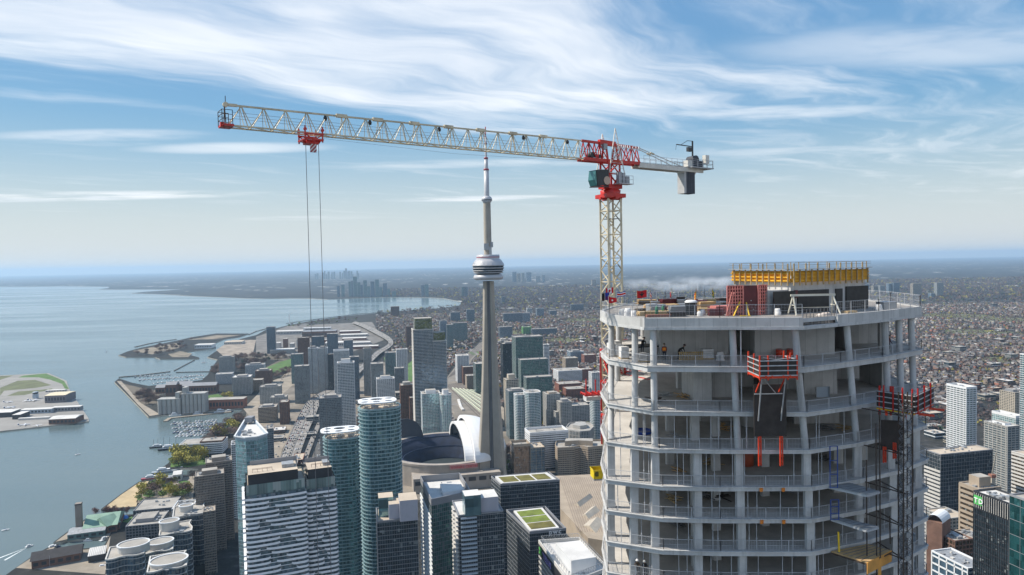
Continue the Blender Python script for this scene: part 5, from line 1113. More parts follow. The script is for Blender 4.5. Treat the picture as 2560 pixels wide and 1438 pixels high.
MB().bar((*lp(1850, 68.6), 0.05), (*lp(1876, 68.6), 0.05), 0.1).build('push_pull_prop', MATS['prop_yellow'], mf)
for k in range(5): a = lp(1866 + 6 * k, 69.9); MB().box((a[0], a[1], 0.6 + 0.45 * (k % 3)), (0.1, 0.05, 0.1)).build('tie_nut', M_UNIT, mf)
# small gantry frame
g0, g1 = D(1983, 780, 69.0), D(2082, 780, 69.0); gf = empty('gantry_frame', (g0.x, g0.y, DK), 0, 'white steel gantry frame with splayed legs in front of the black panels', 'frame'); W = g1.x - g0.x; M_GAN = mat('gantry_white', (0.58, 0.56, 0.48), 0.5, var=0.15)
MB().box((W / 2, 0, 2.0), (W + 0.5, 0.18, 0.2)).build('top_beam', M_GAN, gf)
for x in (0, W):
    for s in (-1, 1): MB().bar((x - 0.1 * s + (0.35 if x else -0.1), 0.8 * s, 0), (x, 0, 1.95), 0.12).build('leg', M_GAN, gf)
    MB().box((x, 0, 1.0), (0.08, 0.9, 0.08)).build('cross_tie', M_GAN, gf)
MB().bar((0, 0.0, 0.75), (W, 0.0, 0.75), 0.05).build('tie_rail', M_GAN, gf)
# ---- loose things on the roof deck
def lump(c, d, rz, m, name, label, cat, seed=0, group=None, n=8):
    """sagging soft bale: a box pulled in and puffed out"""
    r = random.Random(seed); b = MB(); pts = []; N = n; M = 5
    for j in range(M + 1):
        v = j / M; sc = (1.0 - 0.35 * v ** 3) * (1 + 0.06 * math.sin(v * 9 + seed))
        for k in range(N):
            a = 2 * math.pi * (k + 0.5) / N; ca, sa = math.cos(a), math.sin(a); q = 1 / max(abs(ca), abs(sa)) * 0.85; q = min(q, 1.12); w = r.uniform(0.92, 1.06)
            pts.append((d[0] / 2 * ca * q * sc * w, d[1] / 2 * sa * q * sc * w, d[2] * v * r.uniform(0.94, 1.03)))
    b.faces(pts, [(j * N + k, j * N + (k + 1) % N, (j + 1) * N + (k + 1) % N, (j + 1) * N + k) for j in range(M) for k in range(N)], 0, True); b.faces(pts, [tuple(M * N + k for k in range(N))], 0, True)
    return tag(b.build(name, m, None, c, rz), label, cat, group)
def on_deck(px, d, z=DK): g = D(px, 780, d); return Vector((g.x, g.y, z))
lump(tuple(on_deck(2060, 67.8, 335.45)), (2.6, 1.3, 0.95), 0.35, M_TARP, 'tarp_bale', 'big bale under pale tarp in the notch of the roof edge', 'bale', 3)
for i, (px, d, s, lab) in enumerate(((1556, 73, 0.9, 'white bag at the left corner of the roof deck'), (1570, 72, 1.1, 'large white bag beside the left corner flags'), (1584, 71.5, 0.8, 'small white bag right of the large corner bag'), (1750, 70, 0.7, 'white sack right of the black tank'), (1757, 71, 0.8, 'taller white sack right of the black tank'), (1944, 69.2, 0.9, 'pinkish bag before the black form panel'), (2196, 72.5, 0.9, 'pale sack right of the last black panel'))):
    lump(tuple(on_deck(px, d)), (s, s * 0.8, s * 0.75), i, M_BAG, 'material_bag', lab, 'bag', i)
tk = empty('site_tank', tuple(on_deck(1728, 71.5)), 0, 'black drum tank with a white domed lid on the roof deck', 'tank')
MB().lathe((0, 0, 0), [(0.6, 0), (0.62, 0.2), (0.58, 1.0), (0.6, 1.35)], 18).build('drum', mat('black_plastic', (0.012, 0.016, 0.022), 0.4), tk); MB().lathe((0, 0, 0), [(0.66, 1.33), (0.66, 1.42), (0.45, 1.58), (0.0, 1.62)], 18).build('lid', M_BAG, tk)
for k in range(6): a = k * math.pi / 3; MB().bar((0.61 * math.cos(a), 0.61 * math.sin(a), 0.05), (0.6 * math.cos(a), 0.6 * math.sin(a), 1.3), 0.05).build('rib', M_STEEL, tk)
def stack(px, d, n, L, w, h, m, name, label, rz=0.1, cat='stack', gap=0.02, z=DK, piece='plank', px_shift=0):
    r = empty(name, tuple(on_deck(px, d, z)), rz, label, cat); me = None
    for j in range(n[1]):
        for k in range(n[0]):
            if me is None: me = MB().box((0, 0, 0), (L, w, h)).mesh(piece, m)
            link_mesh(piece, me, r, (0.04 * ((j * 7 + k * 3) % 3), (k - n[0] / 2) * (w + gap), h / 2 + j * (h + gap)))
    return r
stack(1630, 72, (5, 3), 3.2, 0.22, 0.14, M_TIMB, 'timber_stack', 'low stack of timber beams on the left of the roof deck')
stack(1645, 70.0, (3, 2), 2.6, 0.2, 0.12, M_RED, 'beam_stack', 'red brown beams lying along the front of the roof deck')
stack(1700, 75, (6, 4), 2.4, 0.3, 0.12, M_TIMB, 'timber_stack', 'tan timber pile behind the black tank')
stack(1765, 76, (6, 3), 2.2, 0.3, 0.1, M_PLY, 'plywood_stack', 'plywood pile behind the white sacks', 0.3)
stack(1800, 73, (5, 6), 1.9, 0.25, 0.12, M_PINK, 'frame_stack', 'stack of red oxide frames left of the maroon form', 0.2)
stack(1788, 70.5, (4, 5), 1.5, 0.3, 0.12, M_MARO, 'panel_stack', 'maroon boards stacked left of the ladder', -0.1)
stack(1690, 70.5, (5, 4), 1.6, 0.25, 0.1, M_DKBR, 'board_stack', 'dark boards stacked left of the black tank', 0.05)
stack(1840, 80, (5, 3), 3.0, 0.3, 0.1, M_TIMB, 'timber_stack', 'pale timber behind the maroon form', 0.5)
stack(2120, 70.5, (3, 2), 1.2, 0.3, 0.1, M_TIMB, 'timber_stack', 'short timber offcuts before the right black panels', 0.3)
rs = random.Random(31); kk = 0
for d in (74, 77, 80.5, 84, 88, 92):
    for px in range(1580, 1832, 31):
        if rs.random() < 0.3 or (px < 1600 and d > 80): continue
        kk += 1; nm, m, pc, cl_ = rs.choice((('timber_stack', M_TIMB, 'plank', 'timber'), ('panel_stack', M_MARO, 'board', 'maroon board'), ('board_stack', M_DKBR, 'board', 'dark board'), ('rebar_bundle', M_RUSTD, 'bar', 'rusty rebar'), ('plywood_stack', M_PLY, 'sheet', 'plywood'), ('frame_stack', M_UNIT, 'frame', 'grey frame')))
        stack(px + rs.uniform(-7, 7), d, (rs.randint(3, 6), rs.randint(2, 6)), rs.uniform(1.0, 2.8), 0.24, 0.12, m, nm, '%s pile %s, %s row, spot %s from left' % (cl_, ('left of black tank' if px < 1713 else 'right of black tank'), ('front', 'second', 'third', 'fourth', 'fifth', 'back')[(74, 77, 80.5, 84, 88, 92).index(d)], ('one', 'two', 'three', 'four', 'five', 'six', 'seven', 'eight', 'nine')[(px - 1580) // 31]), rs.uniform(-0.4, 0.5), piece=pc)
for px, d, s, lab in ((1629, 74.5, (1.0, 0.8, 1.0), 'grey equipment box on the roof deck left of the timber'), (1648, 78, (1.3, 0.9, 0.7), 'low grey box in the middle of the roof deck'), (2216, 74, (1.6, 1.2, 0.8), 'pale crate at the right end of the roof deck')):
    r = empty('equipment_box', tuple(on_deck(px, d)), 0.2, lab, 'box'); MB().box((0, 0, s[2] / 2), s).build('case', M_UNIT, r); MB().box((0, 0, s[2] + 0.03), (s[0] + 0.06, s[1] + 0.06, 0.06)).build('lid', M_RAIL, r)
for px, d, lab in ((1658, 72.2, 'green jerrycan on the roof deck'), (1642, 70.6, 'green gas bottle by the front railing')):
    tag(MB().lathe((0, 0, 0), [(0.0, 0), (0.16, 0), (0.17, 0.9), (0.08, 1.02), (0.06, 1.12), (0, 1.12)], 10).build('gas_bottle', mat('bottle_green', (0.03, 0.16, 0.09), 0.4), None, tuple(on_deck(px, d))), lab, 'bottle')
# ---- flags
def flag_mat(name, fn):
    m = bpy.data.materials.new(name); m.use_nodes = True; t = NT(m.node_tree); b = t.n['Principled BSDF']; b.inputs['Roughness'].default_value = 0.8
    u, v, _ = t.sep(t.new('ShaderNodeUVMap').outputs[0]); t.l.new(fn(t, u, v), b.inputs['Base Color']); return m
RD, WH, BK, BL, GN, YL = (0.55, 0.012, 0.015, 1), (0.75, 0.75, 0.75, 1), (0.012, 0.012, 0.014, 1), (0.02, 0.04, 0.28, 1), (0.02, 0.22, 0.08, 1), (0.75, 0.5, 0.02, 1)
def lt(t, a, b): return t.math('LESS_THAN', a, b)
def disc(t, u, v, cx, cy, r, k=1.6): return lt(t, t.vmath('LENGTH', t.comb(t.math('MULTIPLY', t.math('SUBTRACT', u, cx), k), t.math('SUBTRACT', v, cy))), r)
def fl_can(t, u, v): s = t.math('ABSOLUTE', t.math('SUBTRACT', u, 0.5)); c = t.mix(lt(t, s, 0.25), RD, WH); d = t.math('ADD', t.math('MULTIPLY', s, 1.7), t.math('ABSOLUTE', t.math('SUBTRACT', v, 0.52))); return t.mix(lt(t, d, 0.3), c, RD)
def fl_h(*bands):
    def f(t, u, v):
        c = bands[0][1]
        for lim, col in bands[1:]: c = t.mix(lt(t, v, lim), c, col)
        return c
    return f
def fl_v(*bands):
    def f(t, u, v):
        c = bands[0][1]
        for lim, col in bands[1:]: c = t.mix(lt(t, u, lim), c, col)
        return c
    return f
def fl_eagle(t, u, v):
    s = t.math('ABSOLUTE', t.math('SUBTRACT', u, 0.5)); body = t.math('ADD', t.math('MULTIPLY', s, 2.6), t.math('ABSOLUTE', t.math('SUBTRACT', v, 0.48)))
    wing = t.math('ADD', t.math('MULTIPLY', t.math('ABSOLUTE', t.math('SUBTRACT', s, 0.15)), 1.4), t.math('MULTIPLY', t.math('ABSOLUTE', t.math('SUBTRACT', v, t.math('ADD', 0.48, t.math('MULTIPLY', s, 0.5)))), 1.9))
    head = disc(t, s, v, 0.07, 0.78, 0.07); c = t.mix(lt(t, body, 0.34), RD, BK); c = t.mix(lt(t, wing, 0.2), c, BK); return t.mix(head, c, BK)
def fl_union(t, u, v):
    s = t.math('ABSOLUTE', t.math('SUBTRACT', u, 0.5)); w = t.math('ABSOLUTE', t.math('SUBTRACT', v, 0.5)); dg = t.math('ABSOLUTE', t.math('SUBTRACT', s, w)); cr = t.math('MINIMUM', t.math('MULTIPLY', s, 1.5), w)
    c = t.mix(lt(t, dg, 0.1), BL, WH); c = t.mix(lt(t, dg, 0.04), c, RD); c = t.mix(lt(t, cr, 0.16), c, WH); return t.mix(lt(t, cr, 0.09), c, RD)
def fl_sun(t, u, v): a = t.math('ARCTAN2', t.math('SUBTRACT', v, 0.5), t.math('SUBTRACT', u, 0.5)); r = t.math('GREATER_THAN', t.math('SINE', t.math('MULTIPLY', a, 8)), 0.1); c = t.mix(r, RD, YL); return t.mix(disc(t, u, v, 0.5, 0.5, 0.2), c, YL)
def fl_salt(t, u, v): dg = t.math('ABSOLUTE', t.math('SUBTRACT', t.math('ABSOLUTE', t.math('SUBTRACT', u, 0.5)), t.math('ABSOLUTE', t.math('SUBTRACT', v, 0.5)))); side = lt(t, t.math('ABSOLUTE', t.math('SUBTRACT', u, 0.5)), t.math('ABSOLUTE', t.math('SUBTRACT', v, 0.5))); c = t.mix(side, BK, GN); return t.mix(lt(t, dg, 0.12), c, YL)
FL = {'maple': fl_can, 'stripe': fl_h((1, BL), (0.84, WH), (0.68, RD), (0.32, WH), (0.16, BL)), 'eagle': fl_eagle, 'union': fl_union, 'tri': fl_v((1, RD), (0.66, WH), (0.33, GN)), 'sun': fl_sun, 'salt': fl_salt, 'black': fl_h((1, BK), (0.3, (0.05, 0.01, 0.01, 1))), 'blue': fl_h((1, BL), (0.5, (0.1, 0.02, 0.12, 1))), 'redlion': lambda t, u, v: t.mix(disc(t, u, v, 0.45, 0.5, 0.16), RD, WH)}
def flag(px, ytop, ybase, d, w, h, kind, label, hang=0.0, rz=0.0, point=False, left=False):
    top, z0 = D(px, ytop, d).z, max(DK, D(px, ybase, d).z); p = D(px, ybase, d); r = empty('flag', (p.x, p.y, z0), rz, label, 'flag', None); H_ = top - z0
    MB().tube((0, 0, -0.3), (0, 0, H_ + 0.08), 0.022, n=6).build('pole', M_TIMB if px > 1590 else M_RAIL, r)
    b = MB(); N, M = 12, 6; P = {}
    for i in range(N + 1):
        for j in range(M + 1):
            u, v = i / N, j / M; k = 1 - u * 0.45 if point else 1.0
            x = w * u * (1 - hang) * (1 + 0.0 * v); z = H_ - h + h * (0.5 + (v - 0.5) * k) - hang * w * u * 0.9 - 0.05 * math.sin(u * 5)
            y = 0.10 * math.sin(u * 7.5 + v * 1.5) * u + hang * 0.12 * math.sin(u * 14)
            P[i, j] = (-x if left else x, y, z)
    for i in range(N):
        for j in range(M): b.face([P[i, j], P[i + 1, j], P[i + 1, j + 1], P[i, j + 1]], 0, [(i / N, j / M), ((i + 1) / N, j / M), ((i + 1) / N, (j + 1) / M), (i / N, (j + 1) / M)], True)
    mn = 'flag_' + kind; m = MATS.get(mn) or MATS.setdefault(mn, flag_mat(mn, FL[kind])); b.build('cloth', m, r)
flag(1515, 720, 790, 74.5, 0.85, 0.62, 'maple', 'red and white maple leaf flag at the left corner of the roof')
flag(1505, 733, 790, 76.5, 0.42, 0.85, 'black', 'black flag hanging at the far left of the corner flags')
flag(1513, 731, 792, 74.0, 0.55, 0.8, 'blue', 'dark blue flag below the maple leaf flag', 0.1)
flag(1522, 740, 796, 72.5, 1.05, 0.75, 'redlion', 'dark red pennant drooping lowest among the corner flags', 0.15, 0, True)
flag(1543, 730, 790, 73.5, 0.95, 0.5, 'stripe', 'blue white and red striped flag right of the corner flags')
flag(1593, 727, 792, 68.6, 1.0, 0.72, 'eagle', 'bright red flag with a black two-headed eagle')
flag(1626, 726, 790, 71.0, 0.7, 0.75, 'union', 'limp red white and blue crossed flag right of the red eagle flag', 0.72)
flag(1679, 722, 776, 88.0, 0.7, 0.75, 'tri', 'limp green white and red flag at the back of the roof deck', 0.8, 0, False, True)
flag(1741, 722, 776, 86.0, 0.9, 0.9, 'sun', 'limp red and yellow flag behind the black tank', 0.8, 0, False, True)
flag(1781, 721, 776, 84.0, 0.9, 0.85, 'salt', 'limp black green and yellow flag left of the maroon form', 0.7)
# ---- red outrigger platforms
def platform():
    d0, d1 = 61.6, 64.6; a, b = D(1900, 940, d0), D(1993, 940, d0); z0 = D(1950, 947, d0).z; z1 = D(1950, 892, d0).z; h = z1 - z0
    r = empty('loading_platform', (a.x, a.y, z0), 0, 'red framed loading platform with dark boards and white rails', 'platform'); W = b.x - a.x; Dp = d1 - d0
    MB().box((W / 2, Dp / 2, 0.14), (W + 0.1, Dp, 0.24)).build('deck', M_ORED, r)
    for x, y in ((0, 0), (W * 0.22, 0), (W * 0.75, 0), (W, 0), (0, Dp * 0.5), (0, Dp), (W, Dp), (W, Dp * 0.5)): MB().box((x, y, h / 2), (0.12, 0.12, h + 0.25)).build('post', M_ORED, r)
    for z in (0.3, 0.75, 1.2, 1.65): MB().box((W / 2, -0.07, z), (W, 0.05, 0.09)).build('rail', M_RAIL, r); MB().box((-0.07, Dp / 2, z), (0.05, Dp, 0.09)).build('rail', M_RAIL, r); MB().box((W + 0.07, Dp / 2, z), (0.05, Dp, 0.09)).build('rail', M_RAIL, r)
    MB().box((W / 2, 0.02, 1.0), (W - 0.1, 0.05, 1.55)).build('board', M_DKBR, r); MB().box((0.02, Dp / 2, 0.85), (0.05, Dp - 0.1, 1.2)).build('board', M_DKBR, r); MB().box((W - 0.02, Dp / 2, 0.85), (0.05, Dp - 0.1, 1.2)).build('board', M_DKBR, r)
    MB().bar((0.3, 0, 1.95), (W * 0.45, 0, 1.75), 0.05).bar((W * 0.45, 0, 1.75), (W, 0, 1.95), 0.05).build('sagging_rope', M_RAIL, r)
    for x in (W * 0.15, W * 0.32, W * 0.62, W * 0.8): MB().box((x, -0.05, 0.2), (0.16, 0.14, 0.22)).build('bracket', M_ORED, r)
    for x0, x1 in ((0.7, 0.97), (2.9, 3.14)):
        MB().bar((x0, 1.4, 0), (x1, 3.2, -4.6), 0.1).build('stay', M_RAIL, r); MB().bar((x0 + 0.06, 1.5, 0), (x0 + 0.02, 3.1, -1.8), 0.11).build('stay', M_ORED, r)
    MB().bar((0.8, 1.6, -0.1), (2.6, 3.15, -1.9), 0.06).build('stay', M_RAIL, r); MB().bar((0.6, 3.18, -2.0), (3.3, 3.18, -2.0), 0.08).build('stay', M_RAIL, r)
    p, q = D(1885, 950, 64.9), D(1966, 950, 64.9); zt, zb = 327.9, D(1925, 1091, 64.9).z
    s = tag(MB().box(((q.x - p.x) / 2, 0, 0), (q.x - p.x, 0.12, zt + 2 - zb)).build('screen_panel', M_DKBR, None, (p.x, 64.95, (zt + 2 + zb) / 2)), 'tall dark screen panel hung below the red platform', 'screen panel')
    me = MB().box((0, 0, 0), (0.1, 0.16, 2.9)).box((0.2, 0, 0), (0.1, 0.16, 2.8)).box((0.1, 0, 1.35), (0.3, 0.14, 0.08)).box((0.1, 0, -1.2), (0.3, 0.14, 0.08)).box((0.1, 0, 0.9), (0.3, 0.22, 0.1)).box((0.1, 0, -0.5), (0.3, 0.22, 0.1)).mesh('support_arm', M_ORED)
    for px, lab in ((1897, 'left red support arm below the dark screen panel'), (1951, 'right red support arm below the dark screen panel')):
        g = D(px, 1128, 65.0); tag(link_mesh('support_arm', me, None, tuple(g)), lab, 'support arm')
platform()
def corner_platform():
    A, Kc, C = D(2192, 1000, 67.4), D(2287, 1000, 64.4), D(2334, 1000, 68.6); zb = D(2250, 1035, 65).z; zt = D(2250, 976, 65).z; h = zt - zb
    r = empty('corner_platform', (Kc.x, Kc.y, zb), 0, 'red cornered platform with dark boards behind the hoist mast', 'platform'); a, c = (A - Kc).xy, (C - Kc).xy; o = Vector((0, 0)); back = a + c
    MB().prism(ccw([tuple(o), tuple(c), tuple(a + c), tuple(a)]), 0, 0.12).build('deck', M_ORED, r)
    for e, nn, nm in ((a, Vector((-0.5, -1)).normalized(), 4), (c, Vector((0.9, -0.5)).normalized(), 3)):
        MB().bar((0, 0, 1.0), (e.x, e.y, 1.0), 0.06, 1.75).build('board', M_DKBR, r)
        for z in (0.25, 0.8, 1.3, 1.8): p, q = nn * 0.08, Vector(e) + nn * 0.08; MB().bar((p.x, p.y, z), (q.x, q.y, z), 0.05, 0.09).build('rail', M_RAIL, r)
        for k in range(nm): p = Vector(e) * (k + 0.25) / nm + nn * 0.12; MB().box((p.x, p.y, h / 2 + 0.1), (0.11, 0.11, h + 0.2)).build('post', M_REDP, r)
        for k in range(2): p = Vector(e) * (0.2 + 0.55 * k); q = p + nn * 1.3; MB().bar((p.x, p.y, -0.1), (q.x, q.y, -0.15), 0.22, 0.2).build('foot_beam', M_ORED, r)
    MB().bar((a.x, a.y, 0.05), (0, 0, 0.05), 0.1, 0.14).build('edge_tape', MATS['prop_yellow'], r)
    for px, py, d in ((2199, 1015, 67.2), (2227, 1000, 66.8)):
        g = D(px, py, d) - Kc; MB().box((g.x, g.y, 0.9), (0.16, 0.16, 2.9)).build('mast_post', M_REDP, r)
    s0, s1 = D(2200, 1090, 68.6), D(2248, 1090, 67.2); tag(MB().box((0, 0, 0), (2.0, 0.1, 3.0)).build('screen_panel', M_DKBR, None, (s0.x + 0.9, 68.0, D(2225, 1095, 67).z), -0.3), 'dark screen panel below the corner platform', 'screen panel')
    me = bpy.data.meshes.get('support_arm')
    for px, py, lab in ((2209, 1137, 'left red support arm below the corner platform'), (2234, 1127, 'right red support arm below the corner platform')):
        g = D(px, py, 66.0); o_ = tag(link_mesh('support_arm', me, None, tuple(g)), lab, 'support arm'); o_.scale = (1, 1, 0.55)
corner_platform()
def left_platform():
    g = D(1480, 985, 88); r = empty('outrigger_platform', (g.x, g.y, g.z), 0.25, 'red steel outrigger platform jutting from the left side of the tower', 'platform')
    for y in (-0.8, 0, 0.8): MB().box((0, y, 0), (2.6, 0.14, 0.16)).build('beam', M_REDP, r)
    for x in (-1.2, -0.4, 0.4, 1.2): MB().box((x, 0, 0.17), (0.1, 1.9, 0.12)).build('joist', M_REDP, r)
    for x, y in ((-0.5, 0.8), (0.5, 0), (1.1, -0.7)): MB().box((x, y, 1.0), (0.12, 0.12, 1.7)).build('post', M_REDP, r)
    b = MB(); b.box((0, 0, -0.5), (2.0, 1.2, 0.5)); b.build('concrete_pad', M_SC, r)
left_platform()
def bin_():
    g = D(1505, 1176, 82); r = empty('waste_bin', (g.x, g.y, g.z - 0.8), 0.15, 'yellow waste bin with a round emblem at the left edge of the tower', 'bin'); m = mat('bin_yellow', (0.70, 0.52, 0.01), 0.5, scale=1.0, var=0.15, stain=0.25)
    L_, W_, H_ = 2.5, 1.5, 1.1; o = [(-L_ / 2, -W_ / 2), (L_ / 2, -W_ / 2), (L_ / 2, W_ / 2), (-L_ / 2, W_ / 2)]
    MB().ring(o, offset(o, -0.07), 0, H_).build('body', m, r); MB().poly(o, 0.03).build('floor', m, r); MB().ring(offset(o, 0.06), offset(o, -0.08), H_ - 0.1, H_).build('rim', m, r)
    for x in (-1.2, -0.6, 0.6, 1.2): MB().box((x, -W_ / 2 - 0.04, H_ / 2), (0.08, 0.08, H_ - 0.2)).build('rib', m, r)
    b = MB(); b.tube((-0.85, -W_ / 2 - 0.02, 0.62), (-0.85, -W_ / 2 - 0.05, 0.62), 0.3, n=20); b.build('emblem', mat('bin_emblem', (0.10, 0.10, 0.02), 0.6), r)
    MB().box((0, 0, -0.1), (2.4, 1.5, 0.18)).build('skid', M_UNIT, r)
bin_()
def hoist():
    p = D(2264, 1000, 64.2); r = empty('hoist_mast', (p.x, p.y, 290), 0, 'dark steel lattice hoist mast rising along the right of the tower', 'hoist mast'); s = 0.42; zt = D(2264, 982, 64.2).z - 290
    for x in (-s, s):
        for y in (-s, s): MB().bar((x, y, 0), (x, y, zt), 0.09).build('chord', M_RUSTD, r)
    n = int(zt / 0.75); b = MB(); c = MB()
    for k in range(n):
        z = k * 0.75
        for (x0, y0), (x1, y1) in (((-s, -s), (s, -s)), ((s, -s), (s, s)), ((s, s), (-s, s)), ((-s, s), (-s, -s))):
            b.bar((x0, y0, z), (x1, y1, z), 0.05); b.bar((x0, y0, z), (x1, y1, z + 0.75), 0.045) if k % 2 else b.bar((x1, y1, z), (x0, y0, z + 0.75), 0.045)
        if k % 3 == 1: c.box((0, -s - 0.03, z), (0.3, 0.06, 0.5))
    tag(b.build('lacing', M_STEEL, r), kind='stuff'); tag(c.build('rack_plate', M_UNIT, r), kind='stuff')
    for z in (319.3, 323.0, 326.7, 316.1, 312.9):
        for dx in (-1.6, 0.2): MB().bar((0, 0, z - 290), (dx - 0.6, 4.2, z - 290), 0.09).build('wall_tie', M_RUSTD, r)
hoist()
def ledge(pp, z, th, m, name, label, board=None):
    P = ccw([tuple(G(a, b, z)[:2]) for a, b in pp]); r = empty(name, (*P[0], z), 0, label, 'platform'); q = [(x - P[0][0], y - P[0][1]) for x, y in P]
    MB().prism(q, -th, 0).build('deck', m, r); b = MB()
    for k in range(4): b.bar((*q[k], -th - 0.08), (*q[(k + 1) % 4], -th - 0.08), 0.12, 0.16)
    b.build('edge_channel', M_RAIL if m is not M_PLY else M_RUSTD, r); a, c, d_, e = (Vector((*p, 0)) for p in q)
    for k in range(1, 6): u = a.lerp(c, k / 6); v = e.lerp(d_, k / 6); MB().bar(u + Vector((0, 0, 0.02)), v + Vector((0, 0, 0.02)), 0.05, 0.03).build('seam', M_STEEL, r)
    return r, q
ledge([(2062, 1213), (2166, 1236), (2199, 1227), (2120, 1206)], 319.5, 0.1, M_UNIT, 'loading_ledge', 'upper grey loading ledge jutting from the tower')
ledge([(2078, 1296), (2166, 1324), (2196, 1316), (2100, 1293)], 316.3, 0.1, M_UNIT, 'loading_ledge', 'lower grey loading ledge jutting from the tower')
r_, q_ = ledge([(2078, 1378), (2168, 1406), (2228, 1376), (2170, 1360)], 313.1, 0.12, M_PLY, 'plywood_ledge', 'tan plywood ledge with hanging side boards near the bottom')
A_ = G(2168, 1407, 313.1) - Vector(r_.location); B_ = G(2229, 1376, 313.1) - Vector(r_.location)
for u0, u1 in ((0.0, 0.47), (0.55, 1.0)): p, s = A_.lerp(B_, u0), A_.lerp(B_, u1); MB().bar((p.x, p.y, -0.55), (s.x, s.y, -0.55), 0.06, 1.1).build('side_board', mat('orange_ply', (0.62, 0.30, 0.07), 0.7, scale=1, var=0.15), r_)
p = A_.lerp(B_, 0.5); MB().bar((p.x, p.y, -0.2), (p.x, p.y, -2.4), 0.3, 0.1).build('side_board', MATS['orange_ply'], r_)
for i, (x0, x1, y0, y1, lab) in enumerate(((2075, 2094, 1116, 1220, 'upper blue steel gate frame on the tower face'), (2077, 2097, 1250, 1300, 'lower blue steel gate frame on the tower face'))):
    a, c = D(x0, y0, 65.4), D(x1, y1, 65.4); r = empty('gate_frame', (a.x, 65.4, c.z), 0, lab, 'frame'); W, Hh = c.x - a.x, a.z - c.z
    for x in (0, W): MB().box((x, 0, Hh / 2), (0.08, 0.08, Hh)).build('post', M_BLUES, r)
    for z in (0.05, Hh * 0.33, Hh * 0.66, Hh): MB().box((W / 2, 0, z), (W, 0.06, 0.06)).build('bar', M_BLUES, r)
for i, (px, y0, y1) in enumerate(((2166, 1150, 1438), (2190, 1060, 1438), (2199, 1030, 1438), (2224, 1290, 1360), (2096, 1330, 1380))):
    a, c = D(px, y0, 64.8), D(px + 2, y1, 64.8); m = M_RUSTD if i < 4 else MATS['prop_yellow']
    sb(MB().tube(tuple(a), tuple(c), 0.06 if i < 4 else 0.09, n=6), 'standard_pole', m)
# ---- things on the open floors
def floor_at(px, d, i): g = D(px, 900, d); return Vector((g.x, g.y, LV[i][0] + 0.005))
def pallet(px, d, i, s, m, name, label, rz=0.0, n=4, cat='stack'):
    r = empty(name, tuple(floor_at(px, d, i)), rz, label, cat); MB().box((0, 0, 0.07), (s[0], s[1], 0.14)).build('pallet', M_TIMB, r)
    for k in range(n): MB().box((0, 0, 0.14 + s[2] * (k + 0.5) / n), (s[0] * 0.95, s[1] * 0.95, s[2] / n - 0.02)).build('layer', m, r)
for k, (px, d, lab) in enumerate(((1530, 76.5, 'leftmost wrapped block pallet behind the corner columns'), (1547, 75, 'second wrapped block pallet behind the corner columns'), (1560, 73, 'third wrapped block pallet between the corner columns'), (1540, 78.5, 'rear wrapped block pallet by the crane mast'))):
    pallet(px, d, 1, (0.9, 0.9, 1.15), M_BAG, 'block_pallet', lab, 0.2, 3)
pallet(1610, 70.5, 1, (1.1, 0.8, 0.8), M_UNIT, 'box_pallet', 'silver box pallet between the left columns', 0.1, 2)
pallet(1768, 71.5, 1, (1.2, 0.9, 0.95), M_BAG, 'block_pallet', 'pale wrapped pallet right of the slatted crate')
ck = empty('slatted_crate', tuple(floor_at(1728, 70.5, 1)), 0.05, 'slatted timber crate lying on the upper open floor', 'crate')
for k in range(13): MB().box((-1.2 + k * 0.2, 0, 0.5), (0.1, 0.06, 0.9)).build('slat', M_TIMB, ck)
for z in (0.15, 0.85): MB().box((0, 0.06, z), (2.6, 0.06, 0.1)).build('rail', M_TIMB, ck)
ps = empty('leaning_planks', tuple(floor_at(1724, 76.5, 1)), 0, 'brown planks leaning against the core wall', 'planks')
for k in range(5): MB().bar((-0.3 + k * 0.16, 0, 0), (-0.12 + k * 0.1, 0.9, 2.5 - 0.1 * (k % 2)), 0.18, 0.05).build('plank', M_BRICK, ps)
lump(tuple(floor_at(1801, 70.5, 1)), (1.0, 0.8, 0.9), 0.3, M_BAG, 'white_sack', 'slumped white sack on the upper floor beside the round column', 'bag', 9)
tb = empty('work_deck', tuple(floor_at(1590, 76, 1)), 0.15, 'dark work table deck behind the left columns', 'table'); MB().box((0, 0, 0.95), (4.6, 2.2, 0.14)).build('top', M_BLKP, tb)
for x in (-2.1, 0, 2.1):
    for y in (-0.95, 0.95): MB().box((x, y, 0.44), (0.1, 0.1, 0.88)).build('leg', M_STEEL, tb)
for i, (px, d, lv, m, lab) in enumerate(((1948, 72.6, 1, M_ORED, 'small red heater on the upper floor behind the red platform'), (1975, 72.6, 1, M_ORED, 'red heater at the right end behind the red platform'), (2120, 75.5, 1, M_REDP, 'red fuel can beside the sunlit doorway'), (1862, 73.2, 4, mat('red_drum', (0.35, 0.07, 0.03), 0.6), 'large rust red drum deep inside the middle floor'), (1605, 73.2, 3, mat('blue_pool', (0.01, 0.05, 0.28), 0.5), 'round blue tub on the left of the third floor'))):
    s = (0.32, 0.75) if i < 3 else ((0.85, 1.7) if i == 3 else (0.95, 0.35)); r = empty('drum' if i > 2 else 'heater', tuple(floor_at(px, d, lv)), 0, lab, 'drum' if i > 2 else 'heater')
    MB().lathe((0, 0, 0), [(0.0, 0.0), (s[0], 0.0), (s[0] * 1.02, s[1] * 0.5), (s[0], s[1]), (s[0] * 0.9, s[1]), (s[0] * 0.88, s[1] * 0.8), (0, s[1] * 0.8)], 16).build('shell', m, r); MB().lathe((0, 0, 0), [(s[0] * 1.01, s[1] - 0.05), (s[0] * 1.06, s[1] - 0.02), (s[0] * 1.01, s[1] + 0.02)], 16).build('rim', M_STEEL, r)
rr = random.Random(21); places = ['left', 'middle', 'right']
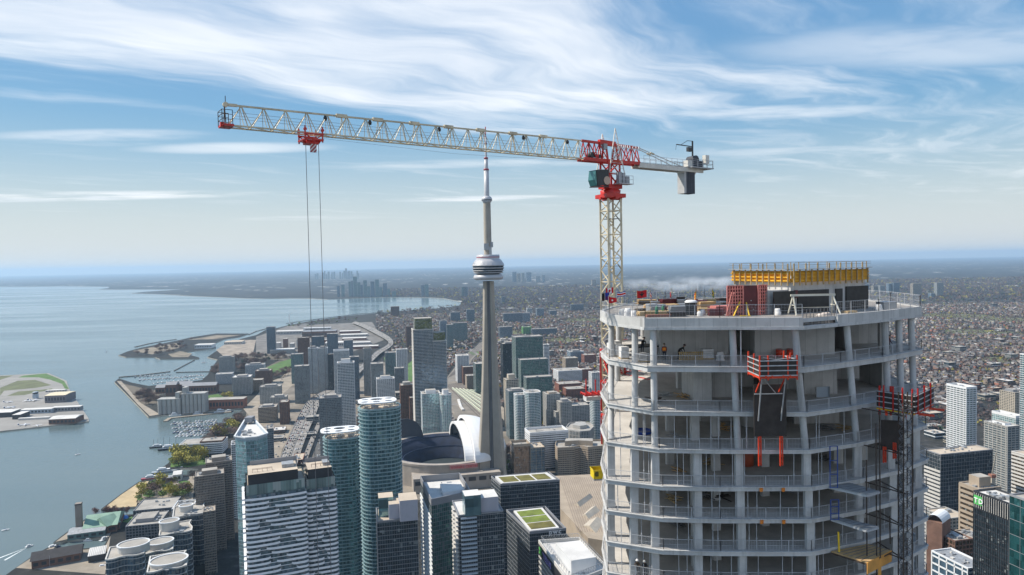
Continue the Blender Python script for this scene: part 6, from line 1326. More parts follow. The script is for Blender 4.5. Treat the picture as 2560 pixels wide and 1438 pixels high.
for lv, pxs in ((2, (1640, 1668, 1705, 2065)), (3, (1690, 1810, 2110, 2060)), (4, (1700, 1775, 2060, 2240)), (5, (1680, 1760, 1800, 1985)), (6, (1690, 1950, 2080)), (7, (1765, 1985, 2130))):
    for k, px in enumerate(pxs):
        d = rr.uniform(71, 75); m = (M_TIMB, M_STEEL, M_DKBR, M_UNIT, M_PLY)[(k + lv) % 5]
        r = empty('debris_pile', tuple(floor_at(px, d, lv)), rr.uniform(0, 3), 'loose %s heap number %s from the left on open floor %s below the roof' % (('timber', 'steel', 'dark board', 'metal', 'plywood')[(k + lv) % 5], ('one', 'two', 'three', 'four')[k], ('two', 'three', 'four', 'five', 'six', 'seven')[lv - 2]), 'debris')
        for j in range(rr.randint(5, 9)): MB().box((rr.uniform(-0.5, 0.5), rr.uniform(-0.4, 0.4), 0.06 + j * 0.07), (rr.uniform(0.6, 2.2), rr.uniform(0.08, 0.3), 0.06), rr.uniform(0, 3)).build('scrap', m, r)
pn = empty('framed_sheet', tuple(floor_at(2040, 72.2, 2)), 0.1, 'blue grey framed panel leaning on the second open floor', 'panel'); MB().bar((0, 0, 0.55), (1.5, 0.1, 0.55), 0.06, 1.1).build('sheet', M_BLUEW, pn)
for x in (0, 1.5): MB().box((x, -0.02, 0.55), (0.08, 0.1, 1.15)).build('stile', M_UNIT, pn)
# ------------------------------------------------------------------ tower crane
M_CRM = mat('crane_cream', (0.60, 0.52, 0.37), 0.5, scale=0.8, var=0.2, stain=0.5)
M_CRW = mat('crane_white', (0.62, 0.60, 0.55), 0.5, scale=0.8, var=0.1, stain=0.2)
M_CABG = mat('cab_glass', (0.07, 0.20, 0.20), 0.08, metal=0.35, var=0.15)
M_CABD = mat('cab_dark', (0.03, 0.032, 0.035), 0.5, var=0.2)
M_CWT = mat('counterweight_grey', (0.42, 0.42, 0.42), 0.85, scale=0.8, var=0.12, stain=0.3)
M_CWD = mat('counterweight_dark', (0.055, 0.062, 0.078), 0.8, scale=0.8, var=0.15)
MX, MY = 13.15, 90.0
CR = empty('tower_crane', (MX, MY, 3.0), 0, 'red and cream tower crane with a long lattice jib', 'crane')
CO = -Vector((MX, MY, 3.0))
def cb(mb, name, m): return mb.build(name, m, CR, tuple(CO))
def crane():
    rz = R(24); a = 0.98; ux, uy = Vector((math.cos(rz), math.sin(rz), 0)), Vector((-math.sin(rz), math.cos(rz), 0)); C0 = Vector((MX, MY, 0))
    cn = [C0 + ux * sx * a + uy * sy * a for sx, sy in ((-1, -1), (1, -1), (1, 1), (-1, 1))]; Z = lambda z: Vector((0, 0, z)); zt = 350.1; zb = 303.0
    for c in cn: cb(MB().bar(c + Z(3), c + Z(zt), 0.24), 'mast_chord', M_CRM)
    n = int((zt - zb) / 1.55)
    for i in range(4):
        p, q = cn[i], cn[(i + 1) % 4]; b = MB(); h = MB()
        for k in range(n):
            z0 = zt - (k + 1) * 1.55; z1 = z0 + 1.55; m = (p + q) / 2
            if k % 2: b.bar(p + Z(z0), q + Z(z1), 0.11)
            else: b.bar(q + Z(z0), p + Z(z1), 0.11)
            if k % 2 == 0: h.bar(p + Z(z0), q + Z(z0), 0.11)
        tag(cb(b, 'mast_lacing', M_CRM), kind='stuff'); tag(cb(h, 'mast_tie', M_CRM), kind='stuff')
    ld = MB()
    for s in (-0.2, 0.2): ld.bar(C0 + ux * s + uy * 0.5 + Z(zb), C0 + ux * s + uy * 0.5 + Z(zt), 0.05)
    for k in range(int((zt - zb) / 0.35)): ld.bar(C0 - ux * 0.2 + uy * 0.5 + Z(zb + 0.35 * k), C0 + ux * 0.2 + uy * 0.5 + Z(zb + 0.35 * k), 0.03)
    cb(ld, 'mast_ladder', M_STEEL)
    for k in range(5): cb(MB().box(tuple(C0 + Z(347.5 - 6.2 * k)), (1.7, 1.7, 0.06), rz), 'rest_platform', M_STEEL)
    for zc in (330.2, 326.0, 321.5):                                    # climbing collar
        b = MB()
        for i in range(4): p, q = cn[i] + (cn[i] - C0) * 0.16, cn[(i + 1) % 4] + (cn[(i + 1) % 4] - C0) * 0.16; b.bar(p + Z(zc), q + Z(zc), 0.26, 0.32); b.bar(p + Z(zc), q + Z(zc - 3.6), 0.14); b.bar(p + Z(zc), p + Z(zc - 4.0), 0.26)
        cb(b, 'climbing_collar', M_REDP)
    for zc in (331.3, 327.0): cb(MB().bar(cn[1] + Z(zc), Vector((17.5, 84, zc)), 0.25).bar(cn[2] + Z(zc), Vector((20, 92, zc)), 0.25), 'wall_tie', M_REDP)
    # slewing unit
    b = MB(); b.box(tuple(C0 + Z(350.45)), (2.9, 2.9, 0.5), rz); b.box(tuple(C0 + Z(350.15)), (3.3, 0.5, 0.3), rz); b.box(tuple(C0 + Z(350.15)), (0.5, 3.3, 0.3), rz); b.lathe(tuple(C0 + Z(350.7)), [(1.3, 0), (1.35, 0.5), (1.15, 0.55), (1.15, 0.75)], 24); cb(b, 'slewing_ring', M_REDP)
    J = Vector((-0.8199, -0.5725, 0)); Nn = Vector((0.5725, -0.8199, 0))   # jib direction, and its right-hand side (towards the camera)
    def jp(s, o=0.0, z=0.0): return C0 + J * s + Nn * o + Z(z)
    jr = math.atan2(J.y, J.x)
    b = MB()
    for s, o in ((-0.95, -0.8), (0.95, -0.8), (-0.95, 0.8), (0.95, 0.8)): b.bar(jp(s, o, 351.4), jp(s, o, 355.0), 0.24)
    for s0, s1, o in ((-0.95, 0.95, -0.8), (-0.95, 0.95, 0.8)): b.bar(jp(s0, o, 351.6), jp(s1, o, 353.3), 0.15); b.bar(jp(s1, o, 353.3), jp(s0, o, 354.9), 0.15); b.bar(jp(s0, o, 353.3), jp(s1, o, 353.3), 0.14)
    for s in (-0.95, 0.95): b.bar(jp(s, -0.8, 351.6), jp(s, 0.8, 353.3), 0.14); b.bar(jp(s, 0.8, 353.3), jp(s, -0.8, 355), 0.14)
    b.box(tuple(jp(0, 0, 351.65)), (2.4, 2.0, 0.5), jr); cb(b, 'slewing_tower', M_REDP)
    b = MB(); b.box(tuple(jp(-0.9, 1.5, 351.95)), (2.6, 1.3, 0.07), jr)
    for s in (-2.1, -0.9, 0.3): b.bar(jp(s, 2.1, 351.95), jp(s, 2.1, 353.0), 0.05)
    for z in (352.5, 353.0): b.bar(jp(-2.1, 2.1, z), jp(0.3, 2.1, z), 0.045)
    cb(b, 'service_platform', M_RAIL)
    for s, w, h in ((-0.3, 0.55, 1.5), (-0.95, 0.5, 1.4), (-1.7, 0.5, 1.0)): cb(MB().box(tuple(jp(s, 1.35, 352.0 + h / 2)), (w, 0.5, h), jr), 'electric_cabinet', M_UNIT)
    # cab
    K0 = jp(2.3, 0.55, 351.55); cab = MB(); F = lambda s, o, z: K0 + J * s + Nn * o + Z(z)
    P = [F(-0.9, -0.7, 0.25), F(1.1, -0.7, 0.0), F(1.1, 0.7, 0.0), F(-0.9, 0.7, 0.25), F(-0.9, -0.7, 2.2), F(1.25, -0.7, 2.0), F(1.25, 0.7, 2.0), F(-0.9, 0.7, 2.2)]
    cab.faces(P, ((3, 2, 1, 0), (4, 5, 6, 7)), 0); cab.faces(P, ((0, 1, 5, 4), (2, 3, 7, 6), (3, 0, 4, 7)), 0); cb(cab, 'cab_body', M_CABD)
    g = MB(); g.faces([F(1.12, -0.66, 0.05), F(1.5, -0.6, 0.75), F(1.27, -0.66, 1.95), F(1.12, 0.66, 0.05), F(1.5, 0.6, 0.75), F(1.27, 0.66, 1.95)], ((0, 3, 4, 1), (1, 4, 5, 2), (0, 1, 2), (3, 5, 4)), 0); cb(g, 'cab_windscreen', M_CABG)
    cb(MB().faces([F(0.25, 0.72, 0.2), F(1.05, 0.72, 0.15), F(1.15, 0.72, 1.9), F(0.3, 0.72, 1.95)], ((0, 1, 2, 3),)), 'cab_side_window', M_CABD)
    cb(MB().tube(F(-0.55, 0.71, 0.75), F(-0.55, 0.76, 0.75), 0.55, n=16), 'cab_emblem', mat('cab_beige', (0.50, 0.36, 0.28), 0.6)); cb(MB().bar(F(-0.9, 0, 0.05), F(1.2, 0, -0.08), 1.4, 0.1), 'cab_floor', M_CABD)
    # jib
    LJ = 47.4; zb_ = 354.95; hw = 0.62
    def top(s): return 357.35 - 0.45 * s / LJ
    ROOT = 4.6; red0, red1 = -5.1, ROOT
    for o in (-hw, hw): cb(MB().bar(jp(ROOT, o, zb_), jp(LJ, o, zb_), 0.14, 0.13), 'jib_chord', M_CRM)
    cb(MB().bar(jp(ROOT, 0, top(ROOT)), jp(LJ, 0, top(LJ)), 0.15, 0.16), 'jib_chord', M_CRM)
    n = 21; stp = (LJ - ROOT) / n; me = {}
    for k in range(n):
        s0 = ROOT + k * stp; s1 = s0 + stp; m = s0 + stp * 0.12; b = MB()
        for o in (-hw, hw): b.bar(jp(s0, o, zb_), jp(m + stp * 0.25, 0, top(m)), 0.066); b.bar(jp(m + stp * 0.25, 0, top(m)), jp(s1, o, zb_), 0.066); b.bar(jp(m + stp * 0.34, 0, top(m)), jp(s0 + stp * 0.36, o, zb_), 0.045)
        b.bar(jp(s0, -hw, zb_), jp(s0, hw, zb_), 0.07); b.bar(jp(s0, -hw, zb_), jp(s1, hw, zb_), 0.06)
        tag(cb(b, 'jib_lacing', M_CRM), kind='stuff')
    for s in (11, 15.5, 20, 24.2, 28.4, 32.6, 36.5): cb(MB().box(tuple(jp(s, 0, top(s) + 0.03)), (1.1, 0.34, 0.34), jr), 'chord_joint', M_CRM); cb(MB().bar(jp(s, -hw, zb_), jp(s, 0, top(s)), 0.06).bar(jp(s, hw, zb_), jp(s, 0, top(s)), 0.06), 'joint_frame', M_CRM)
    for s in (7.2, 14, 25.4, 33.5, 38.2): cb(MB().lathe(tuple(jp(s, 0.05, top(s) - 0.62)), [(0.0, 0.0), (0.16, 0.05), (0.2, 0.3), (0.1, 0.5)], 10), 'floodlight', M_CABD)
    for o, z in ((0.15, zb_ + 1.3), (-0.15, zb_ + 1.05), (0.0, zb_ + 0.75)): cb(MB().bar(jp(2, o, z), jp(LJ - 0.5, o, z), 0.025), 'trolley_rope', M_STEEL)
    cb(MB().bar(jp(3, 0.3, zb_ - 0.3), jp(LJ * 0.5, 0.3, zb_ - 0.75), 0.02).bar(jp(LJ * 0.5, 0.3, zb_ - 0.75), jp(40, 0.3, zb_ - 0.35), 0.02).bar(jp(42, 0.2, zb_ - 0.25), jp(LJ, 0.2, zb_ - 0.1), 0.02), 'hoist_rope', M_STEEL)
    # jib tip
    b = MB(); b.box(tuple(jp(LJ + 0.1, 0, zb_)), (1.0, 1.7, 0.2), jr); b.box(tuple(jp(LJ + 0.55, 0.4, zb_ + 0.02)), (0.3, 0.4, 0.4), jr); cb(b, 'jib_tip', M_REDP)
    b = MB(); s = LJ + 0.2
    b.bar(jp(s, -0.4, zb_), jp(s, 0, top(LJ)), 0.08); b.bar(jp(s, 0.4, zb_), jp(s, 0, top(LJ)), 0.08)
    for o in (-0.8, 0.8): b.bar(jp(s + 0.4, o, zb_), jp(s + 0.4, o, zb_ + 1.35), 0.05); b.bar(jp(s - 0.5, o, zb_), jp(s - 0.5, o, zb_ + 1.35), 0.05)
    for z in (0.5, 0.95, 1.35):
        b.bar(jp(s + 0.4, -0.8, zb_ + z), jp(s + 0.4, 0.8, zb_ + z), 0.045)
        for o in (-0.8, 0.8): b.bar(jp(s + 0.4, o, zb_ + z), jp(s - 0.5, o, zb_ + z), 0.045)
    cb(b, 'tip_cage', M_RUSTD); cb(MB().tube(jp(LJ + 0.1, -0.12, top(LJ)), jp(LJ + 0.1, 0.12, top(LJ)), 0.24, n=14).bar(jp(LJ, 0, top(LJ)), jp(LJ - 0.9, 0, top(LJ) + 0.02), 0.24), 'tip_sheave', M_CRM); cb(MB().bar(jp(LJ + 0.1, 0, top(LJ)), jp(LJ + 0.1, 0, top(LJ) + 0.8), 0.05), 'tip_light', M_RUSTD)
    # red jib root
    b = MB()
    for o in (-hw, hw): b.bar(jp(-4.9, o, zb_ + 0.05), jp(ROOT + 0.4, o, zb_ - 0.02), 0.26, 0.4)
    cb(b, 'root_chord', M_REDP); b = MB(); b.bar(jp(-5.0, 0, 357.2), jp(ROOT + 0.2, 0, top(ROOT)), 0.26, 0.3); b.bar(jp(-0.9, 0, 357.3), jp(1.9, 0, 357.4), 0.5, 0.6); cb(b, 'root_chord', M_REDP); b = MB()
    for s0, s1 in ((0.9, 2.7), (2.7, 4.6), (-0.9, -2.9), (-2.9, -4.9)):
        for o in (-hw, hw): b.bar(jp(s0, o, zb_), jp((s0 + s1) / 2, 0, 357.2), 0.12); b.bar(jp((s0 + s1) / 2, 0, 357.2), jp(s1, o, zb_), 0.12); b.bar(jp(s1, o, zb_), jp(s1, 0, 357.2), 0.1)
    for s in (-0.9, 0.9):
        for o in (-hw, hw): b.bar(jp(s, o, zb_), jp(s, o * 0.3, 357.3), 0.24)
    cb(b, 'root_lacing', M_REDP)
    cb(MB().tube(jp(3.3, -0.35, 355.6), jp(3.3, 0.35, 355.6), 0.36, n=16).box(tuple(jp(2.3, 0, 355.55)), (1.2, 0.4, 0.4), jr), 'trolley_winch', M_CABD)
    cb(MB().box(tuple(jp(1.2, 0.3, 356.8)), (0.6, 0.5, 0.7), jr), 'control_box', M_UNIT)
    # access frames
    for s, o, hh in ((0.45, -0.9, 358.7), (-0.15, 0.9, 359.2)):
        b = MB(); ap = jp(s, o, hh)
        ft = [jp(s + 1.35, o + 0.25, 353.4), jp(s - 1.35, o + 0.25, 353.4)]; 
        for f in ft: b.bar(f, ap, 0.09)
        for k in range(9):
            u = k / 9; b.bar(ft[0].lerp(ap, u), ft[1].lerp(ap, u), 0.045)
        b.bar(ft[0].lerp(ap, 0.2), ft[1].lerp(ap, 0.55), 0.06); b.bar(ft[1].lerp(ap, 0.2), ft[0].lerp(ap, 0.55), 0.06); cb(b, 'a_frame', M_CRW)
    b = MB()
    for k in range(14): b.bar(jp(0.5, 1.0, 354.3 + 0.2 * k), jp(-0.9, 1.0, 354.3 + 0.2 * k), 0.035)
    cb(b, 'ladder_cage', mat('copper_orange', (0.55, 0.22, 0.10), 0.6))
    # counter jib
    b = MB()
    for o in (-0.7, 0.7): b.bar(jp(-4.7, o, 354.75), jp(-17.6, o, 354.75), 0.24, 0.6)
    for k in range(8): b.bar(jp(-5.5 - 1.7 * k, -0.7, 354.8), jp(-5.5 - 1.7 * k, 0.7, 354.8), 0.12)
    cb(b, 'counter_jib_girder', M_CRW); cb(MB().bar(jp(-4.8, 0, 355.08), jp(-18.5, 0, 355.08), 1.5, 0.05), 'walkway', M_STEEL)
    for o in (-0.6, 0.6): cb(MB().bar(jp(-5.0, o * 0.3, 357.2), jp(-13.4, o, 355.1), 0.09), 'tie_bar', M_CRW); cb(MB().bar(jp(-7.2, o * 0.5, 356.65), jp(-7.9, o * 0.55, 356.48), 0.2), 'tie_joint', M_CRM)
    for o in (-0.95, 0.95):
        b = MB()
        for k in range(12): b.bar(jp(-5.3 - 1.1 * k, o, 355.0), jp(-5.3 - 1.1 * k, o, 356.05), 0.045)
        for z in (355.5, 356.05): b.bar(jp(-5.3, o, z), jp(-17.4, o, z), 0.04)
        cb(b, 'walkway_railing', M_RAIL)
    b = MB(); b.box(tuple(jp(-16.6, 0, 355.05)), (4.6, 3.3, 0.14), jr)
    for o in (-1.65, 1.65):
        for k in range(5): b.bar(jp(-14.2 - 1.1 * k, o, 355.1), jp(-14.2 - 1.1 * k, o, 356.15), 0.05)
        for z in (355.6, 356.15): b.bar(jp(-14.2, o, z), jp(-18.7, o, z), 0.045)
    for o in (-1.65, -0.5, 0.5, 1.65): b.bar(jp(-18.7, o, 355.1), jp(-18.7, o, 356.15), 0.05)
    for z in (355.6, 356.15): b.bar(jp(-18.7, -1.65, z), jp(-18.7, 1.65, z), 0.045)
    cb(b, 'winch_platform', M_UNIT)
    cb(MB().box(tuple(jp(-16.4, 0, 355.75)), (2.6, 1.5, 0.9), jr).tube(jp(-16.2, -0.7, 356.3), jp(-16.2, 0.7, 356.3), 0.62, n=16), 'hoist_winch', M_CWD)
    cb(MB().box(tuple(jp(-18.3, 0.7, 356.4)), (0.8, 0.6, 1.3), jr).box(tuple(jp(-14.5, 0.6, 355.6)), (0.9, 0.8, 0.9), jr), 'winch_cabinet', M_CRW)
    b = MB(); b.bar(jp(-16.0, 0.2, 356.3), jp(-16.0, 0.2, 359.0), 0.2); b.bar(jp(-16.0, 0.2, 358.2), jp(-12.6, 0.2, 358.25), 0.12); b.bar(jp(-16.0, 0.2, 359.0), jp(-14.8, 0.2, 358.95), 0.07); b.bar(jp(-14.9, 0.2, 358.95), jp(-13.6, 0.2, 358.3), 0.06); b.bar(jp(-12.6, 0.2, 358.25), jp(-12.45, 0.2, 357.5), 0.04); b.box(tuple(jp(-15.3, 0.2, 357.75)), (0.8, 0.4, 0.6), jr); cb(b, 'service_jib', M_CABD)
    for k in range(5):
        s = -13.9 - 0.46 * k; cb(MB().box(tuple(jp(s, 0, 353.0)), (0.43, 1.25, 3.2), jr), 'counterweight', M_CWT if k == 0 else M_CWD)
    cb(MB().bar(jp(-13.6, 0, 354.5), jp(-16.2, 0, 354.5), 1.2, 0.4), 'counterweight_frame', M_CRW)
    # name letters along the red counter jib root
    ex = -J; letters_('PINNACLE', ex, jp(-0.75, 0.55, 356.72))
    # trolley and ropes
    s = 39.7; b = MB(); tz = zb_ - 0.15
    for ds in (-0.85, 0.85):
        for o in (-0.95, 0.95): b.bar(jp(s + ds, o, tz + 0.75), jp(s + ds, o, tz - 0.75), 0.12); b.tube(jp(s + ds, o * 0.9, tz + 0.42), jp(s + ds, o * 1.1, tz + 0.42), 0.16, n=10)
        b.bar(jp(s + ds, -0.95, tz - 0.5), jp(s + ds, 0.95, tz - 0.5), 0.14)
    for o in (-0.95, 0.95):
        for z in (0.0, -0.5): b.bar(jp(s - 0.95, o, tz + z), jp(s + 0.95, o, tz + z), 0.14)
        b.bar(jp(s - 0.85, o, tz), jp(s + 0.1, o, tz - 0.7), 0.1); b.bar(jp(s + 0.85, o, tz), jp(s - 0.1, o, tz - 0.7), 0.1)
    b.box(tuple(jp(s, 0, tz - 0.7)), (1.2, 1.2, 0.35), jr); cb(b, 'trolley', M_REDP)
    for ds in (-0.62, 0.62): cb(MB().tube(jp(s + ds, -0.2, tz - 0.55), jp(s + ds, 0.2, tz - 0.55), 0.26, n=14), 'trolley_sheave', M_REDP)
    def strp():
        m = bpy.data.materials.new('hazard_stripe'); m.use_nodes = True; t = NT(m.node_tree); bs = t.n['Principled BSDF']; x, y, z = t.sep(t.new('ShaderNodeTexCoord').outputs['Object'])
        f = t.math('FRACT', t.math('MULTIPLY', t.math('SUBTRACT', z, t.math('MULTIPLY', x, 1.3)), 2.6)); t.l.new(t.mix(t.math('LESS_THAN', f, 0.5), (0.62, 0.62, 0.62, 1), (0.30, 0.02, 0.03, 1)), bs.inputs['Base Color']); return m
    cb(MB().box(tuple(jp(s - 0.05, 0.5, tz - 1.25)), (0.62, 0.1, 0.9), jr), 'striped_plate', strp())
    for ds in (-0.72, 0.55): cb(MB().bar(jp(s + ds, 0.1, tz - 0.7), jp(s + ds * 1.02, 0.1, 262.0), 0.045), 'hoist_rope', M_STEEL)
    cb(MB().box(tuple(jp(s, 0.1, 261.2)), (1.6, 0.4, 1.6), jr), 'hook_block', M_REDP)
def letters_(txt, ex, o):
    n0 = len(bpy.data.objects)
    for ob in letters(txt, 0.74, M_WHITE, CR, tuple(Vector(o) + CO), ex, (0, 0, 1), 'letter', 0.03, 0.06): pass
crane()
# ------------------------------------------------------------------ people (one continuous skinned body each)
def person(loc, rz, label, top, legs, pose='stand', vest=None, helmet=(0.7, 0.6, 0.1), h=1.76):
    s = h / 1.76
    J = {'pel': (0, 0, 0.95), 'spn': (0, 0.01, 1.15), 'chs': (0, 0.0, 1.36), 'nck': (0, -0.01, 1.50), 'hd0': (0, -0.02, 1.60), 'hd1': (0, -0.02, 1.70)}
    arms = {'L': [(0.19, 0, 1.42), (0.25, -0.03, 1.15), (0.22, -0.18, 0.95), (0.21, -0.25, 0.88)], 'R': [(-0.19, 0, 1.42), (-0.25, -0.03, 1.15), (-0.22, -0.14, 0.93), (-0.21, -0.2, 0.86)]}
    lg = {'L': [(0.1, 0, 0.9), (0.12, -0.03, 0.5), (0.12, 0.03, 0.08), (0.13, -0.14, 0.04)], 'R': [(-0.1, 0, 0.9), (-0.12, 0.0, 0.5), (-0.12, 0.06, 0.08), (-0.13, -0.1, 0.04)]}
    if pose == 'lean':
        for k, (dy, dz) in {'spn': (-0.08, -0.02), 'chs': (-0.22, -0.06), 'nck': (-0.32, -0.08), 'hd0': (-0.38, -0.08), 'hd1': (-0.42, -0.06)}.items(): J[k] = (0, J[k][1] + dy, J[k][2] + dz)
        arms = {'L': [(0.19, -0.24, 1.33), (0.27, -0.36, 1.1), (0.12, -0.52, 1.07), (0.05, -0.56, 1.07)], 'R': [(-0.19, -0.24, 1.33), (-0.27, -0.36, 1.1), (-0.12, -0.52, 1.07), (-0.05, -0.56, 1.07)]}
    if pose == 'reach': arms['L'] = [(0.19, 0, 1.42), (0.3, -0.22, 1.3), (0.3, -0.48, 1.32), (0.3, -0.56, 1.33)]
    if pose == 'bend':
        for k, (dy, dz) in {'spn': (-0.12, -0.04), 'chs': (-0.36, -0.14), 'nck': (-0.5, -0.2), 'hd0': (-0.58, -0.2), 'hd1': (-0.66, -0.16)}.items(): J[k] = (0, J[k][1] + dy, J[k][2] + dz)
        arms = {'L': [(0.19, -0.38, 1.26), (0.22, -0.5, 0.98), (0.2, -0.6, 0.75), (0.2, -0.62, 0.67)], 'R': [(-0.19, -0.38, 1.26), (-0.22, -0.5, 0.98), (-0.2, -0.6, 0.75), (-0.2, -0.62, 0.67)]}
    V = []; E = []; Rr = []
    def add(p, r, par=None):
        V.append(tuple(c * s for c in p)); Rr.append(r * s)
        if par is not None: E.append((par, len(V) - 1))
        return len(V) - 1
    i0 = add(J['pel'], 0.15); i1 = add(J['spn'], 0.145, i0); i2 = add(J['chs'], 0.165, i1); i3 = add(J['nck'], 0.06, i2); i4 = add(J['hd0'], 0.085, i3); add(J['hd1'], 0.10, i4)
    for k in 'LR':
        p = i2
        for q, r in zip(arms[k], (0.075, 0.055, 0.043, 0.035)): p = add(q, r, p)
        for fdx in (-0.03, -0.01, 0.01, 0.03): add((arms[k][3][0] + fdx, arms[k][3][1] - 0.05, arms[k][3][2] - 0.05), 0.009, p)
        add((arms[k][3][0] + (-0.045 if k == 'L' else 0.045), arms[k][3][1] - 0.02, arms[k][3][2] - 0.02), 0.01, p)
        p = i0
        for q, r in zip(lg[k], (0.095, 0.07, 0.05, 0.045)): p = add(q, r, p)
    me = bpy.data.meshes.new('person'); me.from_pydata(V, E, []); o = bpy.data.objects.new('person', me); COL.objects.link(o)
    sk = o.modifiers.new('skin', 'SKIN'); sv = me.skin_vertices[0].data
    for k, r in enumerate(Rr): sv[k].radius = (r, r * (0.75 if k in (1, 2) else 1.0))
    sv[0].use_root = True; sub = o.modifiers.new('sub', 'SUBSURF'); sub.levels = 1; sub.render_levels = 1
    m = bpy.data.materials.new('worker_clothes'); m.use_nodes = True; t = NT(m.node_tree); b = t.n['Principled BSDF']; b.inputs['Roughness'].default_value = 0.85
    x, y, z = t.sep(t.new('ShaderNodeTexCoord').outputs['Object']); c = t.mix(t.math('LESS_THAN', z, 0.93 * s), top + (1,), legs + (1,))
    hz = (J['nck'][2] + 0.0) * s; hy = J['nck'][1] * s
    head = t.math('GREATER_THAN', z, hz) if pose == 'stand' or pose == 'reach' else t.math('LESS_THAN', t.vmath('LENGTH', t.vmath('SUBTRACT', t.comb(x, y, z), tuple(q * s for q in J['hd1']))), 0.17 * s)
    c = t.mix(head, c, (0.35, 0.20, 0.14, 1)); c = t.mix(t.math('LESS_THAN', z, 0.1), c, (0.03, 0.025, 0.02, 1)); t.l.new(c, b.inputs['Base Color']); me.materials.append(m)
    o.location = loc; o.rotation_euler = (0, 0, rz); tag(o, label, 'person')
    hc = tuple(q * s for q in J['hd1']); hm = MB(); hm.lathe((hc[0], hc[1], hc[2] + 0.01), [(0.145, 0), (0.14, 0.03), (0.125, 0.09), (0.07, 0.14), (0.0, 0.155)], 14); hm.lathe((hc[0], hc[1] - 0.02, hc[2] + 0.01), [(0.11, 0.0), (0.17, 0.0), (0.17, 0.015), (0.11, 0.02)], 14); hm.build('helmet', mat('helmet_%.2f%.2f' % helmet[:2], helmet, 0.35, var=0.02), o)
    fc = MB(); fc.box((hc[0], hc[1] - 0.105, hc[2] - 0.06), (0.025, 0.035, 0.045)); fc.box((hc[0] - 0.035, hc[1] - 0.095, hc[2] - 0.03), (0.02, 0.015, 0.012)); fc.box((hc[0] + 0.035, hc[1] - 0.095, hc[2] - 0.03), (0.02, 0.015, 0.012)); fc.box((hc[0], hc[1] - 0.095, hc[2] - 0.11), (0.05, 0.015, 0.012)); fc.build('face', mat('face_skin', (0.28, 0.15, 0.10), 0.6), o)
    if vest:
        ch, sp = (Vector(J['chs']) * s, Vector(J['spn']) * s); b2 = MB(); pts = []; N = 14
        for u, r1, r2 in ((0.0, 0.205, 0.165), (0.5, 0.21, 0.168), (1.0, 0.215, 0.17)):
            c_ = sp.lerp(ch, u) + Vector((0, 0, -0.06 + 0.10 * u))
            for k in range(N): a = 2 * math.pi * k / N; pts.append((c_.x + r1 * s * math.cos(a), c_.y + r2 * s * math.sin(a), c_.z))
        b2.faces(pts, [(j * N + k, j * N + (k + 1) % N, (j + 1) * N + (k + 1) % N, (j + 1) * N + k) for j in range(2) for k in range(N)], 0, True); b2.build('safety_vest', mat('vest_orange', vest, 0.7, var=0.1), o)
        cr = MB()
        for sx in (-1, 1): cr.bar((sp.x + 0.1 * sx, sp.y + 0.175 * s, sp.z - 0.05), (ch.x - 0.1 * sx, ch.y + 0.18 * s, ch.z + 0.04), 0.05, 0.02); cr.bar((sp.x + 0.1 * sx, sp.y - 0.175 * s, sp.z - 0.05), (ch.x + 0.1 * sx, ch.y - 0.18 * s, ch.z + 0.04), 0.05, 0.02)
        cr.build('reflective_strip', mat('vest_yellow', (0.7, 0.6, 0.05), 0.5), o)
DKC, NAV = (0.02, 0.02, 0.022), (0.02, 0.03, 0.05)
person(floor_at(1661, 70.8, 1), R(170), 'worker in an orange safety vest standing behind the railing of the upper open floor', (0.05, 0.03, 0.03), NAV, 'stand', (0.75, 0.16, 0.01), (0.12, 0.09, 0.05))
person(floor_at(1698, 71.5, 1), R(40), 'worker in dark clothes bending towards the slatted crate', DKC, DKC, 'bend', None, (0.06, 0.05, 0.05))
person(floor_at(1606, 75.0, 1) + Vector((0, 0, 0.32)), R(20), 'worker in a black jacket behind the left round columns', DKC, NAV, 'lean', None, (0.08, 0.05, 0.04))
person(floor_at(2212, 73.6, 1), R(-20), 'worker in dark green clothes at the right end of the upper open floor', (0.02, 0.05, 0.04), DKC, 'reach', None, (0.15, 0.25, 0.2))
person(floor_at(2222, 74.4, 1), R(30), 'worker in maroon and black beside the dark green worker', (0.09, 0.02, 0.03), DKC, 'stand', None, (0.05, 0.05, 0.05))
pL = [(1578, 0.62, 'worker with a white helmet leaning on the lowest left railing', (0.70, 0.68, 0.66)), (1597, 0.62, 'worker with a grey helmet leaning on the lowest left railing', (0.32, 0.33, 0.32))]
for px, ins, lab, hc in pL:
    p = edge_pt(plan(1.0), px, ins + 0.12); person(Vector((p.x, p.y, LV[7][0] + 0.005)), R(-24), lab, (0.10, 0.07, 0.05) if px < 1590 else DKC, NAV, 'lean', None, hc)
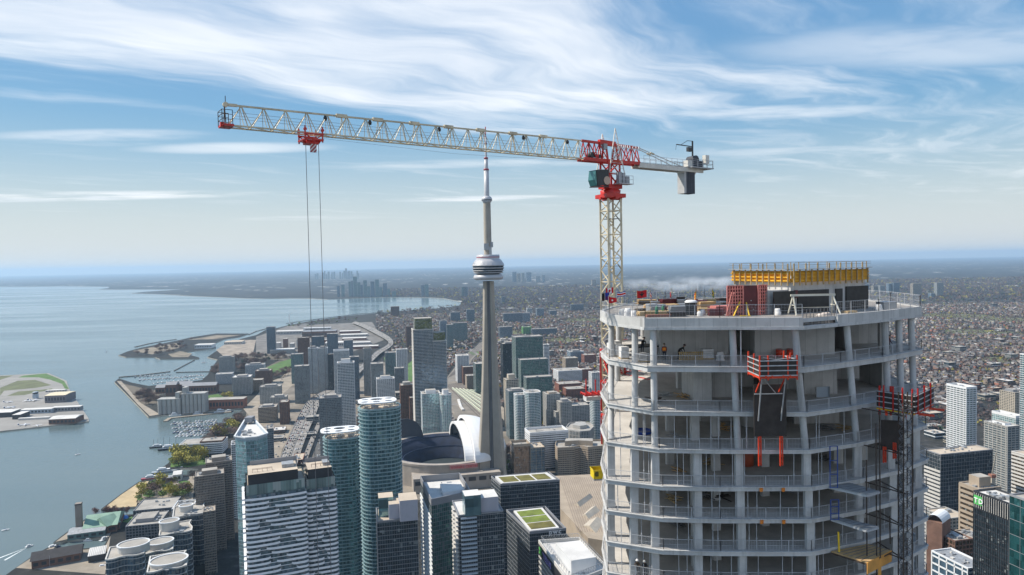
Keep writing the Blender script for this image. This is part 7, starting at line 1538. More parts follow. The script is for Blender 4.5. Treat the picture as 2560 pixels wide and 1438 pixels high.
# ------------------------------------------------------------------ waterfront halls, airport, docks
def hall(xl, xr, yt, yb, deep, mw, mr, name, label, gable=0.0, yaw=R(20), over=0.5, windows=True, zb=3.0, rib=0):
    d = dist_of(xl, yb, zb); fp, z1 = front(xl, xr, yt, d, deep, yaw); a, b = Vector(fp[0]), Vector(fp[1]); L = (b - a).length; h = max(3.5, z1 - zb)
    r = empty(name, (a.x, a.y, zb), yaw, label, 'building'); q = [(0, 0), (L, 0), (L, deep), (0, deep)]
    MB().walls(q, 0, h).build('wall', mw, r); m = MB(); o = over
    if gable:
        P = [(-o, -o, h), (L + o, -o, h), (L + o, deep + o, h), (-o, deep + o, h), (-o, deep / 2, h + gable), (L + o, deep / 2, h + gable)]
        m.faces(P, ((0, 1, 5, 4), (2, 3, 4, 5), (3, 0, 4), (1, 2, 5), (0, 3, 2, 1)))
    else: m.prism([(-o, -o), (L + o, -o), (L + o, deep + o), (-o, deep + o)], h - 0.1, h + 0.5)
    rf = m.build('roof', mr, r)
    if rib:
        for k in range(rib): x = L * (k + 0.5) / rib; MB().box((x, deep / 2, h + 0.7), (L / rib * 0.12, deep, 0.5)).build('roof_rib', M_OFFW, rf)
    if windows:
        n = max(2, int(L / 7)); me = MB().box((0, -0.06, 0), (L / n * 0.62, 0.16, h * 0.42)).mesh('window', M_DARKP)
        for k in range(n): link_mesh('window', me, r, (L * (k + 0.5) / n, 0, h * 0.5))
    return r
M_COPG = mat('copper_green_roof', (0.21, 0.33, 0.25), 0.7, scale=0.1, var=0.12, stain=0.2); M_SHIN = mat('black_shingle', (0.035, 0.033, 0.036), 0.85, scale=0.2, var=0.2)
hall(78, 202, 1404, 1424, 26, M_BRICK, M_SHIN, 'pier_hall', 'long black-roofed hall on the lowest pier', 6, R(27), 1.5)
hall(220, 262, 1392, 1408, 26, M_DARKP, M_ROOFW, 'pier_restaurant', 'pavilion with white ribbed roof right of the black-roofed hall', 0, R(27), rib=9)
hall(168, 262, 1338, 1352, 26, mat('teal_wall', (0.10, 0.17, 0.17), 0.7), M_UNIT, 'pier_theatre', 'pier theatre front with grey flat roof over the slip', 3, R(20))
gh = hall(208, 292, 1322, 1340, 50, M_BRICK, M_COPG, 'pier_theatre', 'pier theatre hall under a green copper roof', 9, R(20), 1.2)
hall(268, 300, 1316, 1334, 30, M_BRICK, M_COPG, 'pier_theatre', 'gabled green-roofed end wing of the pier theatre', 9, R(60), 1.0)
p = G(199, 1330, 3); ch = empty('chimney_tower', (p.x, p.y, 3), R(20), 'square grey brick chimney tower beside the green roof', 'tower'); MB().box((0, 0, 19), (7, 7, 38)).build('shaft', M_HS, ch); MB().box((0, 0, 37), (7.6, 7.6, 1.2)).build('cap', M_DARKP, ch)
for px, py, lab in ((283, 1298, 'left blue dome tent on the pier lawn'), (311, 1296, 'right blue dome tent on the pier lawn')):
    g = G(px, py); t = empty('dome_tent', tuple(g), 0, lab, 'tent'); MB().lathe((0, 0, 0), [(5, 0), (4.6, 1.8), (3, 3.2), (0, 3.8)], 14).build('canopy', mat('tent_blue', (0.02, 0.16, 0.5), 0.5), t); MB().lathe((0, 0, 0), [(5.05, 0), (5.1, 0.4)], 14).build('skirt', M_BLUEW, t)
hall(432, 453, 1188, 1204, 24, M_OFFW, M_ROOFW, 'boat_house', 'white-roofed boathouse beside the park slip', 3, R(20))
hall(400, 432, 1198, 1206, 14, M_UNIT, M_UNIT, 'boat_house', 'low grey quay shed left of the white-roofed boathouse', 0, R(20))
B(448, 556, 1112, 1142, 40, 'whitestripe', 'quay_condo', 'white banded condos with sloped roof above the yellow trees', near=True, yaw=R(10))
B(500, 555, 1104, 1138, 30, 'brick', 'quay_condo', 'brown capped block behind the white banded condos', yaw=R(10))
for i, (xl, xr, yt, yb, lab) in enumerate(((392, 450, 1001, 1037, 'left bank of old grey grain silos with a head house'), (452, 512, 987, 1034, 'right bank of old grey grain silos'))):
    d = dist_of(xl, yb); fp, z1 = front(xl, xr, yt, d, 24, R(5)); a, b = Vector(fp[0]), Vector(fp[1]); L = (b - a).length; n = max(5, int(L / 9)); r = empty('grain_silos', (a.x, a.y, 3), R(5), lab, 'silos'); h = z1 - 3
    me = MB().tube((0, 0, 0), (0, 0, h), L / n / 2, n=12).mesh('silo', M_CONC)
    for k in range(n):
        for y in (0, 9, 18): link_mesh('silo', me, r, (L * (k + 0.5) / n, y + 4, 0))
    MB().box((L / 2, 12, h + 1), (L, 26, 2)).build('roof_slab', M_CONC, r)
    MB().box((L * (0.86 if i == 0 else 0.12), 12, h / 2 + 8), (9, 18, h + 16)).build('head_house', M_CONC, r)
hall(515, 608, 1001, 1024, 30, M_RED, M_ROOFG, 'brick_warehouse', 'long red brick terminal warehouse on the slip', 0, R(5))
for i, (a_, b_, yt, yb, lab) in enumerate(((388, 411, 970, 985, 'first hipped loft'), (413, 440, 963, 990, 'second hipped loft'), (444, 478, 962, 985, 'third hipped loft'), (454, 540, 966, 986, 'long brown loft'))):
    hall(a_, b_, yt, yb, 24, M_BRICK, M_GREYP, 'quay_loft', lab + ' of the row behind the grain silos', 7, R(5))
AZ = 2.5; hall(111, 163, 990, 1008, 55, mat('hangar_mauve', (0.17, 0.15, 0.16), 0.8), mat('cream_roof', (0.62, 0.54, 0.38), 0.8), 'hangar', 'cream-roofed hangar on the airport island', 2, R(8), zb=AZ)
hall(113, 161, 977, 981, 12, M_OFFW, M_ROOFW, 'hangar', 'thin white shed behind the cream hangar', 0, R(8), zb=AZ)
hall(121, 188, 1049, 1062, 40, M_BRICK, M_ROOFW, 'hangar', 'white-roofed brown hangar at the island tip', 3, R(8), zb=AZ)
hall(50, 128, 1026, 1036, 20, M_BLUEW, M_ROOFW, 'terminal', 'long blue glass airport terminal', 0, R(8), zb=AZ)
hall(128, 200, 1020, 1030, 16, M_GREYP, M_ROOFW, 'terminal', 'low airport pier building right of the terminal', 0, R(8), zb=AZ)
hall(30, 50, 1038, 1049, 40, M_DARKP, M_ROOFW, 'terminal', 'white-roofed corner block of the airport terminal', 0, R(8), zb=AZ)
hall(-40, 28, 1034, 1046, 40, M_DARKP, M_ROOFW, 'terminal', 'airport building cut by the left picture edge', 0, R(8), zb=AZ)
hall(45, 122, 1047, 1051, 8, M_OFFW, M_ROOFW, 'covered_walk', 'thin white covered walkway before the brown hangar', 0, R(8), windows=False, zb=AZ)
g = G(89, 996, AZ); ct = empty('control_tower', tuple(g), 0, 'grey airport control tower with dark glass cab', 'tower'); MB().box((0, 0, 6), (10, 10, 12)).build('base', M_BLUEW, ct); MB().lathe((0, 0, 0), [(5, 12), (6.5, 13), (7, 16.5), (0, 16.5)], 8).build('cab', M_DARKP, ct); MB().lathe((0, 0, 0), [(7.4, 16.5), (7.4, 17.3), (0, 17.6)], 8).build('cab_roof', M_BLUEW, ct)
def plane_proto():
    r = empty('aircraft', (0, 0, 0)); w = mat('aircraft_white', (0.72, 0.72, 0.73), 0.35, var=0.03)
    MB().tube((-11, 0, 2.2), (10, 0, 2.2), 1.3, n=10).tube((10, 0, 2.2), (13, 0, 2.0), 1.3, 0.3, n=10).tube((-11, 0, 2.2), (-16, 0, 3.0), 1.3, 0.4, n=10).build('fuselage', w, r)
    MB().box((0, 0, 3.3), (3, 28, 0.3)).build('wing', w, r); MB().box((-14.5, 0, 5), (3.2, 0.3, 5)).build('fin', mat('fin_blue', (0.05, 0.09, 0.2), 0.4), r); MB().box((-15, 0, 7.4), (2, 8, 0.2)).build('tailplane', w, r)
    for y in (-4, 4): MB().tube((-1, y, 2.9), (3, y, 2.9), 0.6, n=8).build('engine', MATS['fin_blue'], r)
    return r
pp_ = plane_proto()
for i, (px, py, rz, sc, lab) in enumerate(((86, 1003, 0.3, 1, 'airliner parked before the cream hangar'), (68, 1004, 2.8, 0.9, 'airliner parked left of the one by the hangar'), (22, 1007, 0.2, 0.8, 'small aircraft on the left apron'), (62, 1064, 0.5, 0.8, 'aircraft on the quay apron left of the brown hangar'), (92, 1066, 2.4, 0.7, 'small aircraft nearest the brown hangar'), (26, 1021, 1.2, 1, 'airliner at the terminal corner'))):
    o = pp_ if i == 0 else copy_tree(pp_); o.location = G(px, py, AZ); o.rotation_euler = (0, 0, rz); o.scale = (sc,) * 3; tag(o, lab, 'aircraft', 'aircraft parked at the island airport')
# islands and exhibition grounds
hall(486, 529, 863, 872, 50, M_WHITE, M_ROOFW, 'pavilion', 'white pavilion on the park island', 0, R(5), zb=2.5)
hall(560, 605, 856, 862, 60, M_OFFW, M_ROOFP, 'construction_hall', 'low hall at the shore construction yard', 0, R(10))
bm = hall(755, 838, 830, 845, 70, M_BRICK, M_GREYP, 'football_stand', 'dark football stadium stand before the lake', 0, R(6)); hall(757, 826, 821, 827, 30, M_OFFW, M_WHITE, 'football_stand', 'white roofed rear stand of the football stadium', 0, R(6)); hall(690, 757, 829, 838, 60, M_OFFW, M_ROOFW, 'exhibition_hall', 'pale exhibition pavilion left of the football stand', 2, R(6))
for i, (a_, b_, yt, yb, dp) in enumerate(((862, 945, 868, 874, 40), (858, 925, 858, 863, 40), (855, 915, 847, 852, 45), (850, 918, 838, 843, 45), (848, 900, 829, 834, 45), (812, 858, 858, 868, 60))):
    hall(a_, b_, yt, yb, dp, M_OFFW if i % 2 else M_RED, M_ROOFW, 'exhibition_hall', '%s white flat exhibition roof counted from the curved road' % ('nearest', 'second', 'third', 'fourth', 'fifth', 'left side')[i], 0, R(8))
for i in range(9):
    rr = random.Random(i); hall(690 + 17 * i, 700 + 17 * i, 846 + rr.uniform(0, 14), 862 + rr.uniform(0, 12), 30, (M_OFFW, M_BRICK, M_CONC)[i % 3], (M_ROOFW, M_ROOFG)[i % 2], 'service_shed', 'small shed number %s from the left in the exhibition yard' % ('one', 'two', 'three', 'four', 'five', 'six', 'seven', 'eight', 'nine')[i], 0, R(8), windows=False)
g = G(724, 812); wt = empty('wind_turbine', tuple(g), 0, 'white wind turbine on the lake shore', 'wind turbine'); MB().tube((0, 0, 0), (0, 0, 62), 2.2, 1.2, n=10).build('mast', M_WHITE, wt)
for k in range(3): a = R(20 + 120 * k); MB().bar((0, -2, 62), (24 * math.cos(a), -2, 62 + 24 * math.sin(a)), 1.6, 0.6).build('blade', M_WHITE, wt)
def strip(pts, w, z0, z1, m, name, label=None, cat=None):
    b = MB(); P = [G(x, y, 0.0) for x, y in pts]
    for a, c in zip(P, P[1:]): b.bar((a.x, a.y, (z0 + z1) / 2), (c.x, c.y, (z0 + z1) / 2), w, z1 - z0)
    return tag(b.build(name, m), label, cat)
M_ROCK = mat('breakwater_rock', (0.10, 0.09, 0.08), 0.95, scale=0.1, var=0.4)
for i, (pp, w, lab) in enumerate((([(716, 809), (800, 797), (900, 785), (960, 781)], 7, 'long dark breakwater along the bay shore'), ([(622, 837), (640, 829), (666, 822)], 6, 'curved breakwater left of the lone blue tower'), ([(338, 868), (372, 860), (405, 854), (440, 849)], 8, 'curved rock breakwater off the park island'), ([(297, 944), (345, 940), (425, 930)], 7, 'breakwater guarding the west marina'), ([(440, 932), (480, 931), (525, 930)], 5, 'short breakwater closing the west marina'), ([(435, 928), (486, 901)], 2.5, 'thin floating boom running to the park island'))):
    strip(pp, w, -0.5, 2.2, M_ROCK, 'breakwater', lab, 'breakwater')
# boats and docks
def boat_proto(L, sail, hc, name='motor_boat'):
    r = empty(name, (0, 0, 0)); w = L * 0.3; hm = mat('hull_%s' % hc, {'white': (0.72, 0.72, 0.72), 'navy': (0.03, 0.04, 0.09), 'black': (0.02, 0.02, 0.025), 'grey': (0.30, 0.33, 0.36), 'red': (0.32, 0.04, 0.05)}[hc], 0.35, var=0.05)
    o = [(-L / 2, -w / 2), (L * 0.15, -w / 2), (L * 0.38, -w * 0.3), (L / 2, 0), (L * 0.38, w * 0.3), (L * 0.15, w / 2), (-L / 2, w / 2)]; b = MB(); n = len(o)
    lo = [(x * 0.94, y * 0.7, -0.3) for x, y in o]; up = [(x, y, L * 0.11) for x, y in o]; b.faces(lo + up, [(k, (k + 1) % n, (k + 1) % n + n, k + n) for k in range(n)] + [tuple(range(n, 2 * n))]); b.build('hull', hm, r)
    if sail:
        MB().box((L * 0.02, 0, L * 0.14), (L * 0.35, w * 0.5, L * 0.07)).build('cabin', M_WHITE, r); MB().tube((L * 0.08, 0, 0), (L * 0.08, 0, L * 1.25), 0.14, n=5).build('mast', M_RAIL, r); MB().bar((L * 0.08, 0, L * 0.26), (-L * 0.38, 0, L * 0.26), 0.25).build('boom', M_BLUES, r)
    else:
        c = MB().box((-L * 0.05, 0, L * 0.17), (L * 0.5, w * 0.7, L * 0.13)).build('cabin', M_WHITE, r); MB().box((-L * 0.02, 0, L * 0.19), (L * 0.46, w * 0.72, L * 0.04)).build('window_strip', M_DARKP, c); MB().box((-L * 0.1, 0, L * 0.28), (L * 0.28, w * 0.5, L * 0.08)).build('flybridge', M_WHITE, r)
    return r
PR = [boat_proto(10, False, 'white'), boat_proto(11, True, 'white', 'sail_boat'), boat_proto(9, False, 'navy'), boat_proto(12, True, 'navy', 'sail_boat')]; used = set()
def put_boat(k, p, rz, sc, label, group, cat='boat'):
    o = PR[k] if k not in used else copy_tree(PR[k]); used.add(k); o.location = (p.x, p.y, 0.0); o.rotation_euler = (0, 0, rz); o.scale = (sc,) * 3; return tag(o, label, cat, group)
M_DOCK = mat('dock_boards', (0.30, 0.25, 0.19), 0.9, scale=0.2, var=0.2); rr = random.Random(77)
for i, (a, c, n, grp) in enumerate((((428, 1060), (542, 1054), 13, 'inner'), ((430, 1070), (538, 1064), 12, 'inner'), ((434, 1080), (528, 1075), 10, 'inner'), ((440, 1090), (515, 1086), 8, 'inner'), ((335, 943), (430, 937), 9, 'west'), ((345, 951), (440, 945), 10, 'west'), ((380, 959), (470, 951), 9, 'west'), ((440, 945), (510, 938), 7, 'west'), ((462, 952), (512, 945), 4, 'west'))):
    strip([a, c], 2.4, 0.1, 0.6, M_DOCK, 'dock', '%s floating dock row in the %s marina' % (('first', 'second', 'third', 'fourth', 'first', 'second', 'third', 'fourth', 'fifth')[i], grp), 'dock')
    A, Cc = G(*a, 0), G(*c, 0); e = (Cc - A).normalized(); nr = Vector((-e.y, e.x, 0)); rz = math.atan2(nr.y, nr.x)
    for k in range(n):
        for s in (-1, 1):
            if rr.random() < 0.12: continue
            p = A.lerp(Cc, (k + 0.5 + rr.uniform(-0.15, 0.15)) / n) + nr * s * 8.5; kk = rr.choice((0, 0, 1, 1, 2, 3)); put_boat(kk, p, rz + (0 if s < 0 else math.pi), rr.uniform(0.9, 1.25), ('moored %s in the %s marina beside a floating dock' % (('white motor boat', 'white sailing boat', 'dark motor boat', 'dark sailing boat')[kk], grp)), '%s moored in the %s marina' % (('white motor boats', 'white sailing boats', 'dark motor boats', 'dark sailing boats')[kk], grp))
strip([(413, 1055), (425, 1047), (578, 1031)], 9, -0.5, 2.2, M_PAVE, 'pier', 'concrete pier between the slip and the inner marina', 'pier')
for i, (a, c) in enumerate((((60, 1425), (180, 1415)), ((105, 1438), (120, 1418)), ((172, 1436), (201, 1404)), ((195, 1402), (260, 1392)))): strip([a, c], 3.5, 0.1, 0.9, M_DOCK, 'dock', '%s boardwalk dock by the lowest pier' % ('longest', 'shortest', 'slanted', 'inner')[i], 'dock')
for px, py, k, L, rz, lab in ((552, 1032, 0, 3.0, 0.4, 'large white yacht moored in the slip behind the pier'), (573, 1030, 2, 2.2, 0.3, 'dark yacht moored right of the large white yacht'), (438, 1040, 0, 2.6, 0.2, 'white tour boat at the tip of the pier'), (495, 1036, 0, 2.2, 0.2, 'long white boat moored along the slip pier'), (222, 1353, 0, 1.2, 0.2, 'small white boat in the theatre slip'), (262, 1350, 0, 1.4, 1.2, 'white boat moored at the head of the theatre slip'), (133, 1372, 2, 1.8, 0.9, 'dark boat moored at the lowest pier head'), (258, 1420, 0, 1.3, 0.4, 'white boat beside the nearest curved condo'), (122, 1425, 1, 1.2, 0.3, 'sailing boat by the boardwalk dock'), (150, 1412, 0, 1.1, 0.3, 'white boat alongside the boardwalk'), (73, 1367, 0, 0.9, 0.9, 'speed boat leaving a white wake'), (14, 1326, 1, 0.8, 0.6, 'lone sailing boat near the left picture edge'), (194, 1137, 1, 0.8, 0.6, 'lone sailing boat far out on the lake'), (510, 907, 1, 1.5, 0.2, 'sailing boat in the inlet by the boom'), (456, 1172, 0, 1.2, 0.4, 'white boat in the park slip'), (266, 880, 1, 0.9, 0.4, 'tiny sailing boat off the park island')):
    put_boat(k, G(px, py, 0), rz, L, lab, None)
def ship(px, py, L, hc, rz, label, masts=0, name='ship'):
    r = boat_proto(L, False, hc, name); r.location = G(px, py, 0); r.rotation_euler = (0, 0, rz); r.scale = (1, 0.75, 0.7); tag(r, label, 'ship')
    for k in range(masts): MB().tube((L * (-0.25 + 0.25 * k), 0, 0), (L * (-0.25 + 0.25 * k), 0, L * 0.8), 0.25, n=6).build('mast', M_RUSTD, r)
ship(412, 1182, 40, 'grey', R(20), 'grey ship moored beside the yellow trees quay'); ship(425, 1124, 42, 'black', R(18), 'black tall ship moored by the white banded condos', 3); ship(395, 1119, 30, 'black', R(18), 'smaller dark ship moored off the quay', 2); ship(380, 1198, 32, 'red', R(15), 'dark red boat moored at the beach tip'); ship(158, 1055, 46, 'white', R(8), 'white ferry docked at the airport island')
wk = MB(); A, Cc = G(70, 1368, 0), G(0, 1400, 0); e = (Cc - A).normalized(); nr = Vector((-e.y, e.x, 0))
for s in (-1, 1): wk.face([A + Vector((0, 0, 0.05)), Cc + nr * (5 * s) + Vector((0, 0, 0.05)), Cc + nr * (8 * s) + Vector((0, 0, 0.05))][::s])
tag(wk.build('wake', mat('wake_foam', (0.62, 0.66, 0.66), 0.9, scale=0.4, var=0.3)), 'white foam wake', 'water', kind='structure')
# ------------------------------------------------------------------ expressway and cars
EL = [(684, 1190), (693, 1165), (720, 1100), (748, 1037), (768, 1005), (792, 986), (840, 962), (895, 918), (920, 898), (940, 879), (966, 864), (971, 855), (962, 847), (940, 835), (905, 817), (880, 807)]
ER = [(735, 1190), (741, 1165), (762, 1100), (787, 1040), (800, 1010), (820, 994), (862, 966), (908, 924), (931, 903), (951, 884), (977, 867), (983, 855), (973, 843), (951, 830), (915, 813), (888, 804)]
def ribbon(Lp, Rp, z, th, m, name, sub=5):
    A = [G(x, y, z) for x, y in Lp]; C = [G(x, y, z) for x, y in Rp]
    def dens(P):
        out = []
        for i in range(len(P) - 1):
            p0, p1, p2, p3 = P[max(0, i - 1)], P[i], P[i + 1], P[min(len(P) - 1, i + 2)]
            for k in range(sub): t = k / sub; out.append(0.5 * ((2 * p1) + (p2 - p0) * t + (2 * p0 - 5 * p1 + 4 * p2 - p3) * t * t + (3 * p1 - p0 - 3 * p2 + p3) * t ** 3))
        return out + [P[-1]]
    A, C = dens(A), dens(C); b = MB()
    for i in range(len(A) - 1):
        dz = Vector((0, 0, -th)); b.face([A[i], C[i], C[i + 1], A[i + 1]]); b.face([A[i + 1] + dz, C[i + 1] + dz, C[i] + dz, A[i] + dz]); b.face([A[i] + dz, C[i] + dz, C[i], A[i]])
        b.face([A[i + 1] + dz, A[i] + dz, A[i], A[i + 1]]); b.face([C[i] + dz, C[i + 1] + dz, C[i + 1], C[i]])
    return b.build(name, m), A, C
M_DECK = mat('expressway_asphalt', (0.235, 0.215, 0.195), 0.9, scale=0.05, var=0.15, fine=0.3)
deck, DA, DC = ribbon(EL, ER, 13.0, 1.6, M_DECK, 'expressway'); tag(deck, kind='structure')
bar_ = MB()
for P in (DA, DC):
    for a, c in zip(P, P[1:]): bar_.bar(a + Vector((0, 0, 0.5)), c + Vector((0, 0, 0.5)), 0.4, 1.0)
for i in range(len(DA) - 1): a, c = (DA[i] + DC[i]) / 2, (DA[i + 1] + DC[i + 1]) / 2; bar_.bar(a + Vector((0, 0, 0.45)), c + Vector((0, 0, 0.45)), 0.5, 0.9)
bar_.build('barrier', M_CONC, deck); ln = MB()
for f in (0.12, 0.25, 0.38, 0.62, 0.75, 0.88):
    for i in range(0, len(DA) - 1):
        a, c = DA[i].lerp(DC[i], f), DA[i + 1].lerp(DC[i + 1], f); ln.bar(a + Vector((0, 0, 0.01)), a.lerp(c, 0.5) + Vector((0, 0, 0.01)), 0.3, 0.02)
ln.build('lane_line', M_WHITE, deck); pr = MB()
for i in range(2, len(DA), 3):
    for f in (0.2, 0.8): p = DA[i].lerp(DC[i], f); pr.box((p.x, p.y, 7.2), (1.6, 1.6, 8.4))
pr.build('pier', M_CONC, deck)
ramp, RA, RC = ribbon([(752, 1160), (772, 1105), (798, 1045), (806, 1022), (830, 1000)], [(764, 1160), (783, 1107), (806, 1050), (816, 1028), (838, 1004)], 9.0, 1.2, M_DECK, 'off_ramp'); tag(ramp, kind='structure')
road2, SA, S2 = ribbon([(772, 1190), (790, 1110), (806, 1060), (822, 1020)], [(796, 1190), (806, 1110), (816, 1066), (832, 1024)], 3.06, 0.05, M_ASPH, 'street'); tag(road2, kind='structure')
road3, S3, S4 = ribbon([(672, 1180), (690, 1120), (712, 1060), (690, 1000), (700, 950), (732, 915)], [(688, 1180), (706, 1122), (728, 1062), (704, 1000), (712, 952), (738, 920)], 3.06, 0.05, M_PAVE, 'street'); tag(road3, kind='structure')
def car_mesh(i, c, van=False):
    b = MB(); h = 0.75 if not van else 1.6; o = [(-2.2, -0.9), (2.2, -0.9), (2.2, 0.9), (-2.2, 0.9)]
    b.prism(o, 0.35, 0.95, 0, 0); P = [(-1.7, -0.82, 0.95), (1.2, -0.82, 0.95), (1.2, 0.82, 0.95), (-1.7, 0.82, 0.95)]; T = [(-1.35, -0.68, 0.95 + h), (0.55, -0.68, 0.95 + h), (0.55, 0.68, 0.95 + h), (-1.35, 0.68, 0.95 + h)]
    b.faces(P + T, ((0, 1, 5, 4), (1, 2, 6, 5), (2, 3, 7, 6), (3, 0, 4, 7)), 1 if not van else 0); b.faces(P + T, ((4, 5, 6, 7),), 0)
    for x in (-1.35, 1.35):
        for y in (-0.9, 0.9): b.tube((x, y - 0.1, 0.34), (x, y + 0.1, 0.34), 0.34, n=8, mi=2)
    return b.mesh('car', [mat('car_paint_%d' % i, c, 0.25, metal=0.3, var=0.02), M_DARKP, M_DARKP])
CARS = [car_mesh(0, (0.70, 0.70, 0.70)), car_mesh(1, (0.02, 0.02, 0.022)), car_mesh(2, (0.22, 0.23, 0.24)), car_mesh(3, (0.30, 0.03, 0.03)), car_mesh(4, (0.04, 0.07, 0.18)), car_mesh(5, (0.70, 0.70, 0.69), True)]
CN_ = ('white', 'black', 'grey', 'red', 'blue', 'white van')
def cars_on(A, C, lanes, i0, i1, step, dens, where, zoff=0.0):
    for f in lanes:
        s = rr.uniform(0, step); i = i0; acc = 0.0
        while i < i1:
            a, c = A[i].lerp(C[i], f), A[i + 1].lerp(C[i + 1], f); L = (c - a).length
            while s < L:
                if rr.random() < dens:
                    k = rr.choice((0, 0, 1, 1, 1, 2, 2, 3, 4, 5)); e = (c - a).normalized(); o = link_mesh('car', CARS[k], None, tuple(a + e * s + Vector((0, 0, 0.02 + zoff))), math.atan2(e.y, e.x) + (math.pi if f > 0.5 else 0), 1.15)
                    nm = CN_[k] + ('' if k == 5 else ' car'); tag(o, '%s driving on the %s' % (nm, where), 'car', '%ss on the %s' % (nm, where))
                s += step * rr.uniform(0.75, 1.5)
            s -= L; i += 1
nD = len(DA) - 1
cars_on(DA, DC, (0.06, 0.18, 0.31, 0.44), 2, 26, 19, 0.8, 'crowded elevated expressway')
cars_on(DA, DC, (0.56, 0.69, 0.82, 0.94), 2, 26, 27, 0.65, 'crowded elevated expressway')
cars_on(DA, DC, (0.2, 0.4, 0.6, 0.8), 36, nD, 48, 0.42, 'far curve of the expressway')
cars_on(RA, RC, (0.3, 0.7), 0, len(RA) - 1, 26, 0.7, 'ramp beside the expressway'); cars_on(SA, S2, (0.25, 0.6, 0.85), 0, len(SA) - 1, 34, 0.5, 'street right of the expressway'); cars_on(S3, S4, (0.3, 0.7), 0, len(S3) - 1, 32, 0.5, 'wide dusty street')
# rail yard trains
car_me = MB().box((0, 0, 2.1), (25, 3.0, 3.6)).box((0, 0, 4.0), (24.6, 2.4, 0.3), mi=1).box((0, -1.52, 2.5), (22, 0.06, 0.9), mi=2).box((0, 1.52, 2.5), (22, 0.06, 0.9), mi=2).mesh('carriage', [mat('train_white', (0.55, 0.57, 0.50), 0.5), mat('train_roof', (0.62, 0.62, 0.46), 0.6), MATS.get('bottle_green')])
for k in range(6):
    a, c = G(1131 + 9 * k, 972 + 1.0 * k, 3.1), G(1218, 1044 - 11 * k, 3.1); e = (c - a).normalized(); L = (c - a).length; n = int(L / 26); r = empty('commuter_train', tuple(a), math.atan2(e.y, e.x), '%s row of pale roofed carriages parked in the rail yard' % ('nearest', 'second', 'third', 'fourth', 'fifth', 'farthest')[k], 'train')
    for j in range(n): link_mesh('carriage', car_me, r, (13 + 26 * j, 0, 0))
tk_ = MB()
for k in range(12):
    a, c = G(1116 + 3.5 * k, 962 - 0.6 * k, 3.02), G(1212 + 1.2 * k, 1056 - 7.5 * k, 3.02); tk_.bar(a, c, 2.6, 0.06)
for k in range(5):
    a, c = G(1120 + 4 * k, 945 - 2 * k, 3.02), G(1205 + 4 * k, 850, 3.02); tk_.bar(a, c, 2.6, 0.06)
tag(tk_.build('track_bed', mat('track_dark', (0.085, 0.07, 0.06), 0.9, scale=0.3, var=0.3)), kind='structure')
strip([(1146, 1004), (1152, 1022), (1158, 1030)], 6, 3.0, 6.0, M_ROOFW, 'covered_platform', 'short white covered platform in the rail yard', 'platform')
# ------------------------------------------------------------------ trees
def tree_meshes(seed, H_, Wd, nleaf, lsize, col, twiggy):
    r = random.Random(seed); tr = MB(); tr.tube((0, 0, 0), (0.1, 0, H_ * 0.42), 0.28, 0.2, 7); tips = []
    for k in range(7):
        a = 2 * math.pi * k / 7 + r.uniform(-0.3, 0.3); l = Wd * r.uniform(0.3, 0.45); p0 = Vector((0.1, 0, H_ * r.uniform(0.25, 0.42))); p1 = Vector((l * math.cos(a), l * math.sin(a), H_ * r.uniform(0.55, 0.85))); tr.tube(p0, p1, 0.13, 0.05, 5); tips.append(p1)
    tips += [Vector((0, 0, H_ * 0.9)), Vector((0, 0, H_ * 0.6))]; lf = MB()
    for k in range(nleaf):
        c = r.choice(tips) + Vector((r.gauss(0, Wd * 0.15), r.gauss(0, Wd * 0.15), r.gauss(0, H_ * 0.10))); c.z = max(c.z, H_ * 0.22); s = lsize * r.uniform(0.6, 1.3); u = Vector((r.gauss(0, 1), r.gauss(0, 1), r.gauss(0, 1))).normalized(); v = u.orthogonal().normalized()
        if twiggy: u, v = u * s * 1.6, v * s * 0.28
        else: u, v = u * s, v * s * 0.8
        lf.face([c - u - v, c + u - v, c + u + v, c - u + v])
    return tr.mesh('trunk', mat('bark', (0.09, 0.07, 0.055), 0.95)), lf.mesh('crown', col)
LF_Y = mat('budding_yellow_foliage', (0.30, 0.26, 0.035), 0.8, scale=0.5, var=0.35); LF_G = mat('fresh_green_foliage', (0.14, 0.19, 0.035), 0.8, scale=0.5, var=0.35); LF_B = mat('bare_brown_twigs', (0.125, 0.082, 0.068), 0.9, scale=0.5, var=0.3); LF_P = mat('budding_red_twigs', (0.15, 0.075, 0.07), 0.9, scale=0.5, var=0.3); LF_E = mat('evergreen_foliage', (0.025, 0.05, 0.025), 0.8, scale=0.5, var=0.3)
TR = {'y': [tree_meshes(s, 13, 12, 260, 0.75, LF_Y, False) for s in (1, 2)], 'g': [tree_meshes(s, 9, 9, 220, 0.6, LF_G, False) for s in (3, 4)], 'b': [tree_meshes(s, 14, 13, 420, 0.75, LF_B, True) for s in (5, 6, 7)], 'p': [tree_meshes(s, 13, 7, 300, 0.6, LF_P, True) for s in (8,)], 'e': [tree_meshes(9, 12, 7, 260, 0.6, LF_E, False)]}
TCOL = {'y': 'yellow budding tree', 'g': 'fresh green tree', 'b': 'bare brown tree', 'p': 'slim reddish tree', 'e': 'dark evergreen tree'}
def inside(p, poly):
    c = False; n = len(poly); x, y = p
    for i in range(n):
        (x0, y0), (x1, y1) = poly[i], poly[i - 1]
        if (y0 > y) != (y1 > y) and x < (x1 - x0) * (y - y0) / (y1 - y0) + x0: c = not c
    return c
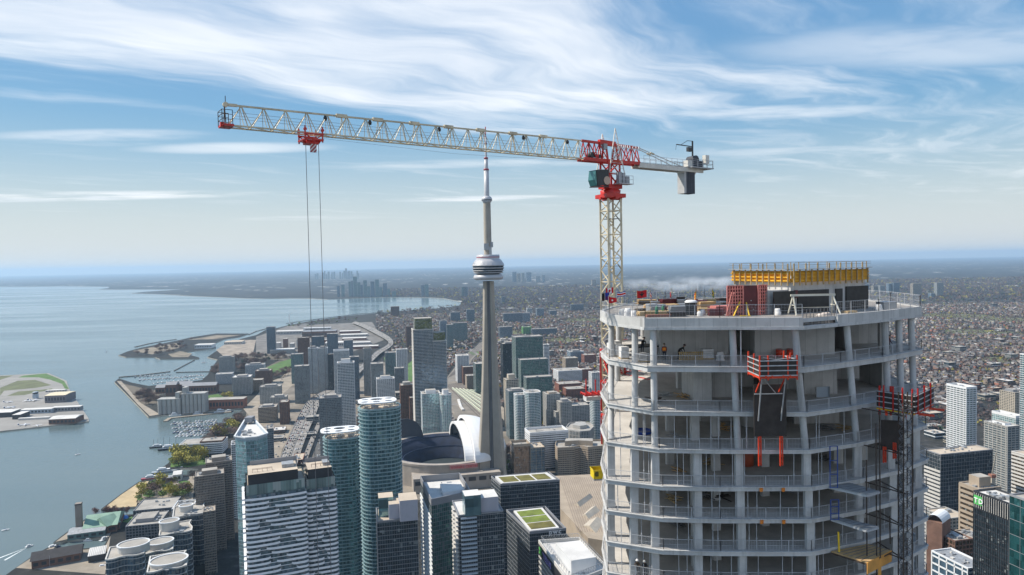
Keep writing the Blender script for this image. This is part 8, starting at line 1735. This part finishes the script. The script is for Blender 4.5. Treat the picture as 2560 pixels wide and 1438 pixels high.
def plant(poly, n, kinds, where, z=3.0, smin=0.8, smax=1.3):
    q = [tuple(G(a, b, z)[:2]) for a, b in poly]; xs = [p[0] for p in q]; ys = [p[1] for p in q]; k = 0; t = 0
    while k < n and t < n * 40:
        t += 1; p = (rr.uniform(min(xs), max(xs)), rr.uniform(min(ys), max(ys)))
        if not inside(p, q): continue
        kd = rr.choice(kinds); tm, cm = rr.choice(TR[kd]); sc = rr.uniform(smin, smax); r = empty('tree', (p[0], p[1], z), rr.uniform(0, 6), '%s %s' % (TCOL[kd], where), 'tree', '%ss %s' % (TCOL[kd], where)); r.scale = (sc,) * 3
        link_mesh('trunk', tm, r); link_mesh('crown', cm, r); k += 1
plant([(428, 1166), (430, 1142), (446, 1132), (512, 1140), (520, 1158), (480, 1168)], 34, 'yyyg', 'beside the grey moored ship', smin=1.0, smax=1.7)
plant([(342, 1254), (355, 1226), (382, 1206), (486, 1194), (484, 1246)], 34, 'yyggb', 'in the curving lawn park by the beach', smin=0.8, smax=1.3)
plant([(236, 1292), (330, 1285), (330, 1290), (240, 1298)], 8, 'p', 'in a row behind the green theatre roof', smin=0.9, smax=1.2)
plant([(330, 985), (372, 975), (400, 990), (392, 1010), (352, 1012)], 26, 'b', 'in the quay park left of the grain silos')
plant([(545, 914), (590, 890), (700, 893), (727, 893), (655, 920), (662, 938), (600, 930)], 60, 'bbbbe', 'in the bare wood beside the sports field', smin=1.0, smax=1.6)
plant([(665, 942), (730, 922), (732, 932), (690, 950)], 14, 'b', 'below the sports field')
plant([(520, 1098), (560, 1066), (600, 1040), (612, 1060), (590, 1100)], 30, 'bbbbye', 'between the inner marina and the triangular glass tower', smin=1.0, smax=1.6)
plant([(525, 935), (540, 918), (560, 905), (545, 935)], 14, 'b', 'on the inlet shore')
plant([(310, 889), (345, 876), (430, 862), (480, 850), (470, 872), (400, 893)], 34, 'bb', 'on the park island', 2.5)
plant([(700, 820), (740, 811), (880, 791), (900, 800), (740, 822)], 36, 'bg', 'along the bay shore road')
plant([(556, 990), (575, 988), (578, 1000), (558, 1000)], 4, 'y', 'beside the brick terminal warehouse')
plant([(1262, 1135), (1282, 1130), (1290, 1200), (1268, 1200)], 9, 'bg', 'at the foot of the concrete spire')
plant([(860, 1100), (945, 1040), (960, 1060), (890, 1120)], 10, 'b', 'between the canopy tower and white ribbed tower')
# ------------------------------------------------------------------ the low-rise city
FPS = [(o.location.x, o.location.y, 150.0 if o.name.startswith(('stadium', 'convention')) else 34.0) for o in bpy.data.objects if o.parent is None and o.get('category') in ('building', 'stadium', 'tower') and o.location.y < 5000]
FPA = np.array(FPS)
def np_inside(P, poly):
    x, y = P[:, 0], P[:, 1]; c = np.zeros(len(P), bool); n = len(poly)
    for i in range(n):
        (x0, y0), (x1, y1) = poly[i], poly[i - 1]
        if y0 == y1: continue
        m = ((y0 > y) != (y1 > y)) & (x < (x1 - x0) * (y - y0) / (y1 - y0) + x0); c ^= m
    return c
CLEAR = [pxpoly(pp, 3.0) for pp in ([(1095, 970), (1110, 940), (1160, 885), (1212, 843), (1232, 845), (1185, 905), (1172, 930), (1320, 1080), (1320, 1130), (1140, 1050)], [(640, 842), (720, 812), (880, 800), (995, 845), (940, 900), (880, 900), (720, 890), (640, 885)], EL + ER[::-1], [(545, 915), (590, 888), (735, 892), (735, 925), (664, 942)], [(290, 945), (540, 945), (620, 1030), (371, 1045)])]
def free(P, rad):
    ok = np_inside(P, LAND)
    for c in CLEAR: ok &= ~np_inside(P, c)
    for s in range(0, len(P), 4000):
        d2 = ((P[s:s + 4000, None, :] - FPA[None, :, :2]) ** 2).sum(2); ok[s:s + 4000] &= (d2 > (FPA[None, :, 2] + rad) ** 2).all(1)
    return ok
def lattice(d0, d1, k0, k1, du, dv, jit, keep):
    """points of the street grid between distances d0..d1 and view slopes k0..k1"""
    n = np.array((math.cos(YAW), math.sin(YAW))); w = np.array((-n[1], n[0])); U = np.arange(-4000, 9000, du); V = np.arange(300, d1 * 1.6, dv); u, v = np.meshgrid(U, V); P = (u.ravel()[:, None] * n + v.ravel()[:, None] * w); P = P + RNG.uniform(-jit, jit, P.shape)
    k = P[:, 0] / np.maximum(P[:, 1], 1); m = (P[:, 1] > d0) & (P[:, 1] < d1) & (k > k0) & (k < k1) & (RNG.random(len(P)) < keep); return P[m]
def np_mesh(name, V, F, mi, mats):
    me = bpy.data.meshes.new(name); nf, k = F.shape; me.vertices.add(len(V)); me.vertices.foreach_set('co', V.astype(np.float32).ravel()); me.loops.add(nf * k); me.loops.foreach_set('vertex_index', F.astype(np.int32).ravel()); me.polygons.add(nf)
    me.polygons.foreach_set('loop_start', np.arange(0, nf * k, k, dtype=np.int32)); me.polygons.foreach_set('loop_total', np.full(nf, k, dtype=np.int32))
    for m in mats: me.materials.append(m)
    me.polygons.foreach_set('material_index', mi.astype(np.int32)); me.update(calc_edges=True); me.validate(); return me
HW = [M_BRICK, M_RED, mat('house_tan', (0.22, 0.18, 0.145), 0.9), mat('house_cream', (0.30, 0.28, 0.255), 0.9), mat('house_grey', (0.16, 0.155, 0.155), 0.85), mat('roof_slate', (0.10, 0.095, 0.095), 0.9), mat('roof_brown', (0.13, 0.10, 0.085), 0.9), mat('roof_pale', (0.34, 0.325, 0.31), 0.9)]
HV = np.array([(-.5, -.5, 0), (.5, -.5, 0), (.5, .5, 0), (-.5, .5, 0), (-.5, -.5, 1), (.5, -.5, 1), (.5, .5, 1), (-.5, .5, 1), (-.5, 0, 1.45), (.5, 0, 1.45)]); HF = np.array([(0, 1, 5, 4), (1, 2, 6, 5), (2, 3, 7, 6), (3, 0, 4, 7), (4, 5, 9, 8), (6, 7, 8, 9), (7, 4, 8, 8), (5, 6, 9, 9)])
P = np.concatenate([lattice(1500, 2600, -0.13, 0.95, 8.5, 26, 2.0, 0.72), lattice(2600, 4600, -0.20, 0.95, 15, 34, 5.0, 0.55)]); P = P[free(P, 4)]; P = P[np.argsort(P[:, 1])]
# shade of block-sized clearings, so that rows break up
uu = P[:, 0] * math.cos(YAW) + P[:, 1] * math.sin(YAW); vv = -P[:, 0] * math.sin(YAW) + P[:, 1] * math.cos(YAW); P = P[(np.abs((uu + 40) % 240 - 120) < 110) & (np.abs((vv + 20) % 330 - 165) < 154)]
PARKS = [(x, y, r) for x, y, r in ((G(1300, 830).x, G(1300, 830).y, 110), (G(1420, 850).x, G(1420, 850).y, 90), (G(2440, 830).x, G(2440, 830).y, 120), (G(2500, 900).x, G(2500, 900).y, 70), (G(2380, 790).x, G(2380, 790).y, 170), (G(1470, 800).x, G(1470, 800).y, 130), (G(2540, 800).x, G(2540, 800).y, 150), (G(1200, 800).x, G(1200, 800).y, 120))]
for x, y, r in PARKS:
    P = P[((P[:, 0] - x) ** 2 / 1.6 + (P[:, 1] - y) ** 2) > r * r]; tag(MB().poly([(x + r * 1.2 * math.cos(t * 0.5236) * (1 + 0.15 * math.sin(t * 2.3)), y + r * 0.9 * math.sin(t * 0.5236)) for t in range(12)], 3.02).build('park_lawn', M_GRASSD), kind='structure')
blk = np.sin(P[:, 0] * 0.021 + 1.3) * np.sin(P[:, 1] * 0.017 + 0.4); P = P[blk > -0.82]
hm = []
for k in range(6):
    b = MB(); w_, l_, h_ = (6.5, 11, 6.5) if k % 2 else (7.5, 13, 7.5); b.walls([(-w_ / 2, -l_ / 2), (w_ / 2, -l_ / 2), (w_ / 2, l_ / 2), (-w_ / 2, l_ / 2)], 0, h_, 0); o = 0.4
    Q = [(-w_ / 2 - o, -l_ / 2 - o, h_), (w_ / 2 + o, -l_ / 2 - o, h_), (w_ / 2 + o, l_ / 2 + o, h_), (-w_ / 2 - o, l_ / 2 + o, h_), (0, -l_ / 2 - o, h_ + 3.2), (0, l_ / 2 + o, h_ + 3.2)]; b.faces(Q, ((3, 0, 4, 5), (1, 2, 5, 4), (0, 1, 4), (2, 3, 5)), 1); b.box((w_ * 0.25, l_ * 0.2, h_ + 2.4), (0.9, 0.9, 2.6), 0, 0)
    hm.append(b.mesh('house', [HW[k % 5], HW[5 + k % 3]]))
HN = ('brown brick', 'red brick', 'tan', 'white', 'grey', 'dark brick')
near_n = 300
for i in range(near_n):
    k = int(RNG.integers(0, 6)); o = link_mesh('house', hm[k], None, (P[i, 0], P[i, 1], 3.0), YAW + (math.pi / 2 if RNG.random() < 0.5 else 0), float(RNG.uniform(0.9, 1.25))); tag(o, 'small %s gabled house among the nearest streets of the low-rise district' % HN[k], 'house', '%s houses in the near low-rise streets' % HN[k])
Q = P[near_n:]; n = len(Q); S3_ = np.stack([RNG.uniform(6, 9.5, n), RNG.uniform(9, 15, n), RNG.uniform(5, 9, n)], 1); ang = YAW + (RNG.random(n) < 0.5) * (math.pi / 2); ca, sa = np.cos(ang)[:, None], np.sin(ang)[:, None]
X = HV[None, :, 0] * S3_[:, 1:2]; Y = HV[None, :, 1] * S3_[:, 0:1]; Zc = HV[None, :, 2] * S3_[:, 2:3] + 3.0; V = np.stack([X * ca - Y * sa + Q[:, 0:1], X * sa + Y * ca + Q[:, 1:2], Zc], 2).reshape(-1, 3); F = (HF[None] + (np.arange(n) * 10)[:, None, None]); mi = np.zeros((n, 8), int); mi[:, :4] = RNG.integers(0, 5, n)[:, None]; mi[:, 6:] = mi[:, :1]; mi[:, 4:6] = (5 + RNG.choice(3, n, p=[0.5, 0.41, 0.09]))[:, None]
F = F.reshape(-1, 4); mi = mi.ravel(); tri = F[:, 2] == F[:, 3]
o = bpy.data.objects.new('distant_houses', np_mesh('distant_houses', V, np.concatenate([F[~tri]]), mi[~tri], HW)); COL.objects.link(o); tag(o, 'mass of small houses spreading to the hazy distance', 'houses', kind='stuff')
def grid_street(along_u, c, t0, t1, w=13.0):
    n = Vector((math.cos(YAW), math.sin(YAW))); v = Vector((-n.y, n.x)); b = MB()
    f = (lambda t, s: n * t + v * (c + s)) if along_u else (lambda t, s: n * (c + s) + v * t); st_ = 60.0; k = t0
    while k < t1:
        p = [f(k, -w / 2), f(k + st_, -w / 2), f(k + st_, w / 2), f(k, w / 2)]; m = sum(p, Vector((0, 0))) / 4; sl = m.x / max(1.0, m.y)
        if m.y > 1350 and m.y < 5200 and -0.12 < sl < 0.95 and inside((m.x, m.y), LAND): b.face([(q.x, q.y, 3.03 if along_u else 3.034) for q in (p if (p[1] - p[0]).cross(p[2] - p[1]) > 0 else p[::-1])])
        k += st_
    if b.f: tag(b.build('street', mat('street_asphalt', (0.20, 0.185, 0.175), 0.9, scale=0.03, var=0.2)), kind='structure')
for k in range(2, 15): grid_street(True, -20 + 330 * k, -200, 5200)
for k in range(-1, 19): grid_street(False, -40 + 240 * k, 1300, 5200)
# larger low blocks, each its own
P = np.concatenate([lattice(1150, 1750, -0.36, 0.80, 52, 58, 12, 0.55), lattice(1700, 3000, -0.12, 0.85, 85, 85, 25, 0.22), lattice(3000, 6500, -0.18, 0.85, 190, 190, 60, 0.16)]); P = P[free(P, 12)]; P = P[np.argsort(P[:, 1])][:295]
bm_ = []
for k in range(9):
    r0 = random.Random(40 + k); w_, l_, h_ = r0.uniform(18, 44), r0.uniform(15, 30), r0.uniform(8, 22); q = [(-w_ / 2, -l_ / 2), (w_ / 2, -l_ / 2), (w_ / 2, l_ / 2), (-w_ / 2, l_ / 2)]; b = MB(); b.walls(q, 0, h_, 0); b.poly(offset(q, -0.5), h_ - 0.6, 1); b.ring(offset(q, 0.15), offset(q, -0.5), h_ - 0.9, h_, 2)
    for z in range(1, int(h_ / 3.6)): b.ring(offset(q, 0.2), offset(q, -0.1), z * 3.6 - 0.7, z * 3.6 + 0.7, 2)
    for j in range(3): b.box((r0.uniform(-w_ / 3, w_ / 3), r0.uniform(-l_ / 3, l_ / 3), h_ + 0.6), (4, 3, 2.4), 0, 3)
    bm_.append((b.mesh('low_block', [G_DARK, (M_ROOFW, M_ROOFG, M_ROOFP)[k % 3], (M_BRICK, M_OFFW, M_RED, M_TAN, M_CONC, M_WHITE, M_BRICK, M_BEIGE, M_GREYP)[k], M_UNIT]), ('brown brick', 'off-white', 'red brick', 'tan', 'grey concrete', 'white', 'dark brick', 'beige', 'dark grey')[k]))
for x, y in P:
    me, nm = bm_[int(RNG.integers(0, 9))]; far_ = 'near the towers' if y < 1750 else ('in the middle streets' if y < 3000 else 'in the hazy distance'); o = link_mesh('low_block', me, None, (x, y, 3.0), YAW + (math.pi / 2 if RNG.random() < 0.4 else 0), (float(RNG.uniform(0.7, 1.2)), float(RNG.uniform(0.7, 1.2)), float(RNG.uniform(0.6, 1.3)))); tag(o, '%s flat-roofed block %s of the low-rise district' % (nm, far_), 'building', '%s low blocks %s' % (nm, far_))
# far trees as one mass
P = np.concatenate([lattice(1300, 2600, -0.10, 0.95, 9, 14, 6.0, 0.5), lattice(2600, 4700, -0.20, 0.95, 14, 20, 9.0, 0.6), lattice(4700, 9500, -0.20, 0.85, 36, 48, 22, 0.7)]); ok = np_inside(P, LAND)
for c in CLEAR[:3]: ok &= ~np_inside(P, c)
P = P[ok]; n = len(P); K_ = 9; sc = np.where(P[:, 1] > 4700, 2.2, 1.0) * RNG.uniform(0.75, 1.35, n); C = RNG.normal(0, 1, (n, K_, 3)) * np.array((2.2, 2.2, 1.9)); C[:, :, 2] = np.abs(C[:, :, 2]) + 3.5; A = RNG.normal(0, 1, (n, K_, 3)) * 2.0; Bv = RNG.normal(0, 1, (n, K_, 3)) * 1.6
base = np.concatenate([P, np.full((n, 1), 3.0)], 1)[:, None, :]; s = sc[:, None, None]; quad = np.stack([C - A * .5 - Bv * .5, C + A * .5 - Bv * .5, C + A * .5 + Bv * .5, C - A * .5 + Bv * .5], 2) * s[..., None] + base[:, :, None, :]; quad[..., 2] = np.maximum(quad[..., 2], 3.2)
V = quad.reshape(-1, 3); F = np.arange(len(V)).reshape(-1, 4); mi = np.repeat(RNG.choice(4, n, p=[0.5, 0.3, 0.12, 0.08]), K_)
o = bpy.data.objects.new('distant_trees', np_mesh('distant_trees', V, F, mi, [LF_B, mat('bare_grey_twigs', (0.095, 0.068, 0.068), 0.95), LF_Y, LF_E])); COL.objects.link(o); tag(o, 'bare street trees spread through the distant city', 'trees', kind='stuff')
# smoke drifting over the far suburbs
def smoke():
    m = bpy.data.materials.new('drifting_smoke'); m.use_nodes = True; t = NT(m.node_tree); t.n.clear(); co = t.new('ShaderNodeTexCoord').outputs['Object']
    nz = t.noise(t.vmath('MULTIPLY', co, (1.0, 1.0, 2.2)), 0.0045, 4, 0.6); l = t.vmath('LENGTH', t.vmath('MULTIPLY', co, (1 / 900.0, 1 / 330.0, 1 / 95.0)))
    d = t.math('MULTIPLY', t.math('MULTIPLY', t.smooth(nz, 0.42, 0.75), t.smooth(l, 1.0, 0.25)), 0.009)
    v = t.new('ShaderNodeVolumePrincipled'); v.inputs['Color'].default_value = (0.92, 0.94, 0.97, 1); t.l.new(d, v.inputs['Density']); o = t.new('ShaderNodeOutputMaterial'); t.l.new(v.outputs[0], o.inputs['Volume'])
    g = D(1720, 710, 6600); b = MB(); b.box((0, 0, 0), (1800, 660, 190)); tag(b.build('smoke', m, None, (g.x, g.y, max(g.z, 100))), 'white smoke drifting over the far suburbs', 'smoke', kind='stuff')
smoke()
# ------------------------------------------------------------------ air
def make_haze():
    hm = bpy.data.materials.new('haze_air'); hm.use_nodes = True; t = NT(hm.node_tree); t.n.clear()
    v = t.new('ShaderNodeVolumePrincipled'); v.inputs['Color'].default_value = (0.55, 0.77, 1.0, 1); v.inputs['Density'].default_value = 3.3e-5
    v.inputs['Anisotropy'].default_value = 0.15
    o = t.new('ShaderNodeOutputMaterial'); t.l.new(v.outputs[0], o.inputs['Volume'])
    b = MB(); b.box((0, 28000, 290), (150000, 70000, 586))
    tag(b.build('haze', hm), 'pale blue haze over lake and city', 'haze', kind='stuff')
make_haze()
